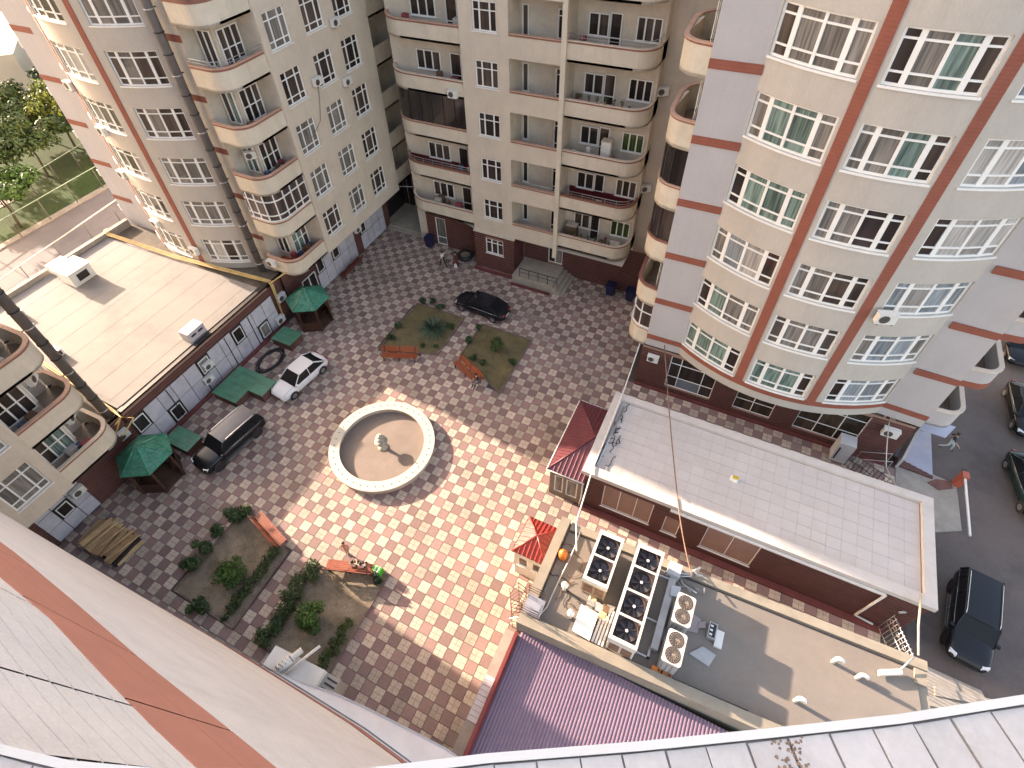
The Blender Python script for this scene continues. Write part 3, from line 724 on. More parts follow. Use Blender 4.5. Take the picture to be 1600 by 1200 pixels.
    place_windows(C, Path([(-9.38, 30.62), (-5.7, 30.62)]), 1.05, 2.7, [1, 1, 1], [1.1, .4], [2.0], lambda k: [M_GBR] * 3, inset=.08)
    coursed_wall(C, (-9.38, 32.2), (-9.38, 30.62), 0, 3.95); coursed_wall(C, (-5.7, 30.62), (-5.7, 32.6), 0, 4.1)
    coursed_wall(C, (-15.3, 32.22), (-9.38, 32.22), 0, 4.1, [(0.95, 2.0, .1, 3.0)])
    place_windows(C, Path([(-15.3, 32.22), (-9.38, 32.22)]), .95, 2.0, [1], [.8, 2.1], [.1], lambda k: [M_GGY], name='entrance_door', inset=.05, sill=0)
    coursed_wall(C, (-5.7, 32.75), (9.0, 32.75), 0, 4.3, [(2.3, 3.6, 1.0, 3.4)])
    place_windows(C, Path([(-5.7, 32.75), (9, 32.75)]), 2.3, 3.6, [1, 1], [2.4], [1.0], lambda k: [M_GDK, M_GGY], name='entrance_door', inset=.05, sill=0)
    m = MB(); m.box(-9.5, 30.3, 0, -5.6, 30.62, .22); m.box(-5.6, 29.62, 0, -2.0, 29.75, .22); m.build('plinth', MATS['plinth_red'], C)
    m = MB(); m.q([(-9.4, 30.7, 4.1), (-9.4, 32.4, 4.1), (-16.2, 32.4, 4.1), (-16.2, 32.9, 4.1)][::-1]); m.q([(-5.85, 30.7, 4.1), (3.5, 30.7, 4.1), (3.5, 32.8, 4.1), (-5.85, 32.8, 4.1)][::-1]); m.build('soffit', M_L, C)
    # entrance platform, steps and ramp rail
    m = MB(); m.box(-5.6, 29.95, 0, -1.9, 32.7, .85); m.box(-1.9, 29.95, 0, -1.55, 32.7, .6); m.box(-1.55, 29.95, 0, -1.2, 32.7, .35); m.box(-1.2, 29.95, 0, -.9, 32.7, .17)
    pl = m.build('entrance_platform', mat('platform_tile', (0.38, 0.33, 0.26), .7, var=.15), C)
    q = MB()
    for i in range(5): q.tube([(-4.9 + i * .85, 30.02, .85), (-4.9 + i * .85, 30.02, 1.75)], .03, 5)
    q.tube([(-4.9, 30.02, 1.75), (-1.5, 30.02, 1.75)], .035, 5); q.tube([(-4.9, 30.02, 1.35), (-1.5, 30.02, 1.35)], .02, 5); q.build('handrail', M_DKM, pl)
    m = MB(); m.prism([(-16.2, 42), (-16.2, 32.3), (-9.4, 32.3), (-9.4, 30.7), (-1.92, 30.7), (3.5, 32.6), (3.5, 33.7), (9, 33.7), (9, 42)], ZT, ZT + .4); m.build('roof', M_CON, C)
    # entrance court between the blocks
    E = thing('entrance_passage', 'dark entrance passage with pale steps in the far left corner of the courtyard', 'passage', (-17.6, 34, 0))
    m = MB(); m.box(-20.8, 32.4, 0, -15.5, 32.75, .14); m.box(-20.8, 32.75, 0, -15.5, 37, .28); m.build('steps', MATS['platform_tile'], E)
    m = MB(); m.box(-20.9, 37, 0, -16.2, 37.2, ZT); m.build('rear_wall', M_L, E)
    m = MB(); m.box(-20.8, 36.6, .28, -16.3, 36.7, 4.0); m.build('glazed_front', M_GDK, E)
    q = MB()
    for i in range(7): q.tube([(-20.2 + i * .7, 36.55, .28), (-20.2 + i * .7, 36.55, 4)], .04, 4)
    q.tube([(-20.8, 33.0, 4.25), (-16.3, 34.6, 4.25)], .05, 5); q.build('grille', M_MET, E)

# ================================================================== ground
def tile_material(name, col, light):
    m = mat(name, col, 0.75, var=0.10, vscale=0.45, fine=0.10, fscale=9, rnd=0.05, stain=(0.19, 0.155, 0.135), stain_amt=0.6, stain_scale=0.25, bump=0.15, bscale=20)
    n = m.node_tree.nodes; l = m.node_tree.links; b = n['Principled BSDF']
    geo = n.new('ShaderNodeNewGeometry'); sp = n.new('ShaderNodeSeparateXYZ'); l.new(geo.outputs['Position'], sp.inputs[0])
    # per-square tone from the cell index
    def cell(sock):
        d = n.new('ShaderNodeMath'); d.operation = 'DIVIDE'; d.inputs[1].default_value = 0.6; l.new(sock, d.inputs[0])
        f = n.new('ShaderNodeMath'); f.operation = 'FLOOR'; l.new(d.outputs[0], f.inputs[0]); return f.outputs[0]
    cx = n.new('ShaderNodeCombineXYZ'); l.new(cell(sp.outputs[0]), cx.inputs[0]); l.new(cell(sp.outputs[1]), cx.inputs[1])
    wn = n.new('ShaderNodeTexWhiteNoise'); wn.noise_dimensions = '3D'; l.new(cx.outputs[0], wn.inputs['Vector'])
    mr = n.new('ShaderNodeMapRange'); mr.inputs[3].default_value = 0.78; mr.inputs[4].default_value = 1.18; l.new(wn.outputs['Value'], mr.inputs[0])
    fac = mr.outputs[0]
    if light:   # embossed quarters and crazed veins cast into the pale squares
        def lines(sock):
            p = n.new('ShaderNodeMath'); p.operation = 'PINGPONG'; p.inputs[1].default_value = 0.3; l.new(sock, p.inputs[0])
            q = n.new('ShaderNodeMapRange'); q.inputs[1].default_value = 0.275; q.inputs[2].default_value = 0.295; q.inputs[3].default_value = 1; q.inputs[4].default_value = 0.62
            l.new(p.outputs[0], q.inputs[0]); return q.outputs[0]
        mm = n.new('ShaderNodeMath'); mm.operation = 'MULTIPLY'; l.new(lines(sp.outputs[0]), mm.inputs[0]); l.new(lines(sp.outputs[1]), mm.inputs[1])
        vo = n.new('ShaderNodeTexVoronoi'); vo.feature = 'DISTANCE_TO_EDGE'; vo.inputs['Scale'].default_value = 7.0; l.new(geo.outputs['Position'], vo.inputs['Vector'])
        vr = n.new('ShaderNodeMapRange'); vr.inputs[1].default_value = 0.01; vr.inputs[2].default_value = 0.06; vr.inputs[3].default_value = 0.72; vr.inputs[4].default_value = 1; l.new(vo.outputs['Distance'], vr.inputs[0])
        m2 = n.new('ShaderNodeMath'); m2.operation = 'MULTIPLY'; l.new(mm.outputs[0], m2.inputs[0]); l.new(vr.outputs[0], m2.inputs[1])
        m3 = n.new('ShaderNodeMath'); m3.operation = 'MULTIPLY'; l.new(m2.outputs[0], m3.inputs[0]); l.new(fac, m3.inputs[1]); fac = m3.outputs[0]
    old = b.inputs['Base Color'].links[0].from_socket
    mx = n.new('ShaderNodeMix'); mx.data_type = 'RGBA'; mx.blend_type = 'MULTIPLY'; mx.inputs[0].default_value = 1
    l.new(old, mx.inputs[6]); l.new(fac, mx.inputs[7]); l.new(mx.outputs[2], b.inputs['Base Color'])
    return m
M_SQL = tile_material('paving_tan', (0.52, 0.415, 0.33), True)
M_SQD = tile_material('paving_mauve', (0.26, 0.16, 0.145), False)
M_ASP = mat('asphalt', (0.118, 0.092, 0.083), 0.9, var=0.14, vscale=0.35, fine=0.12, fscale=25, bump=0.3, bscale=60, stain=(0.055, 0.05, 0.05), stain_amt=0.6, stain_scale=0.5)
M_MOR = mat('paving_joint', (0.09, 0.07, 0.06), 0.95, var=0.2)
BEDS = [[(-11.75, 24.25), (-7.3, 24.27), (-7.25, 19.9), (-11.75, 18.4)], [(-5.6, 24.25), (-1.24, 24.25), (-1.22, 18.45), (-5.6, 20.65)],
        [(-11.65, 3.95), (-7.4, 2.8), (-7.25, -1.75), (-11.72, -1.68)], [(-5.2, 2.8), (-1.25, 4.22), (-1.2, -1.5), (-5.2, -1.75)]]
FC = (-6.33, 11.12)
def inside(p, poly):
    c = False; n = len(poly)
    for i in range(n):
        a, b = poly[i], poly[(i + 1) % n]
        if (a[1] > p[1]) != (b[1] > p[1]) and p[0] < (b[0] - a[0]) * (p[1] - a[1]) / (b[1] - a[1]) + a[0]: c = not c
    return c
def build_ground():
    g = MB(); g.box(-400, -300, -0.6, 400, 400, -0.06); o = g.build('ground', M_ASP); tag(o, kind='structure')
    g = MB(); g.box(-21, -8, -0.06, 24.6, 38, -0.025); pv = g.build('courtyard_paving', M_MOR); tag(pv, kind='structure')
    cells = []
    for i in range(-35, 42):
        for j in range(-14, 64):
            x, y = (i + .5) * .6, (j + .5) * .6
            ok = (-20.3 < x < 6.8 and y < 33.6) or (6.8 <= x < 24.0 and 18.9 < y < 23.4) or (6.8 <= x < 23.6 and 9.4 < y < 12.7)
            if not ok: continue
            if any(inside((x, y), b) for b in BEDS): continue
            if hypot(x - FC[0], y - FC[1]) < 3.0: continue
            cells.append((x, y, (i + j) % 2 == 0))
    def dist(c): return (c[0] - CAMP.x) ** 2 + (c[1] - CAMP.y) ** 2 + (0 if (c[1] > -1.3 and not (c[0] > 4.8 and c[1] < 10) and -8 < c[0] < 6.7) else 1e6)
    cells.sort(key=dist)
    base = {}
    for lt in (True, False):
        m = MB(); h = 0.292; m.v = [(-h, -h, -.03), (h, -h, -.03), (h, h, -.03), (-h, h, -.03), (-h + .006, -h + .006, 0), (h - .006, -h + .006, 0), (h - .006, h - .006, 0), (-h + .006, h - .006, 0)]
        m.f = [(4, 5, 6, 7), (0, 1, 5, 4), (1, 2, 6, 5), (2, 3, 7, 6), (3, 0, 4, 7)]; m.mi = [0] * 5; m.sm = [False] * 5
        base[lt] = m
    meshes = {}
    for c in cells[:290]:
        if c[2] not in meshes:
            o = base[c[2]].build('paving_square', M_SQL if c[2] else M_SQD, pv, (c[0], c[1], 0)); meshes[c[2]] = o.data
        else: o = link('paving_square', meshes[c[2]], pv, (c[0], c[1], R_.uniform(-.003, .003)))
        o.rotation_euler = (R_.uniform(-.006, .006), R_.uniform(-.006, .006), R_.uniform(-.008, .008))
    for lt in (True, False):
        m = MB(); src = base[lt]
        for c in cells[290:]:
            if c[2] != lt: continue
            k = len(m.v); dz = R_.uniform(-.004, .004); tx, ty = R_.uniform(-.007, .007), R_.uniform(-.007, .007); a = R_.uniform(-.01, .01); ca, sa = cos(a), sin(a)
            for x, y, z in src.v: m.v.append((c[0] + x * ca - y * sa, c[1] + x * sa + y * ca, z + dz + x * tx + y * ty))
            for f in src.f: m.f.append(tuple(k + q for q in f)); m.mi.append(0); m.sm.append(False)
        o = m.build('pale_squares' if lt else 'mauve_squares', M_SQL if lt else M_SQD, pv); o['kind'] = 'stuff'
    # concrete apron and kerbs on the street side
    m = MB(); m.prism([(24.0, 19.0), (24.6, 19.0), (27.4, 20.5), (27.3, 23.7), (24.0, 24.2)], -.05, 0.03); o = m.build('pavement', M_CON); tag(o, kind='structure')
    m = MB(); m.prism([(24.3, 8), (25.6, 8), (27.9, 11.4), (27.7, 11.8), (24.3, 11.9)], -.05, .05); m.prism([(25.7, 10.6), (28.4, 11.3), (28.3, 11.6), (25.7, 11.1)], .05, .15); m.prism([(25.3, 10.0), (28.6, 10.7), (28.5, 11.0), (25.3, 10.5)], .05, .15)
    o = m.build('pavement', M_CON); tag(o, kind='structure')
    # west street and grass beyond the annex
    m = MB(); m.box(-53.5, -60, -.05, -39, 90, -.03); o = m.build('road', mat('road_grey', (0.16, 0.145, 0.145), .9, var=.12, vscale=.3, fine=.08, stain=(.18, .16, .15), stain_amt=.4)); tag(o, kind='structure')
    m = MB(); m.box(-54.3, -60, -.05, -53.5, 90, .08); o = m.build('kerb', M_CON); tag(o, kind='structure')
    m = MB(); m.box(-160, -60, -.05, -54.3, 160, -.01); o = m.build('lawn', mat('lawn_green', (0.022, 0.052, 0.008), 1, var=.35, vscale=.15, fine=.3, fscale=3, stain=(.13, .11, .06), stain_amt=.5, stain_scale=.1)); tag(o, kind='structure')
    m = MB(); m.box(-72, 14, -.01, -61, 21, .05); o = m.build('path', M_CON); tag(o, kind='structure')

M_SOIL = [mat('soil_green', (0.165, 0.125, 0.06), 1, var=.25, vscale=1.2, fine=.25, fscale=18, bump=.6, bscale=14, stain=(.16, .125, .06), stain_amt=.7, stain_scale=.8),
          mat('soil_tan', (0.24, 0.185, 0.13), 1, var=.25, vscale=1.0, fine=.2, fscale=14, bump=.7, bscale=12, stain=(.075, .072, .035), stain_amt=.75, stain_scale=.7)]
M_LF = [mat('leaf_dark', (0.030, 0.055, 0.020), .7, var=.35, vscale=6), mat('leaf_mid', (0.038, 0.080, 0.018), .7, var=.35, vscale=6), mat('leaf_bright', (0.055, 0.135, 0.018), .7, var=.3, vscale=5), mat('leaf_olive', (0.05, 0.075, 0.015), .75, var=.35, vscale=2), mat('leaf_yellow', (0.22, 0.26, 0.04), .75, var=.3, vscale=2)]
M_BARK = mat('bark', (0.10, 0.075, 0.055), .95, var=.25, vscale=4)
def leaves(mb, rnd, c, rx, ry, rz, n, s, mi=(0,)):
    for _ in range(n):
        while True:
            p = Vector((rnd.uniform(-1, 1), rnd.uniform(-1, 1), rnd.uniform(-1, 1)))
            if 0.15 < p.length < 1: break
        p = p * (0.75 + .25 * rnd.random()) if p.length > .5 else p
        q = Vector((c[0] + p.x * rx, c[1] + p.y * ry, c[2] + p.z * rz))
        nrm = (p.normalized() * .9 + Vector((rnd.uniform(-1, 1), rnd.uniform(-1, 1), rnd.uniform(-.3, 1)))).normalized()
        u = nrm.orthogonal().normalized(); a = rnd.uniform(0, 6.28); w = nrm.cross(u); u2 = u * cos(a) + w * sin(a); w2 = nrm.cross(u2); k = s * rnd.uniform(.6, 1.3)
        mb.q([q - u2 * k, q - w2 * k * .55, q + u2 * k, q + w2 * k * .55], rnd.choice(mi))
def shrub(label, c, r, h, n=420, mats=(0, 1), group=None, leaf=.085, name='shrub', cat='shrub', clumps=7, seed=0):
    rnd = random.Random(seed + int(c[0] * 97 + c[1] * 31)); t = thing(name, label, cat, (c[0], c[1], 0), group=group)
    m = MB()
    for i in range(clumps):
        a = rnd.uniform(0, 6.28); d = rnd.uniform(0.1, .62) * r; z = rnd.uniform(.3, .75) * h; rr = r * rnd.uniform(.35, .55)
        leaves(m, rnd, (c[0] + cos(a) * d, c[1] + sin(a) * d, z), rr, rr, min(rr, h * .3), n // clumps, leaf, tuple(range(len(mats))))
    m.build('foliage', [M_LF[i] for i in mats], t)
    s = MB()
    for i in range(4):
        a = rnd.uniform(0, 6.28); s.tube([(c[0], c[1], -.02), (c[0] + cos(a) * r * .4, c[1] + sin(a) * r * .4, h * .6)], [.03, .012], 5)
    s.build('stem', M_BARK, t)
    return t
def palmy(label, c, r, h):
    rnd = random.Random(3); t = thing('shrub', label, 'shrub', (c[0], c[1], 0)); m = MB()
    for i in range(320):
        a = rnd.uniform(0, 6.28); el = rnd.uniform(.15, 1.35); L = r * rnd.uniform(.75, 1.15); p0 = Vector((c[0] + cos(a) * .15, c[1] + sin(a) * .15, .2 + rnd.random() * h * .35))
        d = Vector((cos(a) * cos(el), sin(a) * cos(el), sin(el))); s = Vector((-sin(a), cos(a), 0)); w = .045
        pts = [p0 + d * L * k / 4 - Vector((0, 0, .45 * L * (k / 4) ** 2)) for k in range(5)]
        for k in range(4):
            wa, wb = w * (1 - k / 4.2), w * (1 - (k + 1) / 4.2); m.q([pts[k] - s * wa, pts[k] + s * wa, pts[k + 1] + s * wb, pts[k + 1] - s * wb], i % 2)
    m.build('foliage', [M_LF[0], mat('leaf_blue_green', (0.09, 0.15, 0.10), .6, var=.3, vscale=5)], t)
def build_beds():
    names = ['grassy flower bed beyond the fountain with a spiky shrub, left of the narrow path', 'grassy flower bed beyond the fountain, right of the narrow path by the black coupe', 'bare tan flower bed nearest the timber pile, left of the narrow path', 'bare tan flower bed with the children on its bench']
    M_KRB = mat('bed_edging', (0.20, 0.13, 0.105), .9, var=.2, stain=(.32, .27, .22), stain_amt=.5, stain_scale=1.5)
    for i, b in enumerate(BEDS):
        cx = sum(p[0] for p in b) / 4; cy = sum(p[1] for p in b) / 4
        B = thing('flower_bed', names[i], 'flower bed', (cx, cy, 0), group='four flower beds round the fountain')
        # soil as an uneven sheet
        m = MB(); N = 14; rnd = random.Random(i); P = {}
        q = b if i < 2 else b
        for u in range(N + 1):
            for v in range(N + 1):
                a = Vector(q[3]).lerp(Vector(q[2]), u / N); c = Vector(q[0]).lerp(Vector(q[1]), u / N); p = a.lerp(c, v / N)
                P[u, v] = (p.x, p.y, .03 + (rnd.uniform(0, .06) if 0 < u < N and 0 < v < N else 0))
        for u in range(N):
            for v in range(N): m.q([P[u, v], P[u + 1, v], P[u + 1, v + 1], P[u, v + 1]], 0, True)
        m.build('soil', M_SOIL[0 if i < 2 else 1], B, merge=True)
        m = MB()
        for k in range(4):
            p0, p1 = Vector(b[k]), Vector(b[(k + 1) % 4]); d = (p1 - p0); L = d.length; d.normalize(); n = Vector((d.y, -d.x)); ns = max(3, int(L / 1.0))
            for s in range(ns): m.obox(p0 + d * (L * (s + .5) / ns), d, n, L / ns / 2 - .012, .045, -.02, .10 + rnd.uniform(-.012, .012))
        m.build('edging', M_KRB, B)
        g = MB(); cnt = 2600 if i < 2 else 900
        for _ in range(cnt):
            u, v = rnd.random(), rnd.random(); p = Vector(q[3]).lerp(Vector(q[2]), u).lerp(Vector(q[0]).lerp(Vector(q[1]), u), v)
            a = rnd.uniform(0, 6.28); h = rnd.uniform(.03, .10); w = .012; dx, dy = cos(a) * w, sin(a) * w; lx, ly = rnd.uniform(-.05, .05), rnd.uniform(-.05, .05)
            g.q([(p.x - dx, p.y - dy, .03), (p.x + dx, p.y + dy, .03), (p.x + lx, p.y + ly, .04 + h)])
        lt = MB()
        for _ in range(420):
            u, v = rnd.uniform(-.06, 1.06), rnd.uniform(-.06, 1.06); p = Vector(q[3]).lerp(Vector(q[2]), u).lerp(Vector(q[0]).lerp(Vector(q[1]), u), v); a = rnd.uniform(0, 6.28); k = rnd.uniform(.015, .05); zz = .075 if 0 < u < 1 and 0 < v < 1 else .012
            lt.q([(p.x + cos(a) * k, p.y + sin(a) * k, zz), (p.x - sin(a) * k * .5, p.y + cos(a) * k * .5, zz + .01), (p.x - cos(a) * k, p.y - sin(a) * k, zz), (p.x + sin(a) * k * .5, p.y - cos(a) * k * .5, zz + .012)], rnd.randrange(3))
        o = lt.build('leaf_litter', [mat('litter_brown', (.12, .07, .035), .9), mat('litter_tan', (.30, .22, .12), .9), M_LF[1]], B); o['kind'] = 'stuff'
        o = g.build('grass', mat('grass_blade', (0.17, 0.145, 0.06), .9, var=.4, vscale=2), B); o['kind'] = 'stuff'
    palmy('large spiky blue-green shrub in the middle of the grassy bed left of the path', (-8.8, 21.9), 1.35, 1.0)
    shrub('round yellow-green shrub in the middle of the grassy bed by the black coupe', (-3.35, 22.2), .85, 1.3, 1300, (1, 3))
    shrub('small dark bush by the right-hand edging of the grassy bed near the coupe', (-1.6, 21.4), .38, .7)
    shrub('upper of two low bushes behind the bench with the seated person', (-4.5, 20.6), .38, .6)
    shrub('lower of two low bushes behind the bench with the seated person', (-3.6, 20.4), .38, .6)
    shrub('small bush on the left edging of the bed by the coupe, nearer the bench', (-5.5, 22.0), .42, .7)
    shrub('thin dark bush on the left edging of the bed by the coupe, nearer the coupe', (-5.6, 23.5), .34, .8, 240)
    shrub('rose bush at the far left corner of the grassy bed left of the path', (-11.3, 24.4), .35, .7, 260)
    shrub('rose bush midway along the far edge of the grassy bed left of the path', (-10.5, 24.8), .38, .7, 300)
    shrub('dense dark bush at the far edge of the grassy bed nearest the coupe', (-9.5, 24.4), .48, .8, 420)
    shrub('low plant on the left edging of the grassy bed, halfway along', (-11.6, 21.2), .42, .6, 300)
    shrub('low plant on the left edging of the grassy bed, beside the empty bench', (-11.5, 19.9), .42, .6, 300)
    shrub('sparse plant right of the empty bench inside the grassy bed', (-8.7, 20.1), .32, .4, 160)
    shrub('sparse plant at the near right corner of the grassy bed left of the path', (-7.7, 20.5), .28, .4, 130)
    shrub('sprawling weed patch at the right side of the grassy bed left of the path', (-7.8, 22.9), .5, .3, 300, (3, 1))
    shrub('bright green round shrub in the middle of the tan bed near the timber pile', (-9.2, .35), 1.1, 1.3, 2800, (1, 2), leaf=.075, clumps=12)
    shrub('bright green tall shrub in the middle of the bed behind the children', (-3.35, .4), 1.05, 1.6, 2800, (1, 2), leaf=.075, clumps=12)
    e = [(-11.85, -.2, .5), (-11.9, .85, .45), (-11.85, 1.9, .42), (-11.65, 3.1, .55), (-11.4, 3.75, .45)]
    lab = ['nearest the camera of the dark bushes along the left edge of the tan bed', 'second dark bush along the left edge of the tan bed, counted from the camera', 'middle one of the dark bushes along the left edge of the tan bed', 'widest dark bush at the upper end of the tan bed left edge', 'topmost dark bush at the tan bed corner by the bench']
    for (x, y, r), s in zip(e, lab): shrub(s, (x, y), r * 1.45, .9, 900, (0, 1), group='dark bushes along the left edge of the tan bed')
    shrub('dark bush at the near edge of the tan bed beside the white wall', (-9.7, -1.6), .8, .9, 1000, (0, 1))
    shrub('small plant at the near right corner of the tan bed', (-7.95, -1.6), .25, .5, 130, (0, 1))
    t = thing('hedge', 'low ragged hedge along the right edge of the tan bed', 'hedge', (-7.7, .6, 0)); m = MB(); rn = random.Random(4)
    for k in range(13): leaves(m, rn, (-7.8 + rn.uniform(-.25, .1), -1.1 + k * .3, .3), .42, .3, .28, 150, .07, (0, 1))
    m.build('foliage', [M_LF[0], M_LF[3]], t)
    t = thing('hedge', 'dark hedge along the left edge of the bed behind the children', 'hedge', (-5.2, 0, 0)); m = MB()
    for k in range(16): leaves(m, rn, (-5.3 + rn.uniform(-.3, .3), -1.6 + k * .29, .45), .55, .36, .42, 190, .08, (0, 1))
    m.build('foliage', [M_LF[0], M_LF[1]], t)
    t = thing('hedge', 'thin ragged hedge along the right edge of the bed behind the children', 'hedge', (-1.6, 0, 0)); m = MB()
    for k in range(10): leaves(m, rn, (-1.65 + rn.uniform(-.25, .1), -1.4 + k * .28, .25), .38, .3, .24, 120, .065, (0, 1))
    m.build('foliage', [M_LF[1], M_LF[3]], t)
    shrub('small dark bush under the end of the bench with the green bag', (-1.6, 3.6), .32, .5, 220, (0,))

def build_fountain():
    F = thing('fountain', 'round pale stone fountain basin with a dry floor and a small tiered spout', 'fountain', (*FC, 0))
    M_ST = mat('fountain_stone', (0.46, 0.40, 0.33), .6, var=.06, stain=(.42, .33, .23), stain_amt=.35, stain_scale=1.0)
    M_RM = mat('fountain_rim', (0.52, 0.49, 0.42), .5, var=.04)
    m = MB(); m.lathe([(3.42, -.02), (3.42, .40)], FC, 72); m.lathe([(2.88, .40), (2.88, .08)], FC, 72); m.build('wall', M_ST, F)
    m = MB(); m.lathe([(3.40, .40), (3.50, .40), (3.50, .50), (2.80, .50), (2.80, .40), (2.90, .40)], FC, 72, sm=False); rim = m.build('rim', M_RM, F)
    for k in range(40):
        a = 2 * pi * k / 40; m = MB(); m.lathe([(.0, .53), (.035, .53), (.035, .5)], (FC[0] + 3.18 * cos(a), FC[1] + 3.18 * sin(a)), 6); m.build('water_jet', M_DKM, rim)
    m = MB(); m.lathe([(0, .10), (1.2, .095), (2.9, .09)], FC, 72, sm=False); m.build('basin_floor', mat('basin_floor', (0.225, 0.175, 0.145), .7, var=.10, vscale=.8, stain=(.15, .115, .09), stain_amt=.5), F)
    S = MB(); S.lathe([(.34, .09), (.34, .16), (.16, .20), (.10, .45), (.09, .62), (.40, .70), (.44, .78), (.10, .74), (.08, .95), (.30, 1.02), (.33, 1.09), (.08, 1.06), (.06, 1.22), (.20, 1.28), (.22, 1.34), (.05, 1.32), (.07, 1.42), (.03, 1.52), (0, 1.54)], FC, 24)
    S.build('spout', mat('spout_stone', (.40, .36, .28), .6, var=.08), F)

M_BNC = mat('bench_orange', (0.30, 0.068, 0.026), .45, var=.15, vscale=3, coat=.3)
def bench(label, c, rz, L=2.75, mt=None):
    mt = mt or M_BNC
    t = thing('bench', label, 'bench', (c[0], c[1], 0), rz, group='orange slatted benches', local=True)
    for i in range(5): m = MB(); m.box(-L / 2, -.28 + i * .105, .42, L / 2, -.28 + i * .105 + .08, .455); m.build('seat_slat', mt, t)
    for i in range(4):
        m = MB(); y = .27 + i * .045; z = .52 + i * .115; m.hexa([(-L / 2, y, z), (L / 2, y, z), (L / 2, y + .03, z), (-L / 2, y + .03, z), (-L / 2, y + .035, z + .09), (L / 2, y + .035, z + .09), (L / 2, y + .065, z + .09), (-L / 2, y + .065, z + .09)]); m.build('back_slat', mt, t)
    for x in (-L / 2 + .18, 0, L / 2 - .18):
        m = MB(); m.box(x - .03, -.26, 0, x + .03, -.2, .42); m.box(x - .03, .2, 0, x + .03, .26, .42); m.box(x - .03, -.27, .37, x + .03, .27, .418); m.hexa([(x - .03, .23, .42), (x + .03, .23, .42), (x + .03, .27, .42), (x - .03, .27, .42), (x - .03, .44, .98), (x + .03, .44, .98), (x + .03, .48, .98), (x - .03, .48, .98)]); m.build('leg', M_DKM, t)
    return t
def build_benches():
    bench('empty orange bench by the grassy bed, left of the path, facing the fountain', (-9.65, 18.35), radians(21))
    bench('orange bench by the grassy bed with one seated person on its right end', (-4.15, 19.05), radians(-24))
    bench('empty orange bench at the corner of the tan bed near the fountain', (-9.1, 3.35), radians(-16) + pi)
    bench('orange bench with two children in pale tops and a green bag at its end', (-3.35, 3.55), radians(19) + pi)
    bench('dark red bench against the pale panel wall under the upper left block', (-19.5, 25.6), radians(-90) + radians(3), 2.9, mat('bench_dark_red', (0.17, 0.035, 0.02), .6, var=.2))

# ================================================================== pavilions and sheds
def pavilion(label, c):
    t = thing('pavilion', label, 'pavilion', (*c, 0), group='hexagonal pavilions with green roofs'); r = 1.75; x0, y0 = c
    MG = mat('pavilion_green', (0.015, 0.20, 0.125), .42, var=.3, vscale=2, fine=.35, fscale=9, stain=(.20, .27, .22), stain_amt=.75, stain_scale=5)  # stain colour paints pale sun flecks and chipped paint into the green
    MW = mat('pavilion_wood', (0.060, 0.022, 0.013), .6, var=.25, vscale=3)
    P = [(x0 + r * cos(radians(30 + 60 * i)), y0 + r * sin(radians(30 + 60 * i))) for i in range(6)]; A = (x0, y0, 3.55)
    for i in range(6):
        a, b = P[i], P[(i + 1) % 6]; m = MB(); m.q([(*a, 2.55), (*b, 2.55), A]); m.q([(*b, 2.5), (*a, 2.5), (x0, y0, 3.5)]); m.q([(*a, 2.5), (*b, 2.5), (*b, 2.55), (*a, 2.55)])
        for k in range(1, 9):
            e = Vector((*a, 2.56)).lerp(Vector((*b, 2.56)), k / 9); f = abs(k / 9 - .5) * 2; top = e.lerp(Vector(A), 1 - f) + Vector((0, 0, .01)); m.tube([e, top], .014, 4, caps=False)
        m.build('roof_panel', MG, t)
    for i in range(6): m = MB(); m.tube([(*P[i], 2.57), (A[0], A[1], 3.58)], .035, 5); m.build('roof_ridge', MG, t)
    Q = [(x0 + 1.4 * cos(radians(30 + 60 * i)), y0 + 1.4 * sin(radians(30 + 60 * i))) for i in range(6)]
    for i in range(6): m = MB(); m.box(Q[i][0] - .07, Q[i][1] - .07, 0, Q[i][0] + .07, Q[i][1] + .07, 2.5); m.build('post', MW, t)
    for i in range(6):
        if i == 5: continue
        a, b = Vector(Q[i]), Vector(Q[(i + 1) % 6]); d = (b - a).normalized(); n = Vector((d.y, -d.x)); m = MB(); m.obox((a + b) / 2, d, n, (b - a).length / 2 - .08, .025, .1, 1.0); m.obox((a + b) / 2, d, n, (b - a).length / 2 - .08, .03, 2.25, 2.45); m.build('side_panel', MW, t)
        m = MB(); m.obox((a + b) / 2 - n * .3, d, n, (b - a).length / 2 - .3, .2, .42, .47); m.build('seat', MW, t)
    m = MB(); m.prism(Q, 0, .06); m.build('floor', mat('pavilion_floor', (.09, .045, .03), .7, var=.2), t)
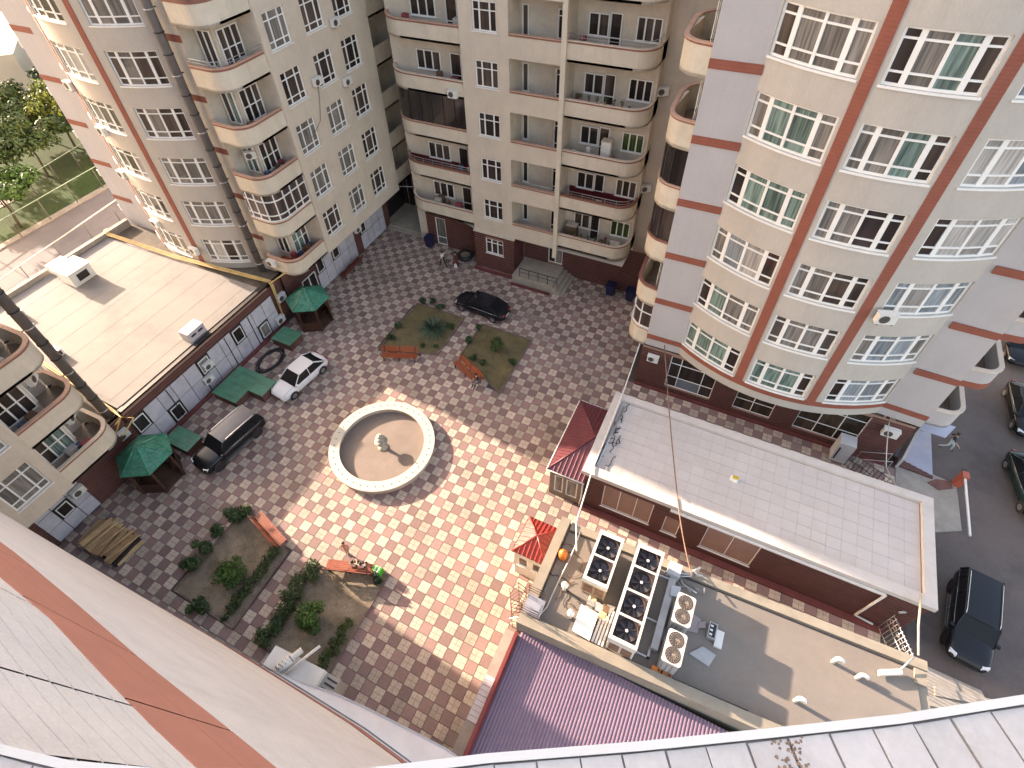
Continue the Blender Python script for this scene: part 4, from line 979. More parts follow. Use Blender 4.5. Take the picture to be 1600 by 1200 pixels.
def build_small():
    pavilion('hexagonal green-roofed pavilion at the corner of the upper left block', (-18.35, 19.0))
    pavilion('hexagonal green-roofed pavilion by the lower left block next to the black estate car', (-18.3, 3.25))
    def shed(label, polys):
        cx = sum(p[0] for p in polys[0][0]) / len(polys[0][0]); cy = sum(p[1] for p in polys[0][0]) / len(polys[0][0])
        t = thing('cellar_hatch', label, 'hatch', (cx, cy, 0), group='green sheet-covered cellar hatches')
        for poly, z in polys:
            m = MB(); m.prism(poly, 0, z - .06); m.build('base', mat('hatch_base', (.14, .06, .045), .8, var=.2), t)
            m = MB(); q = [(p[0] + (.08 if p[0] > cx else -.02), p[1] + (.06 if p[1] > cy else -.06)) for p in poly]; m.prism(q, z - .055, z)
            xs = [p[0] for p in q]; ys = [p[1] for p in q]
            m.build('cover', M_GRN, t)
            k = min(ys) + .35
            while k < max(ys) - .1: s = MB(); s.box(min(xs) + .02, k, z, max(xs) - .02, k + .025, z + .02); s.build('seam', M_GRN, t); k += .5
    shed('large stepped green cellar hatch beside the white car', [([(-19.9, 9.5), (-17.7, 9.5), (-17.7, 12.2), (-19.9, 12.2)], .75), ([(-17.6, 10.72), (-16.3, 10.72), (-16.3, 12.1), (-17.6, 12.1)], .85)])
    shed('small green cellar hatch by the lower left pavilion', [([(-19.8, 5.1), (-17.7, 5.1), (-17.7, 6.3), (-19.8, 6.3)], .75)])
    shed('small green cellar hatch beside the upper left pavilion', [([(-19.7, 15.5), (-17.9, 15.5), (-17.9, 16.9), (-19.7, 16.9)], .75)])
    h = thing('hose_coil', 'large loop of dark hose lying on the paving beside the white car', 'hose', (-18.7, 14.0, 0)); m = MB(); pts = []
    for i in range(190): a = i * .17; r = .82 + .10 * sin(i * .11) + i * .0014; pts.append((-18.75 + .78 * r * cos(a), 14.05 + 1.25 * r * sin(a), .04 + i * .0005))
    m.tube(pts, .035, 5); m.build('hose', M_BLK, h)
    # timber pile
    w = thing('timber_pile', 'pile of old tan boards and sheets stacked by the lower left block', 'timber pile', (-17.4, -1.3, 0)); rn = random.Random(8); wm = [mat('timber_a', (.50, .31, .16), .8, var=.25, vscale=2), mat('timber_b', (.38, .22, .11), .8, var=.25, vscale=2), mat('timber_c', (.60, .41, .22), .8, var=.2, vscale=2)]
    for k in range(15):
        m = MB(); x = -18.7 + k * .20 + rn.uniform(-.1, .1); wd = rn.uniform(.12, .36); z = .25 + rn.uniform(0, .5) - max(0, k - 10) * .05; a = radians(90 + rn.uniform(-9, 9)); L = rn.uniform(.7, 1.05)
        m.obox((x, -1.3 + rn.uniform(-.2, .2)), (cos(a), sin(a)), (-sin(a), cos(a)), L, wd, z, z + rn.uniform(.03, .09)); m.build('board', wm[k % 3], w)
    for k in range(5): m = MB(); m.tube([(-18.5 + k * .6, -2.2, .72 + rn.uniform(0, .12)), (-18.3 + k * .62 + rn.uniform(-.2, .2), -.3, .78)], .03, 4); m.build('stick', wm[2], w)
    m = MB(); m.box(-18.8, -2.2, 0, -15.9, -.4, .3); m.build('pallet', M_DKM, w)
    # bins
    MB_ = mat('bin_blue', (.012, .016, .06), .5, var=.2)
    for lab, (x, y) in (('dark blue rubbish bin by the glazed door under the left balconies of the far block', (-14.9, 31.6)), ('left of two dark blue bins at the far right corner of the courtyard', (2.6, 31.9)), ('right of two dark blue bins at the far right corner of the courtyard', (4.3, 31.9))):
        t = thing('rubbish_bin', lab, 'bin', (x, y, 0), group='dark blue rubbish bins'); m = MB(); m.hexa([(x - .28, y - .28, .08), (x + .28, y - .28, .08), (x + .28, y + .28, .08), (x - .28, y + .28, .08), (x - .36, y - .36, 1.0), (x + .36, y - .36, 1.0), (x + .36, y + .36, 1.0), (x - .36, y + .36, 1.0)]); m.build('body', MB_, t)
        m = MB(); m.box(x - .39, y - .39, 1.0, x + .39, y + .42, 1.08); m.build('lid', MB_, t)
        m = MB(); m.tube([(x - .3, y + .3, .1), (x + .3, y + .3, .1)], .1, 8); m.build('wheel', M_BLK, t)
    t = thing('tyre_planter', 'low dark round planter beside the brick block of the far building', 'planter', (-11.1, 31.4, 0)); m = MB(); m.lathe([(.35, 0), (.7, .05), (.75, .3), (.6, .42), (.45, .38)], (-11.0, 31.4), 16); m.build('planter', M_BLK, t); m = MB(); m.lathe([(0, .33), (.46, .34)], (-11.0, 31.4), 16); m.build('soil', M_SOIL[1], t)
    t = thing('manhole', 'round iron manhole cover set in the asphalt by the barrier', 'manhole', (25.6, 20.6, .03)); m = MB(); m.lathe([(0, .045), (.36, .045), (.42, .03)], (25.6, 20.6), 20); m.build('cover', M_DKM, t)

# ================================================================== annexes
def build_annexes():
    A = thing('annex_building', 'single-storey annex with a bright cream felt roof between the two left blocks', 'building', (-29.8, 11, 0))
    MRF = mat('roof_felt_cream', (0.205, 0.194, 0.183), .85, var=.07, vscale=.4, fine=.03, stain=(.13, .12, .112), stain_amt=.7, stain_scale=.25, bump=.15, bscale=8)
    m = MB(); m.box(-38.7, 4.7, 0, -20.75, 17.7, 3.7); m.build('walls', M_PNL, A)
    m = MB(); m.prism([(-38.2, 4.9), (-21.35, 4.6), (-21.3, 17.3), (-38.2, 17.0)], 3.7, 3.98); rf = m.build('roof', MRF, A)
    for i in range(17):
        x0_ = -38.2 + i * .993; m = MB(); m.prism([(x0_, 4.88), (x0_ + 1.02, 4.86), (x0_ + 1.02, 17.05 + .015 * i), (x0_, 17.04 + .015 * i)], 3.982 + .003 * (i % 2), 3.992 + .006 * (i % 2)); m.build('felt_strip', MRF, rf)
    m = MB(); m.box(-38.75, 4.6, 3.7, -38.35, 19.4, 4.35); m.build('parapet', M_CON, A)
    m = MB(); m.box(-21.25, 4.5, 3.7, -20.9, 17.9, 3.95); m.build('gutter', M_DKM, A)
    for ya, yb in ((17.35, 19.6), (2.9, 4.65)): m = MB(); m.box(-38.3, ya, 3.6, -21.3, yb, 3.72); m.build('roof_channel', mat('channel_dark', (.09, .075, .06), .9, var=.3, stain=(.2, .17, .13), stain_amt=.4), A)
    coursed_wall(A, (-20.72, 4.2), (-20.72, 18.2), 3.15, 3.95)
    panel_wall(A, (-20.7, 4.4), (-20.7, 17.6), 0.12, 3.12, 12, 2, skip=((2, 0), (5, 1), (8, 1), (10, 0), (0, 1)), wins=((2, 0, M_GDK), (5, 1, M_GGY), (8, 1, M_GDK), (10, 0, M_GGY), (0, 1, M_GDK)))
    coursed_wall(A, (-20.72, 2.6), (-20.72, 4.4), 0, 3.95); coursed_wall(A, (-20.72, 17.6), (-20.72, 19.0), 0, 3.95)
    m = MB(); m.box(-20.66, 4.4, 0, -20.35, 18, .12); m.build('plinth', MATS['plinth_red'], A)
    for k, y in enumerate((7.3, 9.9, 12.6, 15.0)): m = MB(); m.tube([(-20.62, y, .2), (-20.62, y, 3.1)], .035, 5); m.build('downpipe', M_DKM, A)
    # roof kit on the annex
    t = thing('roof_cabinet', 'white ventilation cabinet with a dark grille on the cream annex roof', 'ventilation unit', (-35.2, 12.2, 4))
    m = MB(); m.box(-36.4, 11.4, 4.0, -34.6, 13.2, 5.2); m.build('cabinet', M_WHT, t); m = MB(); m.box(-36.5, 11.3, 5.2, -34.5, 13.3, 5.27); m.build('lid', M_WHT, t); m = MB(); m.box(-34.59, 11.9, 4.3, -34.56, 12.8, 4.9); m.build('grille', M_DKM, t); m = MB(); m.box(-37.9, 11.6, 4.3, -36.4, 13.0, 5.0); m.build('duct', M_WHT, t)
    def vent(lab, x, y, s=.35, h=.55):
        t = thing('roof_vent', lab, 'vent', (x, y, 4)); m = MB(); m.box(x - s, y - s, 4.0, x + s, y + s, 4 + h); m.build('box', M_WHT, t); m = MB(); m.box(x + s, y - s * .7, 4.12, x + s + .02, y + s * .7, 4 + h - .1); m.build('grille', M_DKM, t)
    vent('small white vent box at the left edge of the cream roof', -35.6, 7.4); vent('small white vent box at the lower left of the cream roof above the yellow pipe', -29.2, 6.0)
    t = thing('roof_vent', 'tilted grey louvred box standing at the courtyard edge of the cream roof', 'vent', (-21.7, 11.4, 4)); m = MB(); m.box(-22.3, 10.8, 4.0, -21.4, 12.2, 4.75); m.build('box', M_PNL, t)
    for i in range(2): m = MB(); m.box(-21.39, 11.0 + i * .6, 4.35, -21.37, 11.4 + i * .6, 4.5); m.build('louvre', M_DKM, t)
    t = thing('gas_pipe', 'yellow gas pipe bundle crossing the annex roof at the foot of the upper block', 'pipe', (-30, 17.3, 4))
    for i in range(3): m = MB(); m.tube([(-38.6, 17.25 + i * .13, 4.5), (-38.2, 17.1 + i * .13, 4.25), (-30, 17.2 + i * .15, 4.2), (-22.0, 17.85 + i * .13, 4.2), (-20.7, 18.0 + i * .1, 4.2), (-20.5, 17.9 + i * .1, 3.9), (-20.45, 17.75, .3)], .05, 6); m.build('pipe', M_YEL, t)
    m = MB(); m.tube([(-20.6, 17.9, 4.1), (-19.9, 18.6, 4.6), (-19.7, 19.5, 4.6), (-20.3, 20.0, 4.4)], .05, 6); m.build('pipe', M_YEL, t)
    t = thing('gas_pipe', 'yellow gas pipe along the annex roof edge at the lower left block', 'pipe', (-28, 5, 4))
    for i in range(2): m = MB(); m.tube([(-36, 6.1 - i * .15, 4.15), (-29, 5.1 - i * .13, 4.2), (-21.2, 4.35 - i * .1, 4.2), (-20.4, 4.2, 4.1), (-20.1, 3.6, 4.2)], .05, 6); m.build('pipe', M_YEL, t)
    m = MB(); m.tube([(-20.4, 4.2, 4.1), (-19.6, 4.5, 4.1), (-19.3, 3.4, 3.9), (-19.9, 3.0, 3.6)], .05, 6, closed=True); m.build('pipe_loop', M_YEL, t)

    # ---- annex with the pale tiled roof
    B = thing('annex_building', 'long dark brick annex with a pale tiled flat roof in front of the bowed tower', 'building', (15.5, 15.9, 0))
    MT = mat('roof_tile_pale', (0.50, 0.455, 0.43), .6, var=.05, vscale=.5, rnd=.035, stain=(.40, .33, .26), stain_amt=.3, stain_scale=.7)
    m = MB(); m.box(7.1, 12.95, 0, 23.95, 18.85, 3.55); m.build('walls', M_JNT, B)
    m = MB()
    for a in ((6.82, 12.8, 24.18, 13.35), (6.82, 18.55, 24.18, 19.0), (6.82, 13.35, 7.35, 18.55), (23.65, 13.35, 24.18, 18.55)): m.box(a[0], a[1], 3.55, a[2], a[3], 3.86)
    m.build('parapet', mat('parapet_pale', (0.52, 0.475, 0.44), .7, var=.06, stain=(.36, .30, .25), stain_amt=.35, stain_scale=1.2), B)
    m = MB(); m.box(7.35, 13.35, 3.55, 23.65, 18.55, 3.62); base = m.build('roof_bed', mat('roof_grout', (.30, .265, .24), .9, var=.2), B)
    nx, ny = 23, 8; wx, wy = (23.6 - 7.4) / nx, (18.5 - 13.4) / ny; first = None
    for i in range(nx):
        for j in range(ny):
            loc = (7.4 + (i + .5) * wx, 13.4 + (j + .5) * wy, 3.62 + R_.uniform(-.004, .004))
            if first is None: m = MB(); m.box(-wx / 2 + .005, -wy / 2 + .005, 0, wx / 2 - .005, wy / 2 - .005, .03); o = m.build('roof_tile', MT, base, loc); first = o.data
            else: o = link('roof_tile', first, base, loc)
            o.rotation_euler = (R_.uniform(-.005, .005), R_.uniform(-.005, .005), 0)
    wo = [(1.15, 4.0, .8, 3.1), (4.75, 5.6, .7, 2.4), (6.9, 9.6, .7, 3.1)]
    coursed_wall(B, (7.05, 12.9), (24.0, 12.9), 0.1, 3.55, wo)
    sp = Path([(7.05, 12.9), (24.0, 12.9)]); MBL = mat('blind_tan', (.24, .215, .135), .5, var=.08, coat=.25, stain=(.35, .10, .06), stain_amt=.0)
    for (a, b, z0, z1), n in zip(wo, (3, 1, 2)): place_windows(B, sp, a, b, [1] * n, [z1 - z0], [z0], lambda k: [MBL] * 3, inset=.07, fw=.05, mull=.035, sill=.05)
    coursed_wall(B, (7.05, 18.9), (7.05, 12.9), 0, 3.55); coursed_wall(B, (24.0, 12.9), (24.0, 18.9), 0, 3.55); coursed_wall(B, (24.0, 18.9), (7.05, 18.9), 0, 3.55)
    m = MB(); m.box(7.0, 12.5, 0, 23.6, 12.85, .16); m.build('plinth', MATS['plinth_red'], B)
    g = MB(); g.box(11.9, 12.7, 3.38, 22.2, 12.82, 3.5); g.build('gutter', M_WHT, B)
    g = MB(); g.tube([(22.2, 12.76, 3.45), (22.0, 12.72, .5), (22.9, 12.72, .3)], .06, 6); g.build('downpipe', M_WHT, B)
    # slanting roof litter
    t = thing('paper_bag', 'small yellow and white torn bag lying on the pale tiled roof', 'bag', (14.6, 16.0, 3.66)); m = MB(); rn = random.Random(2)
    m.hexa([(14.35, 15.75, 3.66), (14.75, 15.7, 3.66), (14.85, 16.1, 3.66), (14.4, 16.15, 3.66), (14.4, 15.8, 3.72), (14.7, 15.78, 3.76), (14.78, 16.05, 3.73), (14.45, 16.1, 3.7)]); m.build('bag', mat('bag_white', (.7, .68, .6), .5), t); m = MB(); m.box(14.5, 15.9, 3.765, 14.8, 16.1, 3.775); m.build('print', mat('bag_yellow', (.5, .36, .03), .5), t)
    t = thing('wire_tangle', 'tangle of black cables and scraps at the left end of the pale tiled roof', 'cables', (7.7, 15.8, 3.66))
    for k in range(9):
        m = MB(); p = Vector((7.5 + rn.uniform(0, .4), 13.8 + k * .45, 3.69)); pts = []
        for i in range(9): pts.append(tuple(p)); p = p + Vector((rn.uniform(-.14, .16), rn.uniform(-.05, .32), rn.uniform(-.005, .008)))
        m.tube(pts, .022, 4); m.build('cable', M_BLK, t)
    m = MB(); m.tube([(7.45, 13.6, 3.7), (7.62, 18.2, 3.72)], .05, 6); m.build('conduit', M_MET, t)
    # ---- maroon half-hipped porch roof on its west end, glazed room under it
    G = thing('porch', 'glazed porch with a maroon ribbed half-hip roof at the end of the brick annex', 'porch', (5.9, 15.3, 0))
    MM = mat('roof_maroon', (0.135, 0.032, 0.040), .38, var=.12, vscale=2, coat=.25); ap_ = Vector((6.72, 15.4, 3.55)); c = [Vector((4.8, 12.58, 2.9)), Vector((4.8, 18.15, 2.9)), Vector((6.95, 18.1, 2.9)), Vector((7.1, 12.58, 2.9))]
    def ribbed(name, a, b, top, n, m_, par, top2=None):
        m = MB(); t2 = top2 or top; m.q([a, b, t2, top] if top2 else [a, b, top]); nrm = (b - a).cross(top - a).normalized(); nrm = nrm if nrm.z > 0 else -nrm
        th = nrm * -.04; m.q([a + th, b + th, (t2 + th), top + th] if top2 else [a + th, b + th, top + th])
        for k in range(n):
            e = a.lerp(b, (k + .5) / n); f = (k + .5) / n
            # intersection with the side edges
            d1 = (top - a); d2 = (t2 - b); up = (nrm.cross((b - a).normalized())); up = up if up.z > 0 else -up
            L = 99
            for (p, d) in ((a, d1), (b, d2)):
                # solve e + up*t = p + d*s in the plane
                x = (b - a).normalized(); A1 = d.dot(x); B1 = d.dot(up); ex = (e - p).dot(x)
                if abs(A1) > 1e-6:
                    s = ex / A1
                    if s > 0: L = min(L, B1 * s)
            L = min(L, (top - a).dot(up)); m.tube([e + nrm * .012, e + up * L + nrm * .012], .03, 5, caps=False)
        return m.build(name, m_, par)
    ribbed('roof_panel', c[0], c[1], ap_, 24, MM, G); ribbed('roof_panel', c[3], c[0], ap_, 9, MM, G); ribbed('roof_panel', c[1], c[2], ap_, 9, MM, G)
    for e in (c[0], c[1]): m = MB(); m.tube([e + Vector((0, 0, .03)), ap_ + Vector((0, 0, .03))], .04, 5); m.build('roof_ridge', MM, G)
    m = MB(); m.tube([c[3], c[0], c[1], c[2]], .045, 5); m.build('gutter', M_WHT, G)
    MGF = mat('porch_frame_taupe', (.20, .155, .12), .6, var=.1)
    p = Path([(7.0, 12.78), (4.95, 12.78)][::-1]); m = MB(); facade(m, p, 0, 2.88, [(.3, .85, .5, 2.3), (1.05, 1.75, .5, 2.3)], .08); m.build('wall', MGF, G)
    for a, b in ((.3, .85), (1.05, 1.75)): place_windows(G, p, a, b, [1], [1.8], [.5], lambda k: [M_GGY], inset=.05, sill=0)
    p = Path([(4.95, 18.0), (4.95, 12.78)]); m = MB(); facade(m, p, 0, 2.88, [(.4 + 1.2 * i, 1.3 + 1.2 * i, .5, 2.3) for i in range(4)], .08); m.build('wall', MGF, G)
    for i in range(4): place_windows(G, p, .4 + 1.2 * i, 1.3 + 1.2 * i, [1], [1.8], [.5], lambda k: [M_GGY], inset=.05, sill=0)
    m = MB(); m.tube([(7.0, 12.68, 2.85), (7.02, 12.68, 1.2), (6.95, 12.7, .1)], .05, 6); m.build('downpipe', M_WHT, G)
    # ---- little red hip-roofed kiosk
    K = thing('kiosk', 'small white kiosk with a bright red ribbed pyramid roof beside the plant roof', 'kiosk', (5.95, 8.4, 0))
    MR = mat('roof_red', (0.36, 0.045, 0.035), .4, var=.12, vscale=2, coat=.3); ap2 = Vector((6.0, 8.38, 3.55)); c = [Vector((5.02, 7.32, 2.95)), Vector((6.9, 7.32, 2.95)), Vector((6.9, 9.46, 2.95)), Vector((5.08, 9.46, 2.95))]
    for i in range(4): ribbed('roof_panel', c[i], c[(i + 1) % 4], ap2, 8, MR, K)
    for i in range(4): m = MB(); m.tube([c[i], ap2 + Vector((0, 0, .02))], .045, 5); m.build('roof_ridge', MR, K)
    m = MB(); m.tube(c, .03, 5, closed=True); m.build('eaves', M_DKM, K)
    for pts in (((5.1, 7.42), (6.85, 7.42)), ((5.1, 9.35), (5.1, 7.42))):
        p = Path(pts); m = MB(); ops = [(.2, .8, 1.3, 2.3), (1.0, 1.6, 1.3, 2.3)]; facade(m, p, 0, 2.93, ops, .08); m.build('wall', M_WHT, K)
        for o in ops: place_windows(K, p, o[0], o[1], [1], [1.0], [1.3], lambda k: [M_GBR], inset=.04, sill=.04)
    # ---- building that carries the cooling plant
    H = thing('plant_building', 'flat grey roof building carrying the rooftop cooling plant', 'building', (15, 7.4, 0))
    poly = [(6.85, 3.92), (13.05, 4.2), (17, 4.4), (24.2, 4.9), (23.6, 10.15), (7.0, 9.62)]
    MHR = mat('roof_felt_grey', (0.20, 0.172, 0.148), .9, var=.10, vscale=.5, fine=.06, fscale=20, stain=(.15, .13, .11), stain_amt=.35, stain_scale=.4, bump=.25, bscale=20)
    MHP = mat('roof_coping_tan', (0.27, 0.235, 0.185), .9, var=.10, stain=(.15, .13, .1), stain_amt=.4, stain_scale=.9)
    m = MB(); m.prism(poly, 0, 3.72); m.build('walls', MHP, H)
    m = MB(); m.prism([(7.4, 4.3), (13, 4.6), (23.8, 5.2), (23.2, 9.75), (7.45, 9.25)], 3.72, 3.84); m.build('roof', MHR, H)
    m = MB()
    m.strip([(6.87, 9.64), (6.85, 3.92), (13.05, 4.2), (17, 4.4), (24.2, 4.9)], 3.73, 4.18, .48)
    m.strip([(23.62, 10.17), (7.44, 9.64)], 3.73, 3.98, .42); m.build('parapet', MHP, H)
    m = MB(); m.box(23.15, 9.1, 3.85, 23.6, 9.7, 3.95); m.build('corner_pad', MHP, H)
    m = MB(); m.strip([(23.1, 9.66), (7.5, 9.19)], 3.85, 3.875, .05); m.build('flashing', M_DKM, H)
    m = MB(); m.strip([(8.3, 4.46), (13.0, 4.72), (17.0, 4.95)], 3.85, 3.93, .06); m.build('cable_tray', M_DKM, H)
    # ---- purple ribbed lean-to
    L = thing('lean_to_roof', 'low lean-to with a purple ribbed metal roof below the white parapet', 'roof', (12, 1, 0))
    MP = mat('roof_purple', (0.235, 0.155, 0.205), .42, var=.08, vscale=1.5, coat=.15, stain=(.30, .22, .22), stain_amt=.3, stain_scale=1.0)
    m = MB(); x = 7.1; z = lambda y: 2.95 + .05 * y
    while x < 24:
        for a, b, h in ((0, .05, 0), (.05, .075, 1), (.075, .125, 2), (.125, .15, 3)):
            ya, yb = -6.0, 4.1; za = {0: (0, 0), 1: (0, .045), 2: (.045, .045), 3: (.045, 0)}[h]
            m.q([(x + a, ya, z(ya) + za[0]), (x + b, ya, z(ya) + za[1]), (x + b, yb, z(yb) + za[1]), (x + a, yb, z(yb) + za[0])])
        x += .15
    m.build('roof_sheet', MP, L)
    m = MB(); m.box(6.9, -6, 0, 24, 4.0, 2.6); m.build('walls', M_CON, L)
    m = MB(); m.hexa([(6.9, -6, 2.6), (7.12, -6, 2.6), (7.12, 3.7, 2.6), (6.9, 3.7, 2.6), (6.9, -6, z(-6) + .45), (7.05, -6, z(-6) + .45), (7.05, 3.7, z(3.7) + .5), (6.9, 3.7, z(3.7) + .5)]); m.build('flashing', mat('flashing_red', (.19, .028, .024), .5, var=.15), L)
    m = MB(); m.box(6.3, -6, 0, 6.88, 3.9, 2.55); m.build('side_ledge', M_CON, L)
    for k in range(9): m = MB(); m.box(6.33, -.2 + k * .215, 2.56, 6.88, -.2 + k * .215 + .2, 2.60 + .012 * (k % 2)); m.build('sheet', mat('sheet_white', (.50, .50, .52), .5, var=.15, stain=(.3, .28, .27), stain_amt=.5, stain_scale=3), L)
    for i in range(1): m = MB(); m.tube([(6.25, 3.6, .1), (6.22, 0, .1), (6.2, -1.0, .12), (5.95, -1.5, .15)], .03, 5); m.build('drain_pipe', M_MET, L)

# ================================================================== cooling plant on the roof
M_CAB = mat('cabinet_ivory', (0.66, 0.62, 0.55), .45, var=.06, stain=(.32, .22, .14), stain_amt=.35, stain_scale=1.3)
M_PIT = mat('fan_pit', (0.05, 0.035, 0.035), .6, var=.2); M_BLD = mat('fan_blade', (0.035, 0.036, 0.045), .3, var=.2, coat=.3)
def axial_fan(par, x, y, z, r, first=[None]):
    m = MB(); m.lathe([(r * 1.04, z + .02), (r * 1.04, z - .28)], (x, y), 24); m.build('fan_ring', M_PIT, par)
    m = MB(); m.lathe([(0, z - .10), (r * .17, z - .11), (r * .19, z - .18)], (x, y), 10, sm=False)
    for k in range(7):
        a = 2 * pi * k / 7; pts = []
        for t, rr, zz in ((-.18, .17, -.22), (.28, .17, -.12), (.42, .97, -.11), (-.12, .94, -.24)): pts.append((x + r * rr * cos(a + t), y + r * rr * sin(a + t), z + zz))
        m.q(pts)
    m.build('fan_blades', M_BLD, par)
    m = MB(); m.lathe([(.0, z - .06), (.07, z - .07)], (x, y), 8, sm=False); m.build('fan_hub', M_WHT, par)
def chiller(label, x0, y0, x1, y1, z0, z1, n, end):
    t = thing('chiller', label, 'cooling unit', ((x0 + x1) / 2, (y0 + y1) / 2, z0), group='big fan coolers on the plant roof'); W = x1 - x0; H_ = (y1 - y0)
    m = MB(); m.box(x0 + .03, y0 + .03, z0 + .25, x1 - .03, y1 - .03, z1 - .34); m.build('cabinet', end, t)
    # top deck with square pits
    m = MB(); m.strip([(x0, y1), (x0, y0), (x1, y0), (x1, y1)][::1], z1 - .34, z1, .04); m.box(x0, y1 - .04, z1 - .34, x1, y1, z1)
    e = .13; ph = H_ / n
    for k in range(n): m.box(x0, y0 + k * ph - (.0 if k == 0 else .05), z1 - .02, x1, y0 + k * ph + (.16 if k == 0 else .05), z1 + .012)
    m.box(x0, y1 - .22, z1 - .02, x1, y1, z1 + .012); m.box(x0, y0, z1 - .018, x0 + e, y1, z1 + .014); m.box(x1 - e * .8, y0, z1 - .018, x1, y1, z1 + .014)
    m.build('top_frame', M_CAB, t)
    m = MB(); m.box(x0 + .04, y0 + .04, z1 - .33, x1 - .04, y1 - .04, z1 - .29); m.build('pit_floor', mat('pit_floor_pinkish', (.20, .14, .125), .5, var=.2), t)
    for k in range(n):
        cy = y0 + (k + .5) * ph + (.05 if k == 0 else 0) - (.06 if k == n - 1 else 0); axial_fan(t, (x0 + x1) / 2 + .02, cy, z1 - .03, min(W, ph) * .40)
    for (x, y) in ((x0 + .05, y0 + .05), (x1 - .1, y0 + .05), (x0 + .05, y1 - .1), (x1 - .1, y1 - .1)): m = MB(); m.box(x, y, z0, x + .06, y + .06, z0 + .25); m.build('leg', M_CAB, t)
    m = MB(); m.box(x0 + .12, y0 - .0, z0 + .4, x0 + W * .46, y0 + .028, z1 - .6); m.box(x0 + W * .54, y0, z0 + .4, x1 - .12, y0 + .028, z1 - .6); m.build('end_panel', mat('coil_brown', (.17, .09, .06), .6, var=.3, stain=(.3, .24, .18), stain_amt=.4), t)
def vrf(label, x0, y0, x1, y1, z0, z1):
    t = thing('condenser_unit', label, 'cooling unit', ((x0 + x1) / 2, (y0 + y1) / 2, z0), group='twin-fan condensers on the plant roof')
    c = [((x0 + x1) / 2, (y0 + y1) / 2)]; r = .12
    def rr(x0, y0, x1, y1, r): return arc((x1 - r, y0 + r), r, -90, 0, 4) + arc((x1 - r, y1 - r), r, 0, 90, 4) + arc((x0 + r, y1 - r), r, 90, 180, 4) + arc((x0 + r, y0 + r), r, 180, 270, 4)
    m = MB(); m.prism(rr(x0 + .02, y0 + .02, x1 - .02, y1 - .02, r), z0 + .1, z1 - .08); m.build('cabinet', mat('cabinet_grey', (.33, .34, .34), .5, var=.1), t)
    m = MB(); m.prism(rr(x0, y0, x1, y1, r), z1 - .08, z1); m.build('lid', M_CAB, t)
    for cy in (y0 + (y1 - y0) * .27, y0 + (y1 - y0) * .73):
        f = MB(); f.lathe([(0, z1 + .006), (.325, z1 + .006)], ((x0 + x1) / 2, cy), 24, sm=False); g = f.build('fan_grille', M_PIT, t)
        w = MB()
        for k in range(5): w.lathe([(.06 + k * .065, z1 + .012), (.075 + k * .065, z1 + .016)], ((x0 + x1) / 2, cy), 24, sm=False)
        for k in range(16): a = 2 * pi * k / 16; w.tube([((x0 + x1) / 2 + .05 * cos(a), cy + .05 * sin(a), z1 + .018), ((x0 + x1) / 2 + .32 * cos(a), cy + .32 * sin(a), z1 + .018)], .006, 3)
        w.lathe([(0, z1 + .03), (.055, z1 + .022)], ((x0 + x1) / 2, cy), 10); w.build('wire_guard', mat('guard_tan', (.30, .25, .20), .4, metal=.4, var=.1), g)
    m = MB(); m.box(x0 + .05, y0 + .1, z0, x1 - .05, y0 + .2, z0 + .1); m.box(x0 + .05, y1 - .2, z0, x1 - .05, y1 - .1, z0 + .1); m.build('feet', M_DKM, t)
    for k in range(3): m = MB(); m.box(x0 + .12 + k * .2, y0 + .0, z0 + .2, x0 + .13 + k * .2, y0 + .018, z1 - .3); m.build('seam', M_PIT, t)
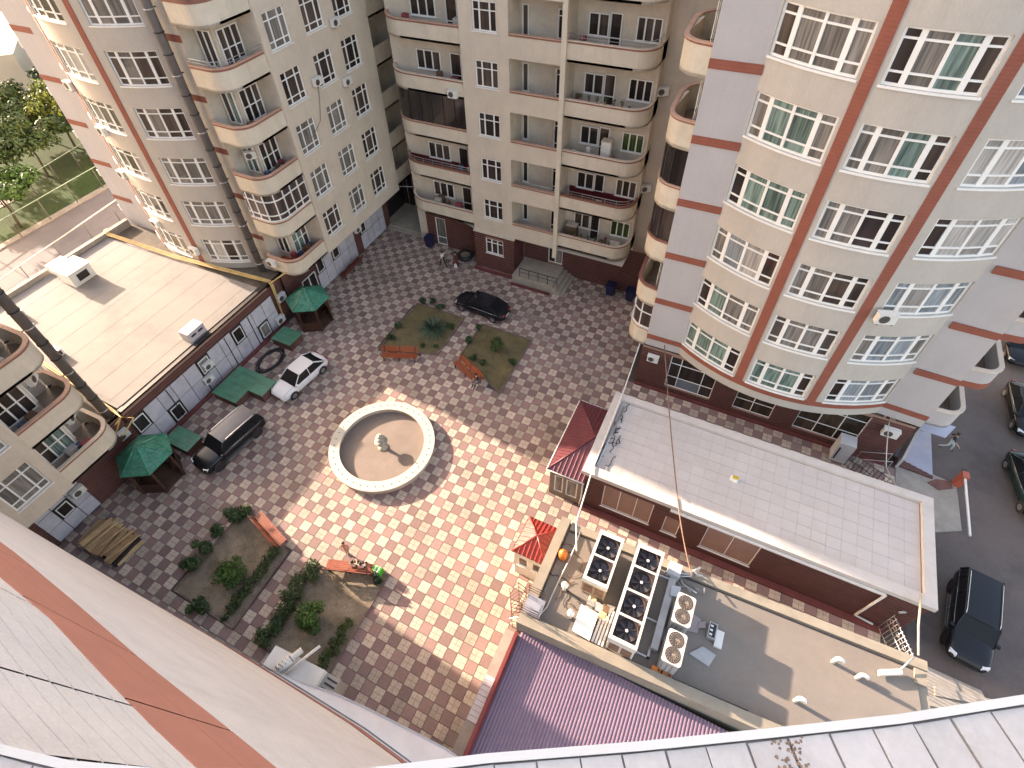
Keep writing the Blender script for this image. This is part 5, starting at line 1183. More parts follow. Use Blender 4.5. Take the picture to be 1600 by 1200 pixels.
def build_plant():
    z = 3.86
    chiller('two-fan ivory cooling unit nearest the red kiosk', 9.0, 6.55, 10.2, 9.12, z, 5.6, 2, mat('end_tan', (.33, .26, .17), .6, var=.15))
    chiller('long ivory cooling unit with four big fans in a row', 10.85, 4.66, 12.1, 9.27, z, 5.6, 4, M_CAB)
    vrf('twin-fan condenser farther from the purple roof', 13.12, 6.55, 13.92, 7.92, z, 5.4)
    vrf('twin-fan condenser nearer the purple roof', 13.12, 4.86, 13.92, 6.24, z, 5.4)
    t = thing('cable_duct', 'long grey metal duct lying between the four-fan cooler and the condensers', 'duct', (12.8, 7.3, z)); m = MB(); m.box(12.68, 5.5, z, 13.0, 9.05, z + .4); m.build('duct', M_MET, t)
    m = MB(); m.box(12.5, 8.95, z + .1, 13.1, 9.6, z + .6); m.build('junction_box', mat('box_pale', (.45, .46, .47), .5, var=.1), t)
    t = thing('support_frame', 'low grey steel frame round the foot of the long cooler', 'frame', (12.4, 6.5, z)); m = MB(); m.box(12.2, 5.1, z, 12.75, 5.18, z + .12); m.box(12.65, 5.1, z, 12.75, 5.6, z + .12); m.box(12.15, 6.7, z, 12.7, 6.78, z + .12); m.box(12.15, 8.75, z + .3, 12.7, 8.83, z + .38); m.build('rails', M_MET, t)
    t = thing('pipework', 'tangle of grey pipes at the head of the metal duct on the plant roof', 'pipes', (13, 9.2, z)); rn = random.Random(12)
    for k in range(8):
        m = MB(); p = Vector((12.2 + rn.uniform(0, 1.6), 8.9 + rn.uniform(-.2, .4), z + .1)); pts = [tuple(p)]
        for i in range(5): p = p + Vector((rn.uniform(-.1, .4), rn.uniform(-.25, .25), rn.uniform(-.05, .12))); pts.append((p.x, p.y, max(p.z, z + .04)))
        m.tube(pts, rn.choice([.025, .04, .06]), 5); m.build('pipe', rn.choice([M_MET, M_PIPE, M_WHT]), t)
    t = thing('white_board', 'bright white board propped beside the junk heap on the plant roof', 'board', (9.8, 5.3, z)); m = MB(); m.hexa([(9.28, 4.72, z + .1), (10.15, 4.66, z + .1), (10.15, 5.85, z + .3), (9.28, 5.92, z + .3), (9.28, 4.72, z + .16), (10.15, 4.66, z + .16), (10.15, 5.85, z + .36), (9.28, 5.92, z + .36)]); m.build('board', mat('board_white', (.78, .78, .74), .5, var=.03), t)
    for k in range(4): t = thing('plastic_strip', ['outermost', 'second', 'third', 'innermost'][k] + ' pale corrugated strip between the white board and the long cooler', 'strip', (10.3 + k * .13, 5.2, z)); m = MB(); m.hexa([(10.22 + k * .15, 4.7, z + .03), (10.32 + k * .15, 4.7, z + .03), (10.36 + k * .15, 5.9 + k * .15, z + .1), (10.26 + k * .15, 5.9 + k * .15, z + .1), (10.22 + k * .15, 4.7, z + .06), (10.32 + k * .15, 4.7, z + .06), (10.36 + k * .15, 5.9 + k * .15, z + .13), (10.26 + k * .15, 5.9 + k * .15, z + .13)]); m.build('strip', MATS['box_pale'], t)
    t = thing('junk_heap', 'heap of tan rubble and crumpled sheets beside the two-fan cooler', 'junk', (10.0, 6.2, z))
    for k in range(26):
        m = MB(); x, y = 9.5 + rn.uniform(0, 1.15), 6.0 + rn.uniform(-.3, .5); s = rn.uniform(.04, .16); m.hexa([(x + rn.uniform(-s, s) * .3 + a * s, y + b * s + rn.uniform(-s, s) * .3, z + c * s * rn.uniform(.7, 1.5)) for c in (0, 1) for a, b in ((-1, -1), (1, -1), (1, 1), (-1, 1))]); m.build('scrap', rn.choice([mat('scrap_tan', (.46, .34, .21), .8, var=.3), M_WHT, mat('scrap_brown', (.18, .10, .06), .8, var=.3), M_CAB]), t)
    t = thing('cable_tangle', 'loose grey and brown cables strewn round the two-fan cooler', 'cables', (8.8, 7.0, z))
    for k in range(10):
        m = MB(); p = Vector((7.9 + rn.uniform(0, 1.2), 5.4 + rn.uniform(0, 3.4), z + .03)); a = rn.uniform(0, 6.28); pts = []
        for i in range(8): pts.append(tuple(p)); a += rn.uniform(-.8, .8); p = p + Vector((cos(a) * .2, sin(a) * .2, 0))
        m.tube(pts, rn.choice([.014, .02]), 4); m.build('cable', rn.choice([M_PIPE, M_BLK, MATS['scrap_brown']]), t)
    t = thing('gas_bottle', 'small orange gas bottle by the parapet above the red kiosk', 'bottle', (7.62, 7.75, z)); m = MB(); m.lathe([(0, z), (.2, z), (.22, z + .1), (.22, z + .5), (.12, z + .62), (.06, z + .64), (.06, z + .74), (0, z + .74)], (7.65, 7.75), 14); m.build('body', mat('orange_paint', (.60, .17, .03), .45, var=.1), t)
    for lab, x in (('brighter orange plastic can beside the nearer condenser', 13.15), ('duller orange plastic can beside the nearer condenser, farther from the camera edge', 13.62)):
        t = thing('plastic_can', lab, 'can', (x, 4.78, z)); m = MB(); m.box(x - .2, 4.68, z, x + .2, 4.9, z + .26); m.build('body', MATS['orange_paint'] if x < 13.3 else mat('orange_dull', (.40, .14, .05), .6), t); m = MB(); m.tube([(x + .1, 4.79, z + .26), (x + .1, 4.79, z + .33)], .04, 6); m.build('cap', M_DKM, t)
    def cowl(lab, x, y, h=.55, s=.17):
        t = thing('vent_cowl', lab, 'vent', (x, y, z)); m = MB(); m.tube([(x, y, z), (x, y, z + h)], s * .5, 8); m.build('pipe', M_WHT, t); m = MB(); m.lathe([(s * .6, z + h), (s, z + h + .03), (s, z + h + .12), (0, z + h + .22)], (x, y), 12); m.build('cap', M_WHT, t)
    cowl('white mushroom vent in the open part of the plant roof by the ladder', 8.3, 6.3); cowl('white mushroom vent beside the white board', 9.0, 5.25)
    for lab, x, y in (('white swan-neck vent in the middle of the empty roof half', 20.0, 8.45), ('white swan-neck vent nearer the street end of the roof', 20.95, 8.22), ('small white vent at the near edge of the empty roof half', 18.7, 6.2)):
        t = thing('vent_cowl', lab, 'vent', (x, y, z)); m = MB(); m.tube([(x, y, z), (x, y, z + .5), (x + .06, y, z + .62), (x + .2, y, z + .62), (x + .26, y, z + .45)], .085, 8); m.build('pipe', M_WHT, t)
    t = thing('roof_box', 'long white box lamp lying near the street corner of the plant roof', 'box', (22.2, 8.95, z)); m = MB(); m.hexa([(21.75, 8.66, z + .1), (22.6, 9.1, z + .1), (22.55, 9.3, z + .1), (21.72, 8.88, z + .1), (21.75, 8.66, z + .32), (22.6, 9.1, z + .32), (22.55, 9.3, z + .32), (21.72, 8.88, z + .32)]); m.build('body', M_WHT, t); m = MB(); m.tube([(22.5, 9.2, z + .2), (22.95, 9.95, z + .5)], .04, 6); m.build('arm', M_MET, t)
    t = thing('open_box', 'small open metal housing with black parts on the plant roof', 'box', (15.0, 7.4, z)); m = MB(); m.box(14.83, 7.05, z, 15.2, 7.75, z + .3); m.build('housing', M_MET, t); m = MB(); m.box(14.88, 7.1, z + .3, 15.15, 7.7, z + .305); m.build('inside', M_BLK, t)
    for i in range(3): m = MB(); m.box(14.9, 7.16 + i * .19, z + .306, 15.02, 7.24 + i * .19, z + .34); m.build('terminal', M_WHT, t)
    t = thing('metal_cover', 'plain white lid lying against the small open housing', 'lid', (15.38, 7.2, z)); m = MB(); m.box(15.21, 6.85, z, 15.54, 7.6, z + .16); m.build('lid', M_WHT, t)
    t = thing('metal_sheet', 'grey metal sheet lying flat beyond the nearer condenser', 'sheet', (14.9, 6.3, z)); m = MB(); m.prism([(14.3, 6.1), (15.2, 5.95), (15.4, 6.55), (14.8, 6.66)], z, z + .03); m.build('sheet', mat('sheet_grey', (.34, .35, .35), .5, var=.1), t)
    t = thing('metal_sheet', 'crumpled pinkish sheet beside the farther condenser', 'sheet', (14.3, 7.5, z)); m = MB(); m.prism([(14.0, 7.0), (14.45, 7.1), (14.5, 7.75), (14.1, 7.85)], z, z + .05); m.prism([(14.4, 7.3), (14.75, 7.45), (14.7, 7.75), (14.45, 7.6)], z + .05, z + .09); m.build('sheet', mat('sheet_pink', (.33, .27, .26), .6, var=.1), t)
    t = thing('metal_sheet', 'small white square sheet behind the farther condenser', 'sheet', (13.1, 8.3, z)); m = MB(); m.hexa([(12.9, 8.0, z + .5), (13.3, 8.1, z + .5), (13.25, 8.55, z + .6), (12.85, 8.45, z + .6), (12.9, 8.0, z + .53), (13.3, 8.1, z + .53), (13.25, 8.55, z + .63), (12.85, 8.45, z + .63)]); m.build('sheet', MATS['box_pale'], t)
    # conduit runs
    t = thing('conduit', 'long pale conduit running down the left part of the plant roof', 'conduit', (8.0, 6.5, z)); m = MB(); m.tube([(8.0, 9.35, z + .1), (8.05, 8.3, z + .35), (8.0, 7.7, z + .12), (7.9, 6.5, z + .08), (7.85, 5.2, z + .08), (7.7, 4.7, z + .2), (6.5, 3.9, z + .3)], .035, 6); m.build('pipe', M_MET, t)
    # caged ladder and its platform
    t = thing('caged_ladder', 'rusty caged ladder with a grey landing at the left corner of the plant roof', 'ladder', (6.5, 4.9, 0)); MRU = mat('rust_brown', (.13, .07, .045), .7, var=.3)
    for i in range(9):
        m = MB(); zz = 1.0 + i * .5; m.tube([(6.8, 4.55, zz), (6.35, 4.45, zz), (6.1, 4.85, zz), (6.35, 5.3, zz), (6.8, 5.2, zz)], .018, 4); m.build('hoop', MRU, t)
    for (x, y) in ((6.35, 4.45), (6.1, 4.85), (6.35, 5.3), (6.82, 4.6), (6.82, 5.15)): m = MB(); m.tube([(x, y, .1 if x > 6.5 else 1.0), (x, y, 5.1)], .018, 4); m.build('upright', MRU, t)
    for i in range(14): m = MB(); m.tube([(6.82, 4.6, .3 + .33 * i), (6.82, 5.15, .3 + .33 * i)], .015, 4); m.build('rung', MRU, t)
    m = MB(); m.box(6.9, 4.45, 4.25, 7.75, 5.3, 4.3); m.build('landing', mat('landing_blue_grey', (.26, .27, .31), .5, var=.15), t)
    m = MB()
    for zz in (4.6, 4.9, 5.2): m.tube([(6.85, 5.35, zz), (7.75, 5.35, zz)], .02, 4); m.tube([(6.85, 4.4, zz), (7.75, 4.4, zz)], .02, 4)
    for x in (6.87, 7.73):
        for y in (4.4, 5.35): m.tube([(x, y, 4.2), (x, y, 5.25)], .02, 4)
    m.build('railing', MRU, t)

# ================================================================== vehicles (local: x forward, origin on the ground at the centre)
def car_paint(name, col, rough=.25): return mat(name, col, rough, var=.03, vscale=.7, coat=.12, spec=.3)
M_CGL = mat('car_glass', (.012, .014, .016), .1, var=0, spec=.2)
M_TYR = M_BLK; M_HUB = mat('alloy', (.42, .42, .43), .3, metal=.8, var=.1); M_LMP = mat('headlamp', (.62, .64, .66), .1, var=.05, coat=1); M_TL = mat('taillamp', (.25, .012, .012), .2, var=.05, coat=1); M_CHR = mat('chrome_trim', (.62, .60, .57), .2, metal=.9, var=.05)
def car(label, c, ang, L, W, H, col, cat='car', kind='sedan', name='parked_car', roofcol=None, group=None):
    t = thing(name, label, cat, (c[0], c[1], 0), ang, group, local=True)
    hb = H * (.60 if kind != 'suv' else .58); deck = hb + (.06 if kind == 'sedan' else .10); hood = hb - .02; w = W / 2
    if kind == 'sedan': S = [(-.5, .62, .35, .55, .60), (-.485, .80, .28, hb - .08, hb + .0), (-.43, .92, .24, hb, deck + .02), (-.30, .98, .22, hb + .02, deck + .03), (0, 1.0, .22, hb, deck), (.2, 1.0, .22, hb - .01, hood + .06), (.34, .97, .22, hb - .08, hood), (.44, .90, .24, hb - .16, hood - .10), (.485, .78, .28, .58, .64), (.5, .60, .35, .50, .54)]
    else: S = [(-.5, .80, .40, .70, .74), (-.49, .90, .35, hb - .05, hb), (-.45, .97, .30, hb + .02, deck), (-.3, 1.0, .28, hb + .02, deck), (0, 1.0, .28, hb, deck), (.2, 1.0, .28, hb, hood + .10), (.34, .98, .28, hb - .02, hood + .07), (.44, .93, .30, hb - .08, hood), (.488, .84, .34, hb - .25, hb - .2), (.5, .72, .40, .62, .66)]
    rings = []
    for fx, fw, zb, zs, zt in S:
        x = fx * L; y = w * fw; zm = (zb + zs) / 2
        half = [(0, zb), (y * .86, zb), (y * .97, zb + .08), (y, zm), (y * .985, zs - .06), (y * .93, zs), (y * .74, zs + (zt - zs) * .72), (y * .4, zt), (0, zt + .01)]
        ring = [(x, a, b) for a, b in half] + [(x, -a, b) for a, b in half[-2:0:-1]]; rings.append(ring)
    m = MB(); n = len(rings[0])
    for r in rings: m.v += r
    for i in range(len(rings) - 1):
        for j in range(n): m.f.append((i * n + j, i * n + (j + 1) % n, (i + 1) * n + (j + 1) % n, (i + 1) * n + j)); m.mi.append(0); m.sm.append(True)
    m.f.append(tuple(range(n))); m.mi.append(0); m.sm.append(False); m.f.append(tuple((len(rings) - 1) * n + j for j in reversed(range(n)))); m.mi.append(0); m.sm.append(False)
    body = m.build('body', col, t, merge=True)
    sd = body.modifiers.new('round', 'SUBSURF'); sd.levels = 1; sd.render_levels = 1
    # greenhouse
    if kind == 'sedan': gx = [(-.42, hb + .05), (-.24, H - .02), (-.05, H + .0), (.08, H - .03), (.24, hb + .02)]
    else: gx = [(-.485, hb + .05), (-.44, H - .03), (-.1, H), (.12, H - .03), (.25, hb + .05)]
    wb, wt = w * .90, w * (.70 if kind == 'sedan' else .80)
    g = MB(); (a, za), (b, zb_), (c2, zc), (d, zd), (e, ze) = gx
    lo = lambda x, s: (x * L, s * wb, hb + .02); hi = lambda x, z, s: (x * L, s * wt, z)
    g.q([lo(e, -1), lo(e, 1), hi(d, zd, 1), hi(d, zd, -1)]); g.q([lo(a, 1), lo(a, -1), hi(b, zb_, -1), hi(b, zb_, 1)])
    for s in (1, -1): g.q([lo(a, s), hi(b, zb_, s), hi(c2, zc - .01, s), hi(d, zd, s), lo(e, s)])
    gl = g.build('windows', M_CGL, t)
    r = MB(); N = 6; ex = .012
    for i in range(N):
        for j in range(N):
            def pt(u, v):
                x = (b + (d - b) * u) * L; z = zb_ + (zd - zb_) * u + (zc - (zb_ + zd) / 2) * 4 * u * (1 - u) + .035 * (1 - (2 * v - 1) ** 4); y = (2 * v - 1) * (wt + ex); return (x, y, z + .005)
            r.q([pt(i / N, j / N), pt((i + 1) / N, j / N), pt((i + 1) / N, (j + 1) / N), pt(i / N, (j + 1) / N)], 0, True)
    r.build('roof', roofcol or col, t, merge=True)
    p = MB()
    for s in (1, -1):
        p.tube([lo(e, s), hi(d, zd, s)], .035, 5); p.tube([lo(a, s), hi(b, zb_, s)], .05, 5); p.tube([hi(b, zb_, s), hi(c2, zc, s), hi(d, zd, s)], .028, 5)
        mx = (b + d) / 2 * L; p.tube([(mx, s * wb, hb + .03), (mx - .05, s * wt, zc - .02)], .035, 4)
        if kind == 'suv': mx = (a + .12) * L; p.tube([(mx, s * wb, hb + .03), (mx + .05, s * wt, zc - .03)], .06, 4)
    p.build('pillars', col, t)
    q = MB()
    for s in (1, -1): q.tube([(gx[0][0] * L * .95, s * (wb + .015), hb + .05), (0, s * (wb + .03), hb + .04), (e * L * .95, s * (wb + .01), hb + .04)], .014, 4)
    q.build('trim', M_CHR, t)
    for fx in (.31, -.31):
        for s in (1, -1):
            x = fx * L; R0 = .33 if kind == 'sedan' else .38; m = MB(); k = 20
            for (ra, ya), (rb, yb) in zip([(R0 * .6, .0), (R0 * .96, 0), (R0, -.03), (R0, -.19)], [(R0 * .96, 0), (R0, -.03), (R0, -.19), (R0 * .6, -.2)]):
                for j in range(k):
                    a0, a1 = 2 * pi * j / k, 2 * pi * (j + 1) / k
                    P = lambda rr, yy, aa: (x + rr * cos(aa), s * (w * .99 + yy), R0 + rr * sin(aa)); m.q([P(ra, ya, a0), P(ra, ya, a1), P(rb, yb, a1), P(rb, yb, a0)], 0, True)
            wh = m.build('wheel', M_TYR, t); m = MB()
            m.q([(x + R0 * .62 * cos(2 * pi * j / 16), s * (w * .985), R0 + R0 * .62 * sin(2 * pi * j / 16)) for j in range(16)]); m.build('rim', M_HUB if kind == 'sedan' else M_DKM, wh)
            ar = MB(); ar.lathe([(0, 0), (R0 * 1.13, 0)], (0, 0), 18, sm=False); ar.v = [(x + v[0], s * (w * .992 - .012), R0 + .02 + v[1]) for v in ar.v]; ar.build('wheel_arch', M_PIT, t)
    for s in (1, -1):
        m = MB(); m.hexa([(L * .455, s * w * .52, .56), (L * .487, s * w * .52, .56), (L * .462, s * w * .84, .58), (L * .435, s * w * .86, .58), (L * .445, s * w * .52, .70), (L * .472, s * w * .52, .67), (L * .445, s * w * .84, .72), (L * .42, s * w * .86, .73)] if kind == 'sedan' else [(L * .47, s * w * .55, .68), (L * .497, s * w * .55, .68), (L * .475, s * w * .86, .70), (L * .45, s * w * .88, .70), (L * .46, s * w * .55, .86), (L * .485, s * w * .55, .85), (L * .465, s * w * .86, .88), (L * .44, s * w * .88, .88)]); m.build('headlight', M_LMP, t)
        m = MB(); m.box(-L * .497, s * w * .55 - .12, .72, -L * .475, s * w * .55 + .16, .86); m.build('taillight', M_TL, t)
        m = MB(); m.box(e * L - .25, s * (w * 1.0) - .09, hb + .03, e * L - .08, s * (w * 1.0) + .09, hb + .16); m.build('mirror', col, t)
    sm_ = MB()
    for s in (1, -1):
        for fx in (.19, -.03, -.24): sm_.tube([(fx * L, s * w * 1.0, .38), (fx * L + .02, s * w * 1.003, (hb + .3) / 2), (fx * L, s * w * .97, hb)], .007, 4)
        sm_.tube([(.22 * L, s * w * .74, hood + .06), (.46 * L, s * w * .66, hood - .09)], .007, 4)
    sm_.build('panel_gap', M_PIT, t)
    m = MB(); m.box(L * .478, -w * .45, .40, L * .503, w * .45, .56); m.build('grille', M_DKM, t)
    m = MB(); m.box(-L * .505, -.26, .50, -L * .498, .26, .62); m.build('number_plate', M_WHT, t)
    if kind == 'suv':
        for s in (1, -1): m = MB(); m.tube([(-.42 * L, s * wt * .93, H + .02), (-.38 * L, s * wt * .93, H + .07), (.06 * L, s * wt * .93, H + .06), (.10 * L, s * wt * .93, H + .0)], .022, 5); m.build('roof_rail', M_CHR, t)
        for s in (1, -1): m = MB(); m.box(-.2 * L, s * w - .04, .34, .2 * L, s * w + .10, .40); m.build('running_board', M_CHR, t)
    return t
def build_cars():
    car('white saloon car parked facing the camera beside the green cellar hatch', (-15.2, 13.45), radians(-97), 4.55, 1.82, 1.46, car_paint('paint_white_car', (.72, .72, .72)))
    car('black estate car with a grey roof parked by the lower left pavilion', (-15.75, 6.9), radians(-97), 4.9, 1.9, 1.78, car_paint('paint_black_a', (.012, .012, .014)), cat='car', kind='suv', roofcol=mat('roof_grey_film', (.12, .12, .13), .3, var=.1, coat=.1))
    car('black coupe with chrome window trim parked beyond the grassy beds', (-6.35, 25.75), radians(176), 4.75, 1.86, 1.42, car_paint('paint_black_b', (.010, .010, .016)))
    car('large black off-road car on the street by the plant building', (27.2, 14.9), radians(-98), 4.85, 1.9, 1.72, car_paint('paint_black_c', (.012, .015, .018)), kind='suv')
    car('dark green-black saloon on the street opposite the barrier arm', (31.0, 24.9), radians(-82), 4.8, 1.85, 1.45, car_paint('paint_dark_green', (.012, .03, .028)))
    car('dark saloon on the street beside the tower balconies', (31.4, 31.3), radians(-88), 4.7, 1.85, 1.45, car_paint('paint_black_d', (.012, .012, .012)))
    car('black car at the far end of the street, cut by the picture edge', (31.6, 38.2), radians(-88), 4.7, 1.85, 1.5, car_paint('paint_black_e', (.010, .010, .011)))

# ================================================================== people
def person(label, c, rz, J, cols, hair=(.02, .013, .010), scale=1.0, dress=None, z0=0.0):
    """J: joint positions (x right, y forward, z up) in metres; cols: skin, top, legs, shoes"""
    t = thing('person', label, 'person', (c[0], c[1], z0), rz, local=True)
    names = ['pelvis', 'waist', 'chest', 'neck', 'head', 'crown', 'shL', 'elL', 'haL', 'shR', 'elR', 'haR', 'hipL', 'knL', 'anL', 'toL', 'hipR', 'knR', 'anR', 'toR']
    ed = [(0, 1), (1, 2), (2, 3), (3, 4), (4, 5), (2, 6), (6, 7), (7, 8), (2, 9), (9, 10), (10, 11), (0, 12), (12, 13), (13, 14), (14, 15), (0, 16), (16, 17), (17, 18), (18, 19)]
    rad = dict(pelvis=.135, waist=.12, chest=.145, neck=.055, head=.095, crown=.07, sh=.07, el=.042, ha=.035, hip=.095, kn=.062, an=.042, to=.036)
    me = bpy.data.meshes.new('body'); me.from_pydata([tuple(Vector(J[k]) * scale) for k in names], ed, [])
    o = bpy.data.objects.new('tmp', me); COL.objects.link(o); o.modifiers.new('s', 'SKIN'); 
    for i, k in enumerate(names):
        r = rad.get(k, rad.get(k[:2] if k[:3] != 'hip' else 'hip', .05)) * scale; me.skin_vertices[0].data[i].radius = (r, r * (.8 if k in ('chest', 'waist', 'pelvis') else 1)); me.skin_vertices[0].data[i].use_root = (i == 0)
    sb = o.modifiers.new('b', 'SUBSURF'); sb.levels = 2
    bpy.context.view_layer.update(); dg = bpy.context.evaluated_depsgraph_get(); nm = bpy.data.meshes.new_from_object(o.evaluated_get(dg)); bpy.data.objects.remove(o)
    nm.materials.clear()
    for m in cols: nm.materials.append(m)
    seg = {0: 2, 1: 1, 2: 0, 3: 0, 4: 0, 5: 1, 6: 1, 7: 0, 8: 1, 9: 1, 10: 0, 11: 2, 12: 2, 13: 2, 14: 3, 15: 2, 16: 2, 17: 2, 18: 3}
    P = [Vector(J[k]) * scale for k in names]
    for p in nm.polygons:
        best = None
        for i, (a, b) in enumerate(ed):
            A, B = P[a], P[b]; d = B - A; u = max(0, min(1, (p.center - A).dot(d) / max(d.length_squared, 1e-9))); q = (p.center - A - d * u).length
            if best is None or q < best[0]: best = (q, i)
        p.material_index = seg[best[1]]; p.use_smooth = True
    nm.name = 'body'; b = link('body', nm, t)
    h = Vector(J['head']) * scale; cr = Vector(J['crown']) * scale; m = MB(); up = (cr - h).normalized(); ctr = h + up * .05 * scale; fw = Vector((0, 1, 0)); N = 10
    for i in range(6):
        for j in range(N):
            def pt(i, j):
                th = i / 6 * radians(105); ph = 2 * pi * j / N; v = Vector((sin(th) * cos(ph), sin(th) * sin(ph) - .12, cos(th))); return ctr + v * .118 * scale
            if i > 3 and pt(i, j).y > ctr.y + .03: continue
            m.q([pt(i, j), pt(i, j + 1), pt(i + 1, j + 1), pt(i + 1, j)], 0, True)
    m.build('hair', mat('hair_%d' % int(hair[0] * 1000), hair, .6, var=.2), b)
    m = MB()   # a simple face: nose and eyes, and feet of fingers are in the hands
    f = ctr + Vector((0, .10 * scale, -.02 * scale)); m.tube([f + Vector((0, 0, .02)), f + Vector((0, .025, -.015))], .012, 4); m.build('nose', cols[0], b)
    for s in (-1, 1): m = MB(); m.tube([f + Vector((s * .035, -.01, .03)), f + Vector((s * .035, .004, .03))], .01, 5); m.build('eye', M_BLK, b)
    for hnd, el in (('haL', 'elL'), ('haR', 'elR')):
        H0 = Vector(J[hnd]) * scale; d = (H0 - Vector(J[el]) * scale).normalized(); sd = d.cross(Vector((0, 0, 1))); sd = sd.normalized() if sd.length > .1 else Vector((1, 0, 0)); m = MB()
        for k in range(4): o0 = H0 + sd * (.022 * (k - 1.5)) * scale; L = (.07, .08, .078, .06)[k] * scale; m.tube([o0 + d * .02, o0 + d * (.03 + L * .5), o0 + d * (.03 + L * .85) - Vector((0, 0, .02))], .0085 * scale, 5)
        m.tube([H0 - sd * .03 * scale, H0 - sd * .055 * scale + d * .04], .010 * scale, 5); m.build('fingers', cols[0], b)
    if dress: m = MB(); p0 = P[0]; m.lathe([(.30 * scale, p0.z - .55 * scale), (.22 * scale, p0.z - .2 * scale), (.15 * scale, p0.z + .05), (.15 * scale, p0.z + .3 * scale)], (p0.x, p0.y), 14); m.build('dress', dress, b)
    return t
def stand(walk=.0, arm=.0):
    return dict(pelvis=(0, 0, .95), waist=(0, .01, 1.10), chest=(0, .0, 1.32), neck=(0, 0, 1.48), head=(0, .02, 1.58), crown=(0, .01, 1.68), shL=(-.19, 0, 1.40), elL=(-.25, -.03 - arm * .2, 1.13), haL=(-.24, .08 - arm * .3, .88), shR=(.19, 0, 1.40), elR=(.25, -.03 + arm * .15, 1.13), haR=(.24, .10 + arm * .35, .90),
                hipL=(-.10, 0, .92), knL=(-.10, walk * .22 + .02, .50), anL=(-.10, walk * .28, .08), toL=(-.10, walk * .28 + .17, .04), hipR=(.10, 0, .92), knR=(.10, -walk * .05 + .04, .50), anR=(.10, -walk * .38, .10), toR=(.10, -walk * .38 + .16, .04))
def sit(lean=0.0):
    return dict(pelvis=(0, 0, .56), waist=(0, -.02 + lean * .3, .72), chest=(0, -.03 + lean * .8, .95), neck=(0, -.02 + lean, 1.10), head=(0, .01 + lean * 1.1, 1.21), crown=(0, .0 + lean * 1.15, 1.31), shL=(-.18, -.02 + lean, 1.02), elL=(-.22, .05 + lean, .78), haL=(-.12, .27 + lean * .5, .68), shR=(.18, -.02 + lean, 1.02), elR=(.22, .05 + lean, .78), haR=(.12, .28 + lean * .5, .70),
                hipL=(-.10, .02, .54), knL=(-.11, .45, .52), anL=(-.11, .42, .09), toL=(-.11, .58, .04), hipR=(.10, .02, .54), knR=(.11, .45, .52), anR=(.11, .44, .09), toR=(.11, .60, .04))
def build_people():
    sk = mat('skin', (.46, .27, .19), .6, var=.05); wt = mat('cloth_white', (.70, .69, .66), .8, var=.08, vscale=8); bk = mat('cloth_black', (.018, .018, .022), .8, var=.2); rd = mat('cloth_dark_red', (.11, .022, .018), .8, var=.2); gy = mat('cloth_grey', (.13, .14, .16), .8, var=.15); tl = mat('cloth_dark_teal', (.015, .045, .045), .8, var=.2); pa = mat('cloth_pale_blue', (.42, .50, .50), .8, var=.1); pk = mat('cloth_pink', (.55, .30, .24), .8, var=.1); gn = mat('cloth_mint', (.56, .64, .52), .8, var=.1)
    person('child with long thin legs standing behind the bench next to the two seated children', (-4.12, 4.25), radians(200), stand(.25), [sk, pk, sk, bk], scale=.82)
    person('seated child in a mint white top, left one of the two on the near bench', (-3.12, 3.62), radians(19), sit(.05), [sk, gn, rd, bk], scale=.86)
    person('seated child in a pinkish white top, right one of the two, beside the green bag', (-2.66, 3.78), radians(19), sit(.02), [sk, wt, bk, bk], scale=.84)
    person('person in black with grey trousers sitting on the end of a bench', (-3.0, 18.55), radians(156), sit(.12), [sk, bk, gy, bk])
    person('person in a white shirt and black trousers walking by the far block', (-12.2, 29.5), radians(70), stand(1, 1), [sk, wt, bk, bk])
    a = person('person in a dark red dress carrying a white bag near the far block', (-11.1, 29.85), radians(80), stand(.6, .4), [sk, rd, rd, bk], dress=rd)
    person('person in a dark top and pale blue trousers walking past the mural wall', (26.8, 26.3), radians(-110), stand(1, 1), [sk, tl, pa, bk])
    t = thing('hand_bag', 'white bag held beside the person in the dark red dress', 'bag', (-10.9, 29.5, .3)); m = MB(); m.hexa([(-11.05, 29.35, .35), (-10.75, 29.35, .35), (-10.75, 29.5, .35), (-11.05, 29.5, .35), (-11.0, 29.38, .72), (-10.8, 29.38, .72), (-10.8, 29.47, .72), (-11.0, 29.47, .72)]); m.build('body', wt, t); m = MB(); m.tube([(-10.98, 29.42, .72), (-10.9, 29.42, .88), (-10.82, 29.42, .72)], .012, 4); m.build('handle', wt, t)
    t = thing('carry_bag', 'green and white striped bag standing at the end of the near bench', 'bag', (-1.85, 4.05, 0)); cg = [mat('bag_green', (.03, .42, .04), .5, var=.1), wt]
    for k in range(5): m = MB(); x = -2.08 + k * .1; m.hexa([(x, 3.82, .05), (x + .1, 3.84, .05), (x + .1, 4.32, .05), (x, 4.3, .05), (x + .01, 3.9, .62), (x + .09, 3.9, .62), (x + .09, 4.24, .62), (x + .01, 4.22, .62)]); m.build('stripe_panel', cg[k % 2], t)
    m = MB(); m.tube([(-1.95, 3.95, .62), (-1.85, 4.05, .78), (-1.75, 4.18, .62)], .015, 5); m.build('handle', cg[0], t)

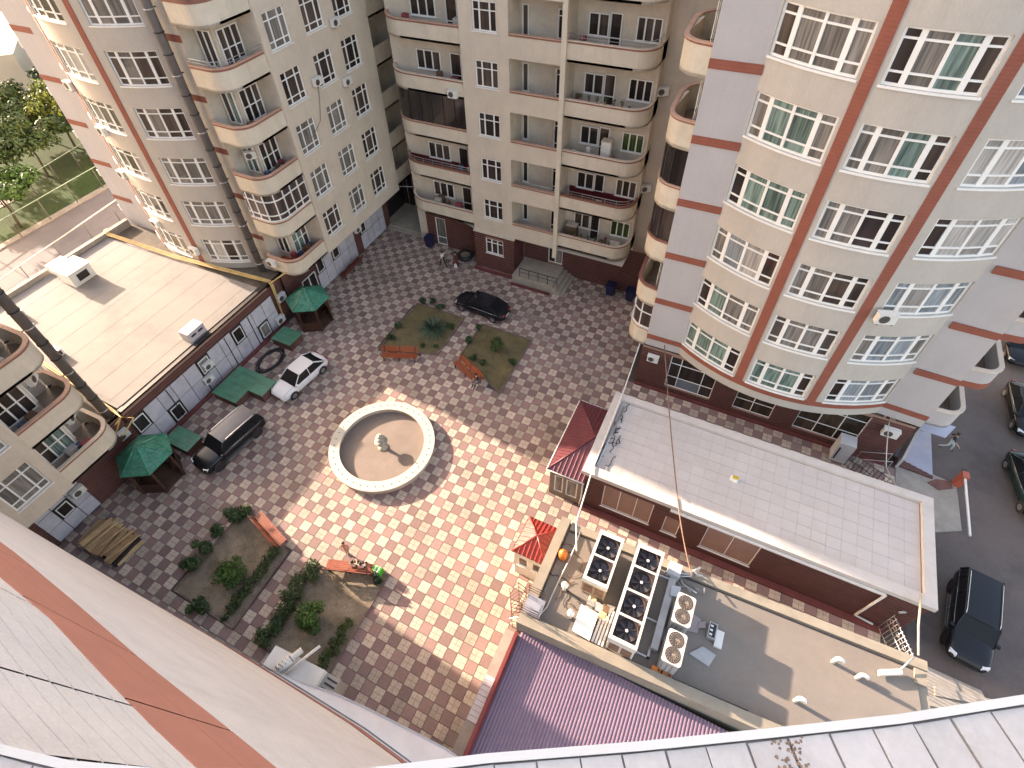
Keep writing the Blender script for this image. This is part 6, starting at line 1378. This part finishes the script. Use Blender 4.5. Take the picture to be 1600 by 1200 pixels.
# ================================================================== air conditioners
def ac(label, x, y, z, face, s=1.0):
    s *= .88
    "outdoor unit; face = direction its fan looks in degrees"
    t = thing('air_conditioner', label, 'air conditioner', (x, y, z), radians(face), 'outdoor air-conditioning units', local=True)
    m = MB(); m.box(-.16 * s, -.42 * s, 0, .16 * s, .42 * s, .58 * s); m.build('casing', M_WHT, t)
    m = MB(); m.box(-.18 * s, -.44 * s, .58 * s, .18 * s, .44 * s, .60 * s); m.build('lid', M_WHT, t)
    g = MB(); g.lathe([(0, 0), (.23 * s, 0)], (0, 0), 20, sm=False); g.v = [(.163 * s, v[0] - .12 * s, .29 * s + v[1]) for v in g.v]; fr = g.build('fan_opening', M_PIT, t)
    g = MB()
    for k in range(4): g.lathe([(.05 + k * .05, 0), (.058 + k * .05, .0)], (0, 0), 20, sm=False)
    g.v = [(.17 * s, v[0] * s - .12 * s, .29 * s + v[1] * s) for v in g.v]; g.build('fan_guard', M_MET, fr)
    m = MB(); m.box(-.3 * s, -.34 * s, -.05, .18 * s, -.30 * s, 0); m.box(-.3 * s, .30 * s, -.05, .18 * s, .34 * s, 0); m.build('bracket', M_DKM, t)
def build_acs():
    ac('air conditioner on the dark brick left of the first shop window of the bowed tower', 8.1, 23.3, 2.9, -90)
    ac('air conditioner on the dark brick at the street end of the bowed tower', 22.4, 23.25, 2.9, -90, 1.15)
    ac('air conditioner under a middle window of the bowed tower, right of the second red stripe', 18.4, 21.9, 12.0, -72, 1.2)
    # far block
    for lab, x, y, z, f in (('air conditioner on the right end of the far block, highest of the two', 3.75, 33.3, 16.3, -60), ('air conditioner on the right end of the far block, lowest of the two', 3.75, 33.3, 9.3, -60), ('air conditioner fixed to the left balcony front of the far block', -10.3, 30.7, 14.9 + .1, -90)): ac(lab, x, y, z, f)
    for lab, y, z in (('highest air conditioner on the cream courtyard wall of the upper left block', 29.1, 19.3), ('air conditioner between the first and second window columns of the upper left block', 26.0, 16.5), ('air conditioner just left of the far window column of the upper left block', 29.0, 15.4), ('air conditioner at the foot of the brick pier on the upper left block', 28.0, 2.6)): ac(lab, -18.15 if z > 4 else -19.9, y, z, 0)
    ac('air conditioner on the back wall of a rounded balcony beside the riser pipe', -20.4, 20.4, 13.4, -45); ac('air conditioner beside the orange balcony of the upper left block', -20.9, 19.0, 5.0, -90)
    bay = [('topmost air conditioner on the sunlit edge of the bowed end wall', -33.2, 18.35, 16.9), ('second air conditioner from the top on the sunlit edge of the bowed end wall', -31.2, 17.75, 14.3), ('third air conditioner down between the window columns of the bowed end wall', -32.9, 18.3, 10.3), ('lowest air conditioner on the bowed end wall above the cream roof', -27.6, 17.6, 5.1), ('air conditioner right beside the red stripe foot of the bowed end wall', -31.2, 17.8, 6.6)]
    for lab, x, y, z in bay: ac(lab, x, y, z, -95, 1.1)
    for k in range(6): ac(['lowest', 'second lowest', 'third lowest', 'fourth lowest', 'fifth lowest', 'highest'][k] + ' sunlit air conditioner on the outer corner of the upper left block', -39.2, 20.2, 4.8 + 3.4 * k, 180, 1.1)
    for lab, y, z in (('air conditioner on the brick strip of the annex next to the yellow pipe', 18.3, 2.2), ('air conditioner on the brick strip of the annex by the lower pavilion', 3.6, 2.6), ('air conditioner standing low by the upper pavilion', 17.4, .5)): ac(lab, -20.45, y, z, 0, 1.1)
    for lab, y, z in (('upper air conditioner on the pale panel wall behind the white car', 10.5, 2.1), ('lower air conditioner on the pale panel wall behind the white car', 10.0, 1.1)): ac(lab, -20.45, y, z, 0)
    for lab, x, y, z, f in (('air conditioner inside the lowest balcony of the lower left block', -20.0, 2.2, 6.6, 45), ('air conditioner inside the second balcony of the lower left block', -20.0, 2.2, 10.0, 45), ('air conditioner at the foot of the lower left block by the timber pile', -19.9, -.2, 2.2, 0)): ac(lab, x, y, z, f)
    t = thing('heat_pump', 'big pale floor-standing unit on the paving by the shop windows', 'cooling unit', (20.8, 22.7, 0)); m = MB(); m.box(20.2, 22.3, .15, 21.1, 23.15, 2.0); m.build('casing', MATS['box_pale'], t); m = MB(); m.box(20.3, 22.29, .4, 20.4, 22.30, 1.6); m.build('seam', M_DKM, t); m = MB(); m.box(20.25, 22.4, 0, 21.05, 23.0, .15); m.build('feet', M_DKM, t)
    # white unit with ribbed hose on our own wall
    t = thing('extractor_unit', 'white metal extractor housing with a ribbed hose sticking out over the tan bed', 'ventilation unit', (-1.6, -1.9, 2.4))
    m = MB(); m.prism([(-3.15, -2.6), (-3.15, -1.6), (-.35, -1.42), (-.35, -2.45)], 2.0, 3.05); m.build('housing', M_WHT, t)
    m = MB(); m.prism([(-.33, -2.45), (-.33, -1.43), (.4, -1.38), (.4, -2.4)], 1.6, 2.7); m.build('side_box', mat('grey_beige', (.36, .33, .29), .6, var=.1), t)
    for i in range(4): m = MB(); m.box(-.2, -2.3 + i * .22, 2.7, .35, -2.22 + i * .22, 2.72); m.build('slot', M_DKM, t)
    m = MB(); m.tube([(-2.35, -2.5, 3.2), (-2.0, -1.75, 3.25)], .2, 14); m.build('duct', M_WHT, t)
    m = MB()
    for i in range(8): m.lathe([(.13, 3.0 + 0), (.15, 3.0)], (0, 0), 4)
    m = MB(); rr = []; pts = []
    for i in range(15): pts.append((-2.0 + .014 * i, -1.72 + .035 * i, 3.25)); rr.append(.13 if i % 2 else .155)
    m.tube(pts, rr, 12); m.build('ribbed_hose', M_WHT, t)
    for i in range(4):
        for j in range(3): m = MB(); a = -.35 + j * .35; x = -2.28 + .075 * i; y = -2.35 + .16 * i; m.tube([(x + a * .28, y, 3.2 + .2 * cos(a) + .0), (x + a * .28, y + .02, 3.2 + .215 * cos(a) + .012)], .03, 5); m.build('hole', M_BLK, t)
    m = MB(); m.tube([(-1.9, -2.5, 3.2), (-1.4, -1.35, 3.3), (-1.1, -.75, 3.35)], .07, 8); m.build('flue', M_WHT, t)

# ================================================================== street, fences, trees
def build_street():
    t = thing('wing_wall', 'pale mural slab at the tower corner with a stepped dark red foot', 'wall', (25.0, 24.6, 0))
    MM_ = mat('mural_blue_pink', (.33, .34, .40), .8, var=.12, vscale=.8, stain=(.45, .30, .27), stain_amt=.6, stain_scale=.9)
    m = MB(); m.hexa([(24.45, 26.9, 0), (26.0, 27.2, 0), (26.0, 23.7, 0), (23.9, 24.3, 0), (24.45, 26.9, .12), (26.0, 27.2, .12), (26.0, 23.7, .12), (23.9, 24.3, .12)]); m.build('slab', MM_, t)
    m = MB()
    for i in range(7): x = 23.9 + i * .3; m.box(x, 23.62 - .02 * i, 0, x + .3, 24.25 - .09 * i, .14)
    m.build('stepped_foot', M_BRK, t)
    m = MB(); m.hexa([(24.35, 25.6, 0), (24.5, 25.6, 0), (24.1, 23.5, 0), (23.95, 23.5, 0), (24.35, 25.6, 2.6), (24.5, 25.6, 2.6), (24.1, 23.5, 1.0), (23.95, 23.5, 1.0)]); m.build('side_wall', M_RG, t)
    t = thing('awning_panel', 'pale blue flat panel awning fixed at the corner of the bowed tower', 'awning', (24.8, 24.8, 3.1)); m = MB(); m.prism([(24.34, 25.3), (23.82, 24.25), (25.28, 24.2), (25.84, 25.27)], 3.12, 3.2); m.build('panel', mat('awning_blue', (.42, .43, .52), .5, var=.05), t)
    for x, y in ((25.2, 24.3), (25.7, 25.2)): m = MB(); m.tube([(x, y, 3.12), (24.5, 25.0, 2.4)], .02, 4); m.build('brace', M_MET, t)
    t = thing('barrier_arm', 'white street barrier arm with an orange-red post', 'barrier', (27.3, 23.7, 0)); m = MB(); m.box(27.22, 19.6, .95, 27.32, 23.6, 1.05); m.build('arm', M_WHT, t); m = MB(); m.box(27.1, 23.5, 0, 27.45, 23.95, 1.15); m.build('post', mat('post_orange', (.42, .09, .05), .5, var=.15), t)
    m = MB(); m.box(27.18, 23.95, .9, 27.38, 24.2, 1.05); m.build('counterweight', M_DKM, t)
    for k in range(5): m = MB(); m.box(27.215, 20.1 + k * .8, .94, 27.325, 20.3 + k * .8, 1.056); m.build('band', M_DKM, t) if False else None
    t = thing('patch', 'reddish patch of paving beside the barrier post', 'paving patch', (26.3, 23.4, .03)); m = MB(); m.prism([(25.7, 23.1), (26.3, 22.8), (27.1, 23.3), (27.0, 23.8), (26.2, 23.6)], .03, .05); m.build('slab', mat('patch_red', (.17, .075, .06), .9, var=.3), t)
    t = thing('rubbish_bag', 'pale crumpled rubbish lying at the corner of the tiled-roof annex', 'rubbish', (24.8, 19.6, 0)); rn = random.Random(6)
    for k in range(6): m = MB(); x, y, s = 24.4 + k * .16, 19.4 + rn.uniform(-.1, .1), rn.uniform(.08, .16); m.hexa([(x + a * s, y + b * s, .03 + c * s * 1.3) for c in (0, 1) for a, b in ((-1, -1), (1, -1), (1, 1), (-1, 1))]); m.build('scrap', rn.choice([M_PNL, M_WHT, M_BLK]), t)
    # gate between annex and plant building
    t = thing('iron_gate', 'grey wrought-iron gate grille between the tiled-roof annex and the plant building', 'gate', (23.7, 11.5, 0)); a, b = Vector((23.2, 12.75)), Vector((24.4, 10.4))
    for k in range(15): p = a.lerp(b, k / 14); m = MB(); m.tube([(*p, .05), (*p, 2.0)], .02, 4); m.build('bar', M_MET, t)
    for zz in (.2, 1.1, 1.9): m = MB(); m.tube([(*a, zz), (*b, zz)], .03, 5); m.build('rail', M_MET, t)
    m = MB(); m.tube([(23.2, 12.75, 2.4), (24.1, 13.3, 2.4)], .07, 6); m.build('top_pipe', M_MET, t)
    for k in range(9): m = MB(); p = a.lerp(b, (k + .5) / 9); pts = [(p.x, p.y, 1.5) if False else (p.x + .12 * cos(q * .7) * (b - a).normalized().x, p.y + .12 * cos(q * .7) * (b - a).normalized().y, 1.5 + .12 * sin(q * .7)) for q in range(9)]; m.tube(pts, .015, 4, closed=True); m.build('ring', M_MET, t)
    t = thing('iron_fence', 'black iron railing across the lane end by the tower corner', 'railing', (21.9, 21.5, 0))
    a, b = Vector((20.9, 22.4)), Vector((23.3, 21.2))
    for k in range(13): p = a.lerp(b, k / 12); m = MB(); m.tube([(*p, 0), (*p, 1.5)], .018, 4); m.build('bar', M_DKM, t)
    for zz in (.15, .8, 1.45): m = MB(); m.tube([(*a, zz), (*b, zz)], .025, 5); m.build('rail', M_DKM, t)
    t = thing('entrance_rails', 'thin metal handrails standing before the brick wall at the street end of the tower', 'handrail', (22.5, 23.0, 0))
    for y in (23.0, 22.4): m = MB(); m.tube([(21.7, y, 0), (21.7, y, 1.0), (23.2, y + .1, 1.6), (23.2, y + .1, 0)], .025, 5); m.build('rail', M_MET, t)
    # poles and wires
    t = thing('corner_pole', 'pale leaning pole standing at the street corner of the tiled-roof annex', 'pole', (23.3, 10.3, 0)); m = MB(); m.tube([(23.32, 10.3, 3.9), (23.3, 11.6, 4.0), (23.42, 13.2, 4.05)], .05, 6); m.build('pole', mat('pole_tan', (.50, .42, .30), .6, var=.1), t)
    def wire(lab, pts, r=.018, m_=None, sag=.3):
        t = thing('overhead_cable', lab, 'cable', pts[0]); q = []
        for a, b in zip(pts, pts[1:]):
            a, b = Vector(a), Vector(b)
            for i in range(12): f = i / 12; p = a.lerp(b, f); p.z -= sag * 4 * f * (1 - f); q.append(tuple(p))
        q.append(tuple(pts[-1])); m = MB(); m.tube(q, r, 5); m.build('cable', m_ or M_PIPE, t)
    wire('brown bundled cable sagging across the tiled roof from the tower to the plant roof', [(8.6, 23.4, 4.6), (12.2, 12.9, 3.9), (13.6, 9.2, 4.6)], .035, mat('cable_brown', (.20, .12, .085), .8, var=.3), .25)
    wire('pale conduit running from the tower corner down over the tiled roof to the plant roof', [(7.05, 23.3, 4.2), (7.25, 19.0, 3.95), (7.35, 13.0, 3.95), (7.7, 9.4, 4.7), (8.2, 8.2, 4.2)], .04, M_WHT, .08)
    wire('grey cable hanging from the tower band to the street end of the tiled roof', [(22.0, 23.4, 4.0), (22.2, 20.6, 3.2), (22.7, 18.6, 3.9)], .03, M_MET, .1)
    wire('thin cable hanging down the cream wall between the window columns of the upper left block', [(-18.33, 26.2, 16.4), (-18.33, 25.5, 14.2), (-18.33, 23.3, 13.2)], .018, M_PIPE, .15)
    # west street fence
    t = thing('mesh_fence', 'grey post and rail fence along the far street behind the cream roof', 'fence', (-45, 16, 0)); P = [(-43.4, 2 + 3.35 * i) for i in range(14)]; P = [(-43.3 - .115 * (y - 2), y) for x, y in P]
    for x, y in P: m = MB(); m.tube([(x, y, 0), (x, y, 2.5)], .05, 5); m.build('post', M_PIPE, t)
    m = MB(); m.tube([(*P[0], 2.5), (*P[-1], 2.5)], .06, 6); m.build('top_rail', mat('rail_pale', (.50, .49, .44), .6, var=.1), t)
    m = MB(); m.tube([(*P[0], .3), (*P[-1], .3)], .02, 4); m.tube([(*P[0], 1.4), (*P[-1], 1.4)], .012, 4); m.build('tension_wire', M_PIPE, t)
    for lab, x0, y0, x1, y1 in (('pale green rail fence along the grass, nearer the trees', -57.5, 13, -61.5, 37), ('pale green rail fence at the road side of the grass', -53.2, 10, -54.4, 36)):
        t = thing('rail_fence', lab, 'fence', (x0, y0, 0)); mg = mat('rail_green', (.35, .47, .38), .6, var=.15); a, b = Vector((x0, y0)), Vector((x1, y1))
        for k in range(9): p = a.lerp(b, k / 8); m = MB(); m.tube([(*p, 0), (*p, 2.4)], .05, 5); m.build('post', M_PIPE, t)
        m = MB(); m.tube([(*a, 2.4), (*b, 2.4)], .05, 5); m.build('top_rail', mg, t)
    def tree(lab, x, y, h, r, mats, n, seed, th=.16):
        rn = random.Random(seed); t = thing('tree', lab, 'tree', (x, y, 0), group='trees beyond the far street'); m = MB(); m.tube([(x, y, -.05), (x + rn.uniform(-.3, .3), y + .2, h * .3), (x + rn.uniform(-.4, .4), y, h * .75)], [th, th * .7, th * .25], 7)
        for k in range(6): a = rn.uniform(0, 6.28); m.tube([(x, y, h * .35 + k * .06 * h), (x + cos(a) * r * .7, y + sin(a) * r * .7, h * (.55 + k * .06))], [th * .4, .03], 5)
        m.build('trunk', M_BARK, t); m = MB()
        for k in range(30):
            a = rn.uniform(0, 6.28); d = r * sqrt(rn.random()) * .95; zz = h * (.55 + .42 * rn.random() * (1 - d / r * .6)); s = r * rn.uniform(.22, .42); leaves(m, rn, (x + cos(a) * d, y + sin(a) * d, zz), s, s, s * .65, n // 30, .24, tuple(range(len(mats))))
        m.build('crown', [M_LF[i] for i in mats], t)
    FARB = [(-84.5, 39.4), (-100.5, 51.8), (-135, 45), (-100, 24)]
    spots = [(-62.5, 25.5, 7.5, 3.4, (3, 1), 'olive-green tree with a pale leaning trunk beside the green rail'), (-66, 31.5, 8, 3.6, (3, 4), 'yellow-green tree catching the sun beyond the grass'), (-70.5, 26, 9, 4.2, (3, 1), 'broad olive tree at the left picture edge'), (-55.5, 17.6, 6.5, 2.7, (1, 2), 'fresh green tree at the near corner of the grass by the road'), (-66.5, 36.5, 7, 2.6, (0, 3), 'dark tree beyond the yellow-green one near the tan building'), (-73.5, 31.5, 6.5, 2.8, (3,), 'greyish tree at the left edge below the tan building'), (-64, 20.5, 7, 3.0, (0, 1), 'dark green tree left of the pale concrete pad'), (-60.5, 32, 7, 2.8, (1, 0), 'dark bushy tree half hidden by the corner of the upper left block'), (-84, 49, 7, 3.0, (0,), 'dark tree in the gap between the tan building and the block'), (-76, 42, 8, 3.8, (0,), 'very dark tree behind the corner air conditioners')]
    for i, (x, y, h, r, mt, lab) in enumerate(spots): tree(lab, x, y, h, r * 1.3, mt, 5400, 50 + i)
    t = thing('building', 'plain tan building beyond the trees at the upper left edge', 'building', (-95, 42, 0)); m = MB(); m.prism(FARB, 0, 5.9); m.build('walls', mat('far_wall_tan', (.48, .42, .35), .9, var=.06, vscale=.2), t); m = MB(); m.prism(FARB, 5.9, 6.0); m.build('roof', MATS['far_wall_tan'], t)
    t = thing('building', 'low dark-roofed building at the very top left corner', 'building', (-150, 95, 0)); m = MB(); m.box(-175, 80, 0, -120, 110, 7); m.build('walls', MATS['far_wall_tan'], t); m = MB(); m.box(-176, 79, 7, -119, 111, 7.5); m.build('roof', mat('far_roof', (.10, .09, .08), .9, var=.2), t)

# ================================================================== our own building, seen from its balcony
def interp(tab, x):
    if x <= tab[0][0]: return tab[0][1]
    for (a, b), (c, d) in zip(tab, tab[1:]):
        if x <= c: return b + (d - b) * (x - a) / (c - a)
    return tab[-1][1]
Y0T = [(-30, -3.4), (-16.8, -3.10), (-11.7, -2.92), (-6.3, -2.75), (-3.6, -2.66), (0, -2.62), (3, -2.60), (5.2, -2.72), (7.5, -3.0), (10, -3.5)]
Y1T = [(-30, -3.7), (-10, -3.62), (1.1, -3.74), (3.15, -3.85), (4.92, -3.97), (6.33, -4.02), (7.4, -4.07), (10, -4.25)]
Y2T = [(-30, -3.8), (-10, -3.72), (1.1, -3.86), (4.24, -3.96), (5.2, -4.0), (6.23, -4.12), (7.0, -4.20), (10, -4.42)]
def ywall(x, z):
    if z < 23: return interp(Y0T, x) + (interp(Y1T, x) - interp(Y0T, x)) * (z - 4.5) / 18.5
    return interp(Y1T, x) + (interp(Y2T, x) - interp(Y1T, x)) * (z - 23) / 2.5
def build_own():
    O = thing('apartment_building', 'pale clad building wall at the lower left with one broad red band', 'apartment building', (0, -5, 0))
    xs = [-30, -24, -20, -17, -14, -11.7, -9, -6.3, -3.6, -1.5, 0, 1.5, 3, 4.2, 5.2, 6.2, 7, 7.7, 8.4, 9.0]
    MW = mat('cladding_pale', (0.70, 0.66, 0.64), .8, streak=.10, var=.05, vscale=.8, fine=.07, fscale=30, bump=.12, bscale=40, stain=(.40, .36, .33), stain_amt=.2, stain_scale=.5)
    MWJ = mat('cladding_joint', (.10, .085, .085), .9, var=.2)
    MRD = mat('band_terracotta', (0.50, 0.20, 0.145), .8, var=.06, vscale=1.5, fine=.05, fscale=30, bump=.12, bscale=40)
    def sheet(zs, m_, name, off=0.0):
        m = MB()
        for a, b in zip(xs, xs[1:]):
            for z0, z1 in zip(zs, zs[1:]): m.q([(a, ywall(a, z0) + off, z0), (b, ywall(b, z0) + off, z0), (b, ywall(b, z1) + off, z1), (a, ywall(a, z1) + off, z1)])
        return m.build(name, m_, O)
    sheet([4.5, 12, 23, 29.5], MWJ, 'wall_core', -.022)
    # cladding courses with open joints; closer to the balcony they are seen one by one
    z = 4.5; k = 0
    def course(z0, z1, m_, cuts, par, name, off=0.0):
        m = MB(); X = sorted(set(xs + cuts))
        for a, b in zip(X, X[1:]):
            g0 = .013 if a in cuts else 0; g1 = .013 if b in cuts else 0; A, B = a + g0, b - g1
            m.q([(A, ywall(A, z0) + off, z0), (B, ywall(B, z0) + off, z0), (B, ywall(B, z1) + off, z1), (A, ywall(A, z1) + off, z1)])
            m.q([(A, ywall(A, z1) + off, z1), (B, ywall(B, z1) + off, z1), (B, ywall(B, z1) - .022 + off, z1), (A, ywall(A, z1) - .022 + off, z1)])
            m.q([(B, ywall(B, z0) + off, z0), (A, ywall(A, z0) + off, z0), (A, ywall(A, z0) - .022 + off, z0), (B, ywall(B, z0) - .022 + off, z0)])
        return m.build(name, m_, par)
    zs = [4.5, 4.95, 5.75, 6.0]; course(4.5, 4.93, MW, [], O, 'cladding_course')
    course(4.95, 6.6, mat('band_dusty_red', (.33, .13, .10), .8, var=.08), [], O, 'thin_red_band', .03)
    z = 6.62
    while z < 23.0 - .1:
        h = .42 if z < 19 else .30; z1 = min(z + h, 23.0); course(z, z1 - (.02 if z < 19 else .016), MW, [], O, 'cladding_course'); z = z1
    for a, b in ((23.0, 24.22), (24.24, 25.5)): course(a, b, MRD, [2.1, 4.7, 6.6], O, 'red_band', .01)
    z = 25.5
    rn = random.Random(3)
    while z < 29.3:
        z1 = z + .30; course(z, z1 - .022, MW, [4.9, 6.7, 7.75], O, 'cladding_course'); z = z1
    # base slab along the ground storey
    m = MB(); pl = [(-2.5, -2.62), (-.5, -2.3), (1.0, -2.02), (2.6, -1.86), (4.6, -1.72), (6.3, -1.62), (8.5, -1.75), (9.0, -3.4), (-2.5, -3.0)]
    m.prism(pl, 3.9, 4.3); m.build('ledge', MW, O); m = MB(); m.strip(pl[:7], 4.30, 4.34, -.05); m.build('ledge_flashing', M_MET, O)
    m = MB(); m.strip([(x, ywall(x, 4.5) + .05) for x in xs], 4.40, 4.5, .06); m.build('drip_edge', M_PIPE, O)
    m = MB(); m.box(-30, -9, 0, 9, -3.5, 4.5); m.build('ground_storey', M_CON, O)
    m = MB(); m.box(-30, -12, 29.5, 6, -4.5, 29.8); m.build('upper_slab', M_CON, O)
    # balcony parapet with its coping, just below the camera
    B = thing('balcony_parapet', 'curved balcony parapet with white stone coping tiles right below the viewpoint', 'parapet', (11, -3.2, 28))
    zt = 29.0; out = [(8.2, -4.30), (8.5, -4.175), (8.83, -4.08), (9.2, -3.93), (9.55, -3.77), (9.92, -3.585), (10.37, -3.31), (10.92, -3.0), (11.38, -2.73), (11.85, -2.45), (12.33, -2.14), (12.9, -1.76), (13.6, -1.28)]
    inn = offset(out, -.40)
    m = MB(); w0 = offset(out, -.03); m.strip(w0, 27.6, zt - .03, -.34); m.build('wall', MW, B)
    m = MB(); m.strip(out, zt - .06, zt + .012, -.032); m.build('metal_edge', mat('edge_white', (.60, .58, .54), .35, var=.06, stain=(.45, .4, .33), stain_amt=.3, stain_scale=3), B)
    m = MB(); m.strip(offset(out, -.034), zt - .035, zt - .012, -.39); m.build('mortar_bed', mat('mortar_grey', (.33, .29, .27), .95, var=.25, vscale=6), B)
    p = Path(offset(out, -.040)); s = .02; MTL = mat('coping_tile', (.47, .44, .415), .55, var=.07, vscale=3, fine=.05, fscale=25, rnd=.05, stain=(.33, .29, .25), stain_amt=.45, stain_scale=5)
    rn = random.Random(21)
    while s < p.L - .15:
        w = .172 + rn.uniform(-.008, .008); a, b = p.at(s), p.at(s + w - rn.uniform(.006, .016)); n = p.nor(s + w / 2); sl = Vector((.10, 0)) * .3; e = .37
        m = MB(); top = zt + rn.uniform(0, .004); c = [a, b, b + n * e + sl, a + n * e + sl]
        m.hexa([(*q, zt - .03) for q in c] + [(q.x + rn.uniform(-.002, .002), q.y + rn.uniform(-.002, .002), top) for q in c]); m.build('coping_tile', MTL, B); s += w
    # peeling mortar lump
    m = MB()
    for k in range(110):
        q = p.at(1.55 + rn.uniform(0, 1.0)) if False else p.at(3.62 + rn.uniform(-.07, .07)); n = p.nor(3.6); q = q + n * rn.uniform(0, .16); r = rn.uniform(.002, .007); m.hexa([(q.x + a * r * rn.uniform(.4, 1.4), q.y + b * r * rn.uniform(.4, 1.4), zt + c * r * .8) for c in (0, 1) for a, b in ((-1, -1), (1, -.7), (.8, 1), (-1, .8))])
    m.build('mortar_crumbs', mat('crumb_brown', (.22, .14, .09), .95, var=.5, vscale=30), B)

build_ground(); build_east(); build_side(False); build_side(True); build_north(); build_annexes(); build_fountain(); build_beds(); build_benches(); build_small(); build_plant(); build_cars(); build_people(); build_acs(); build_street(); build_own()
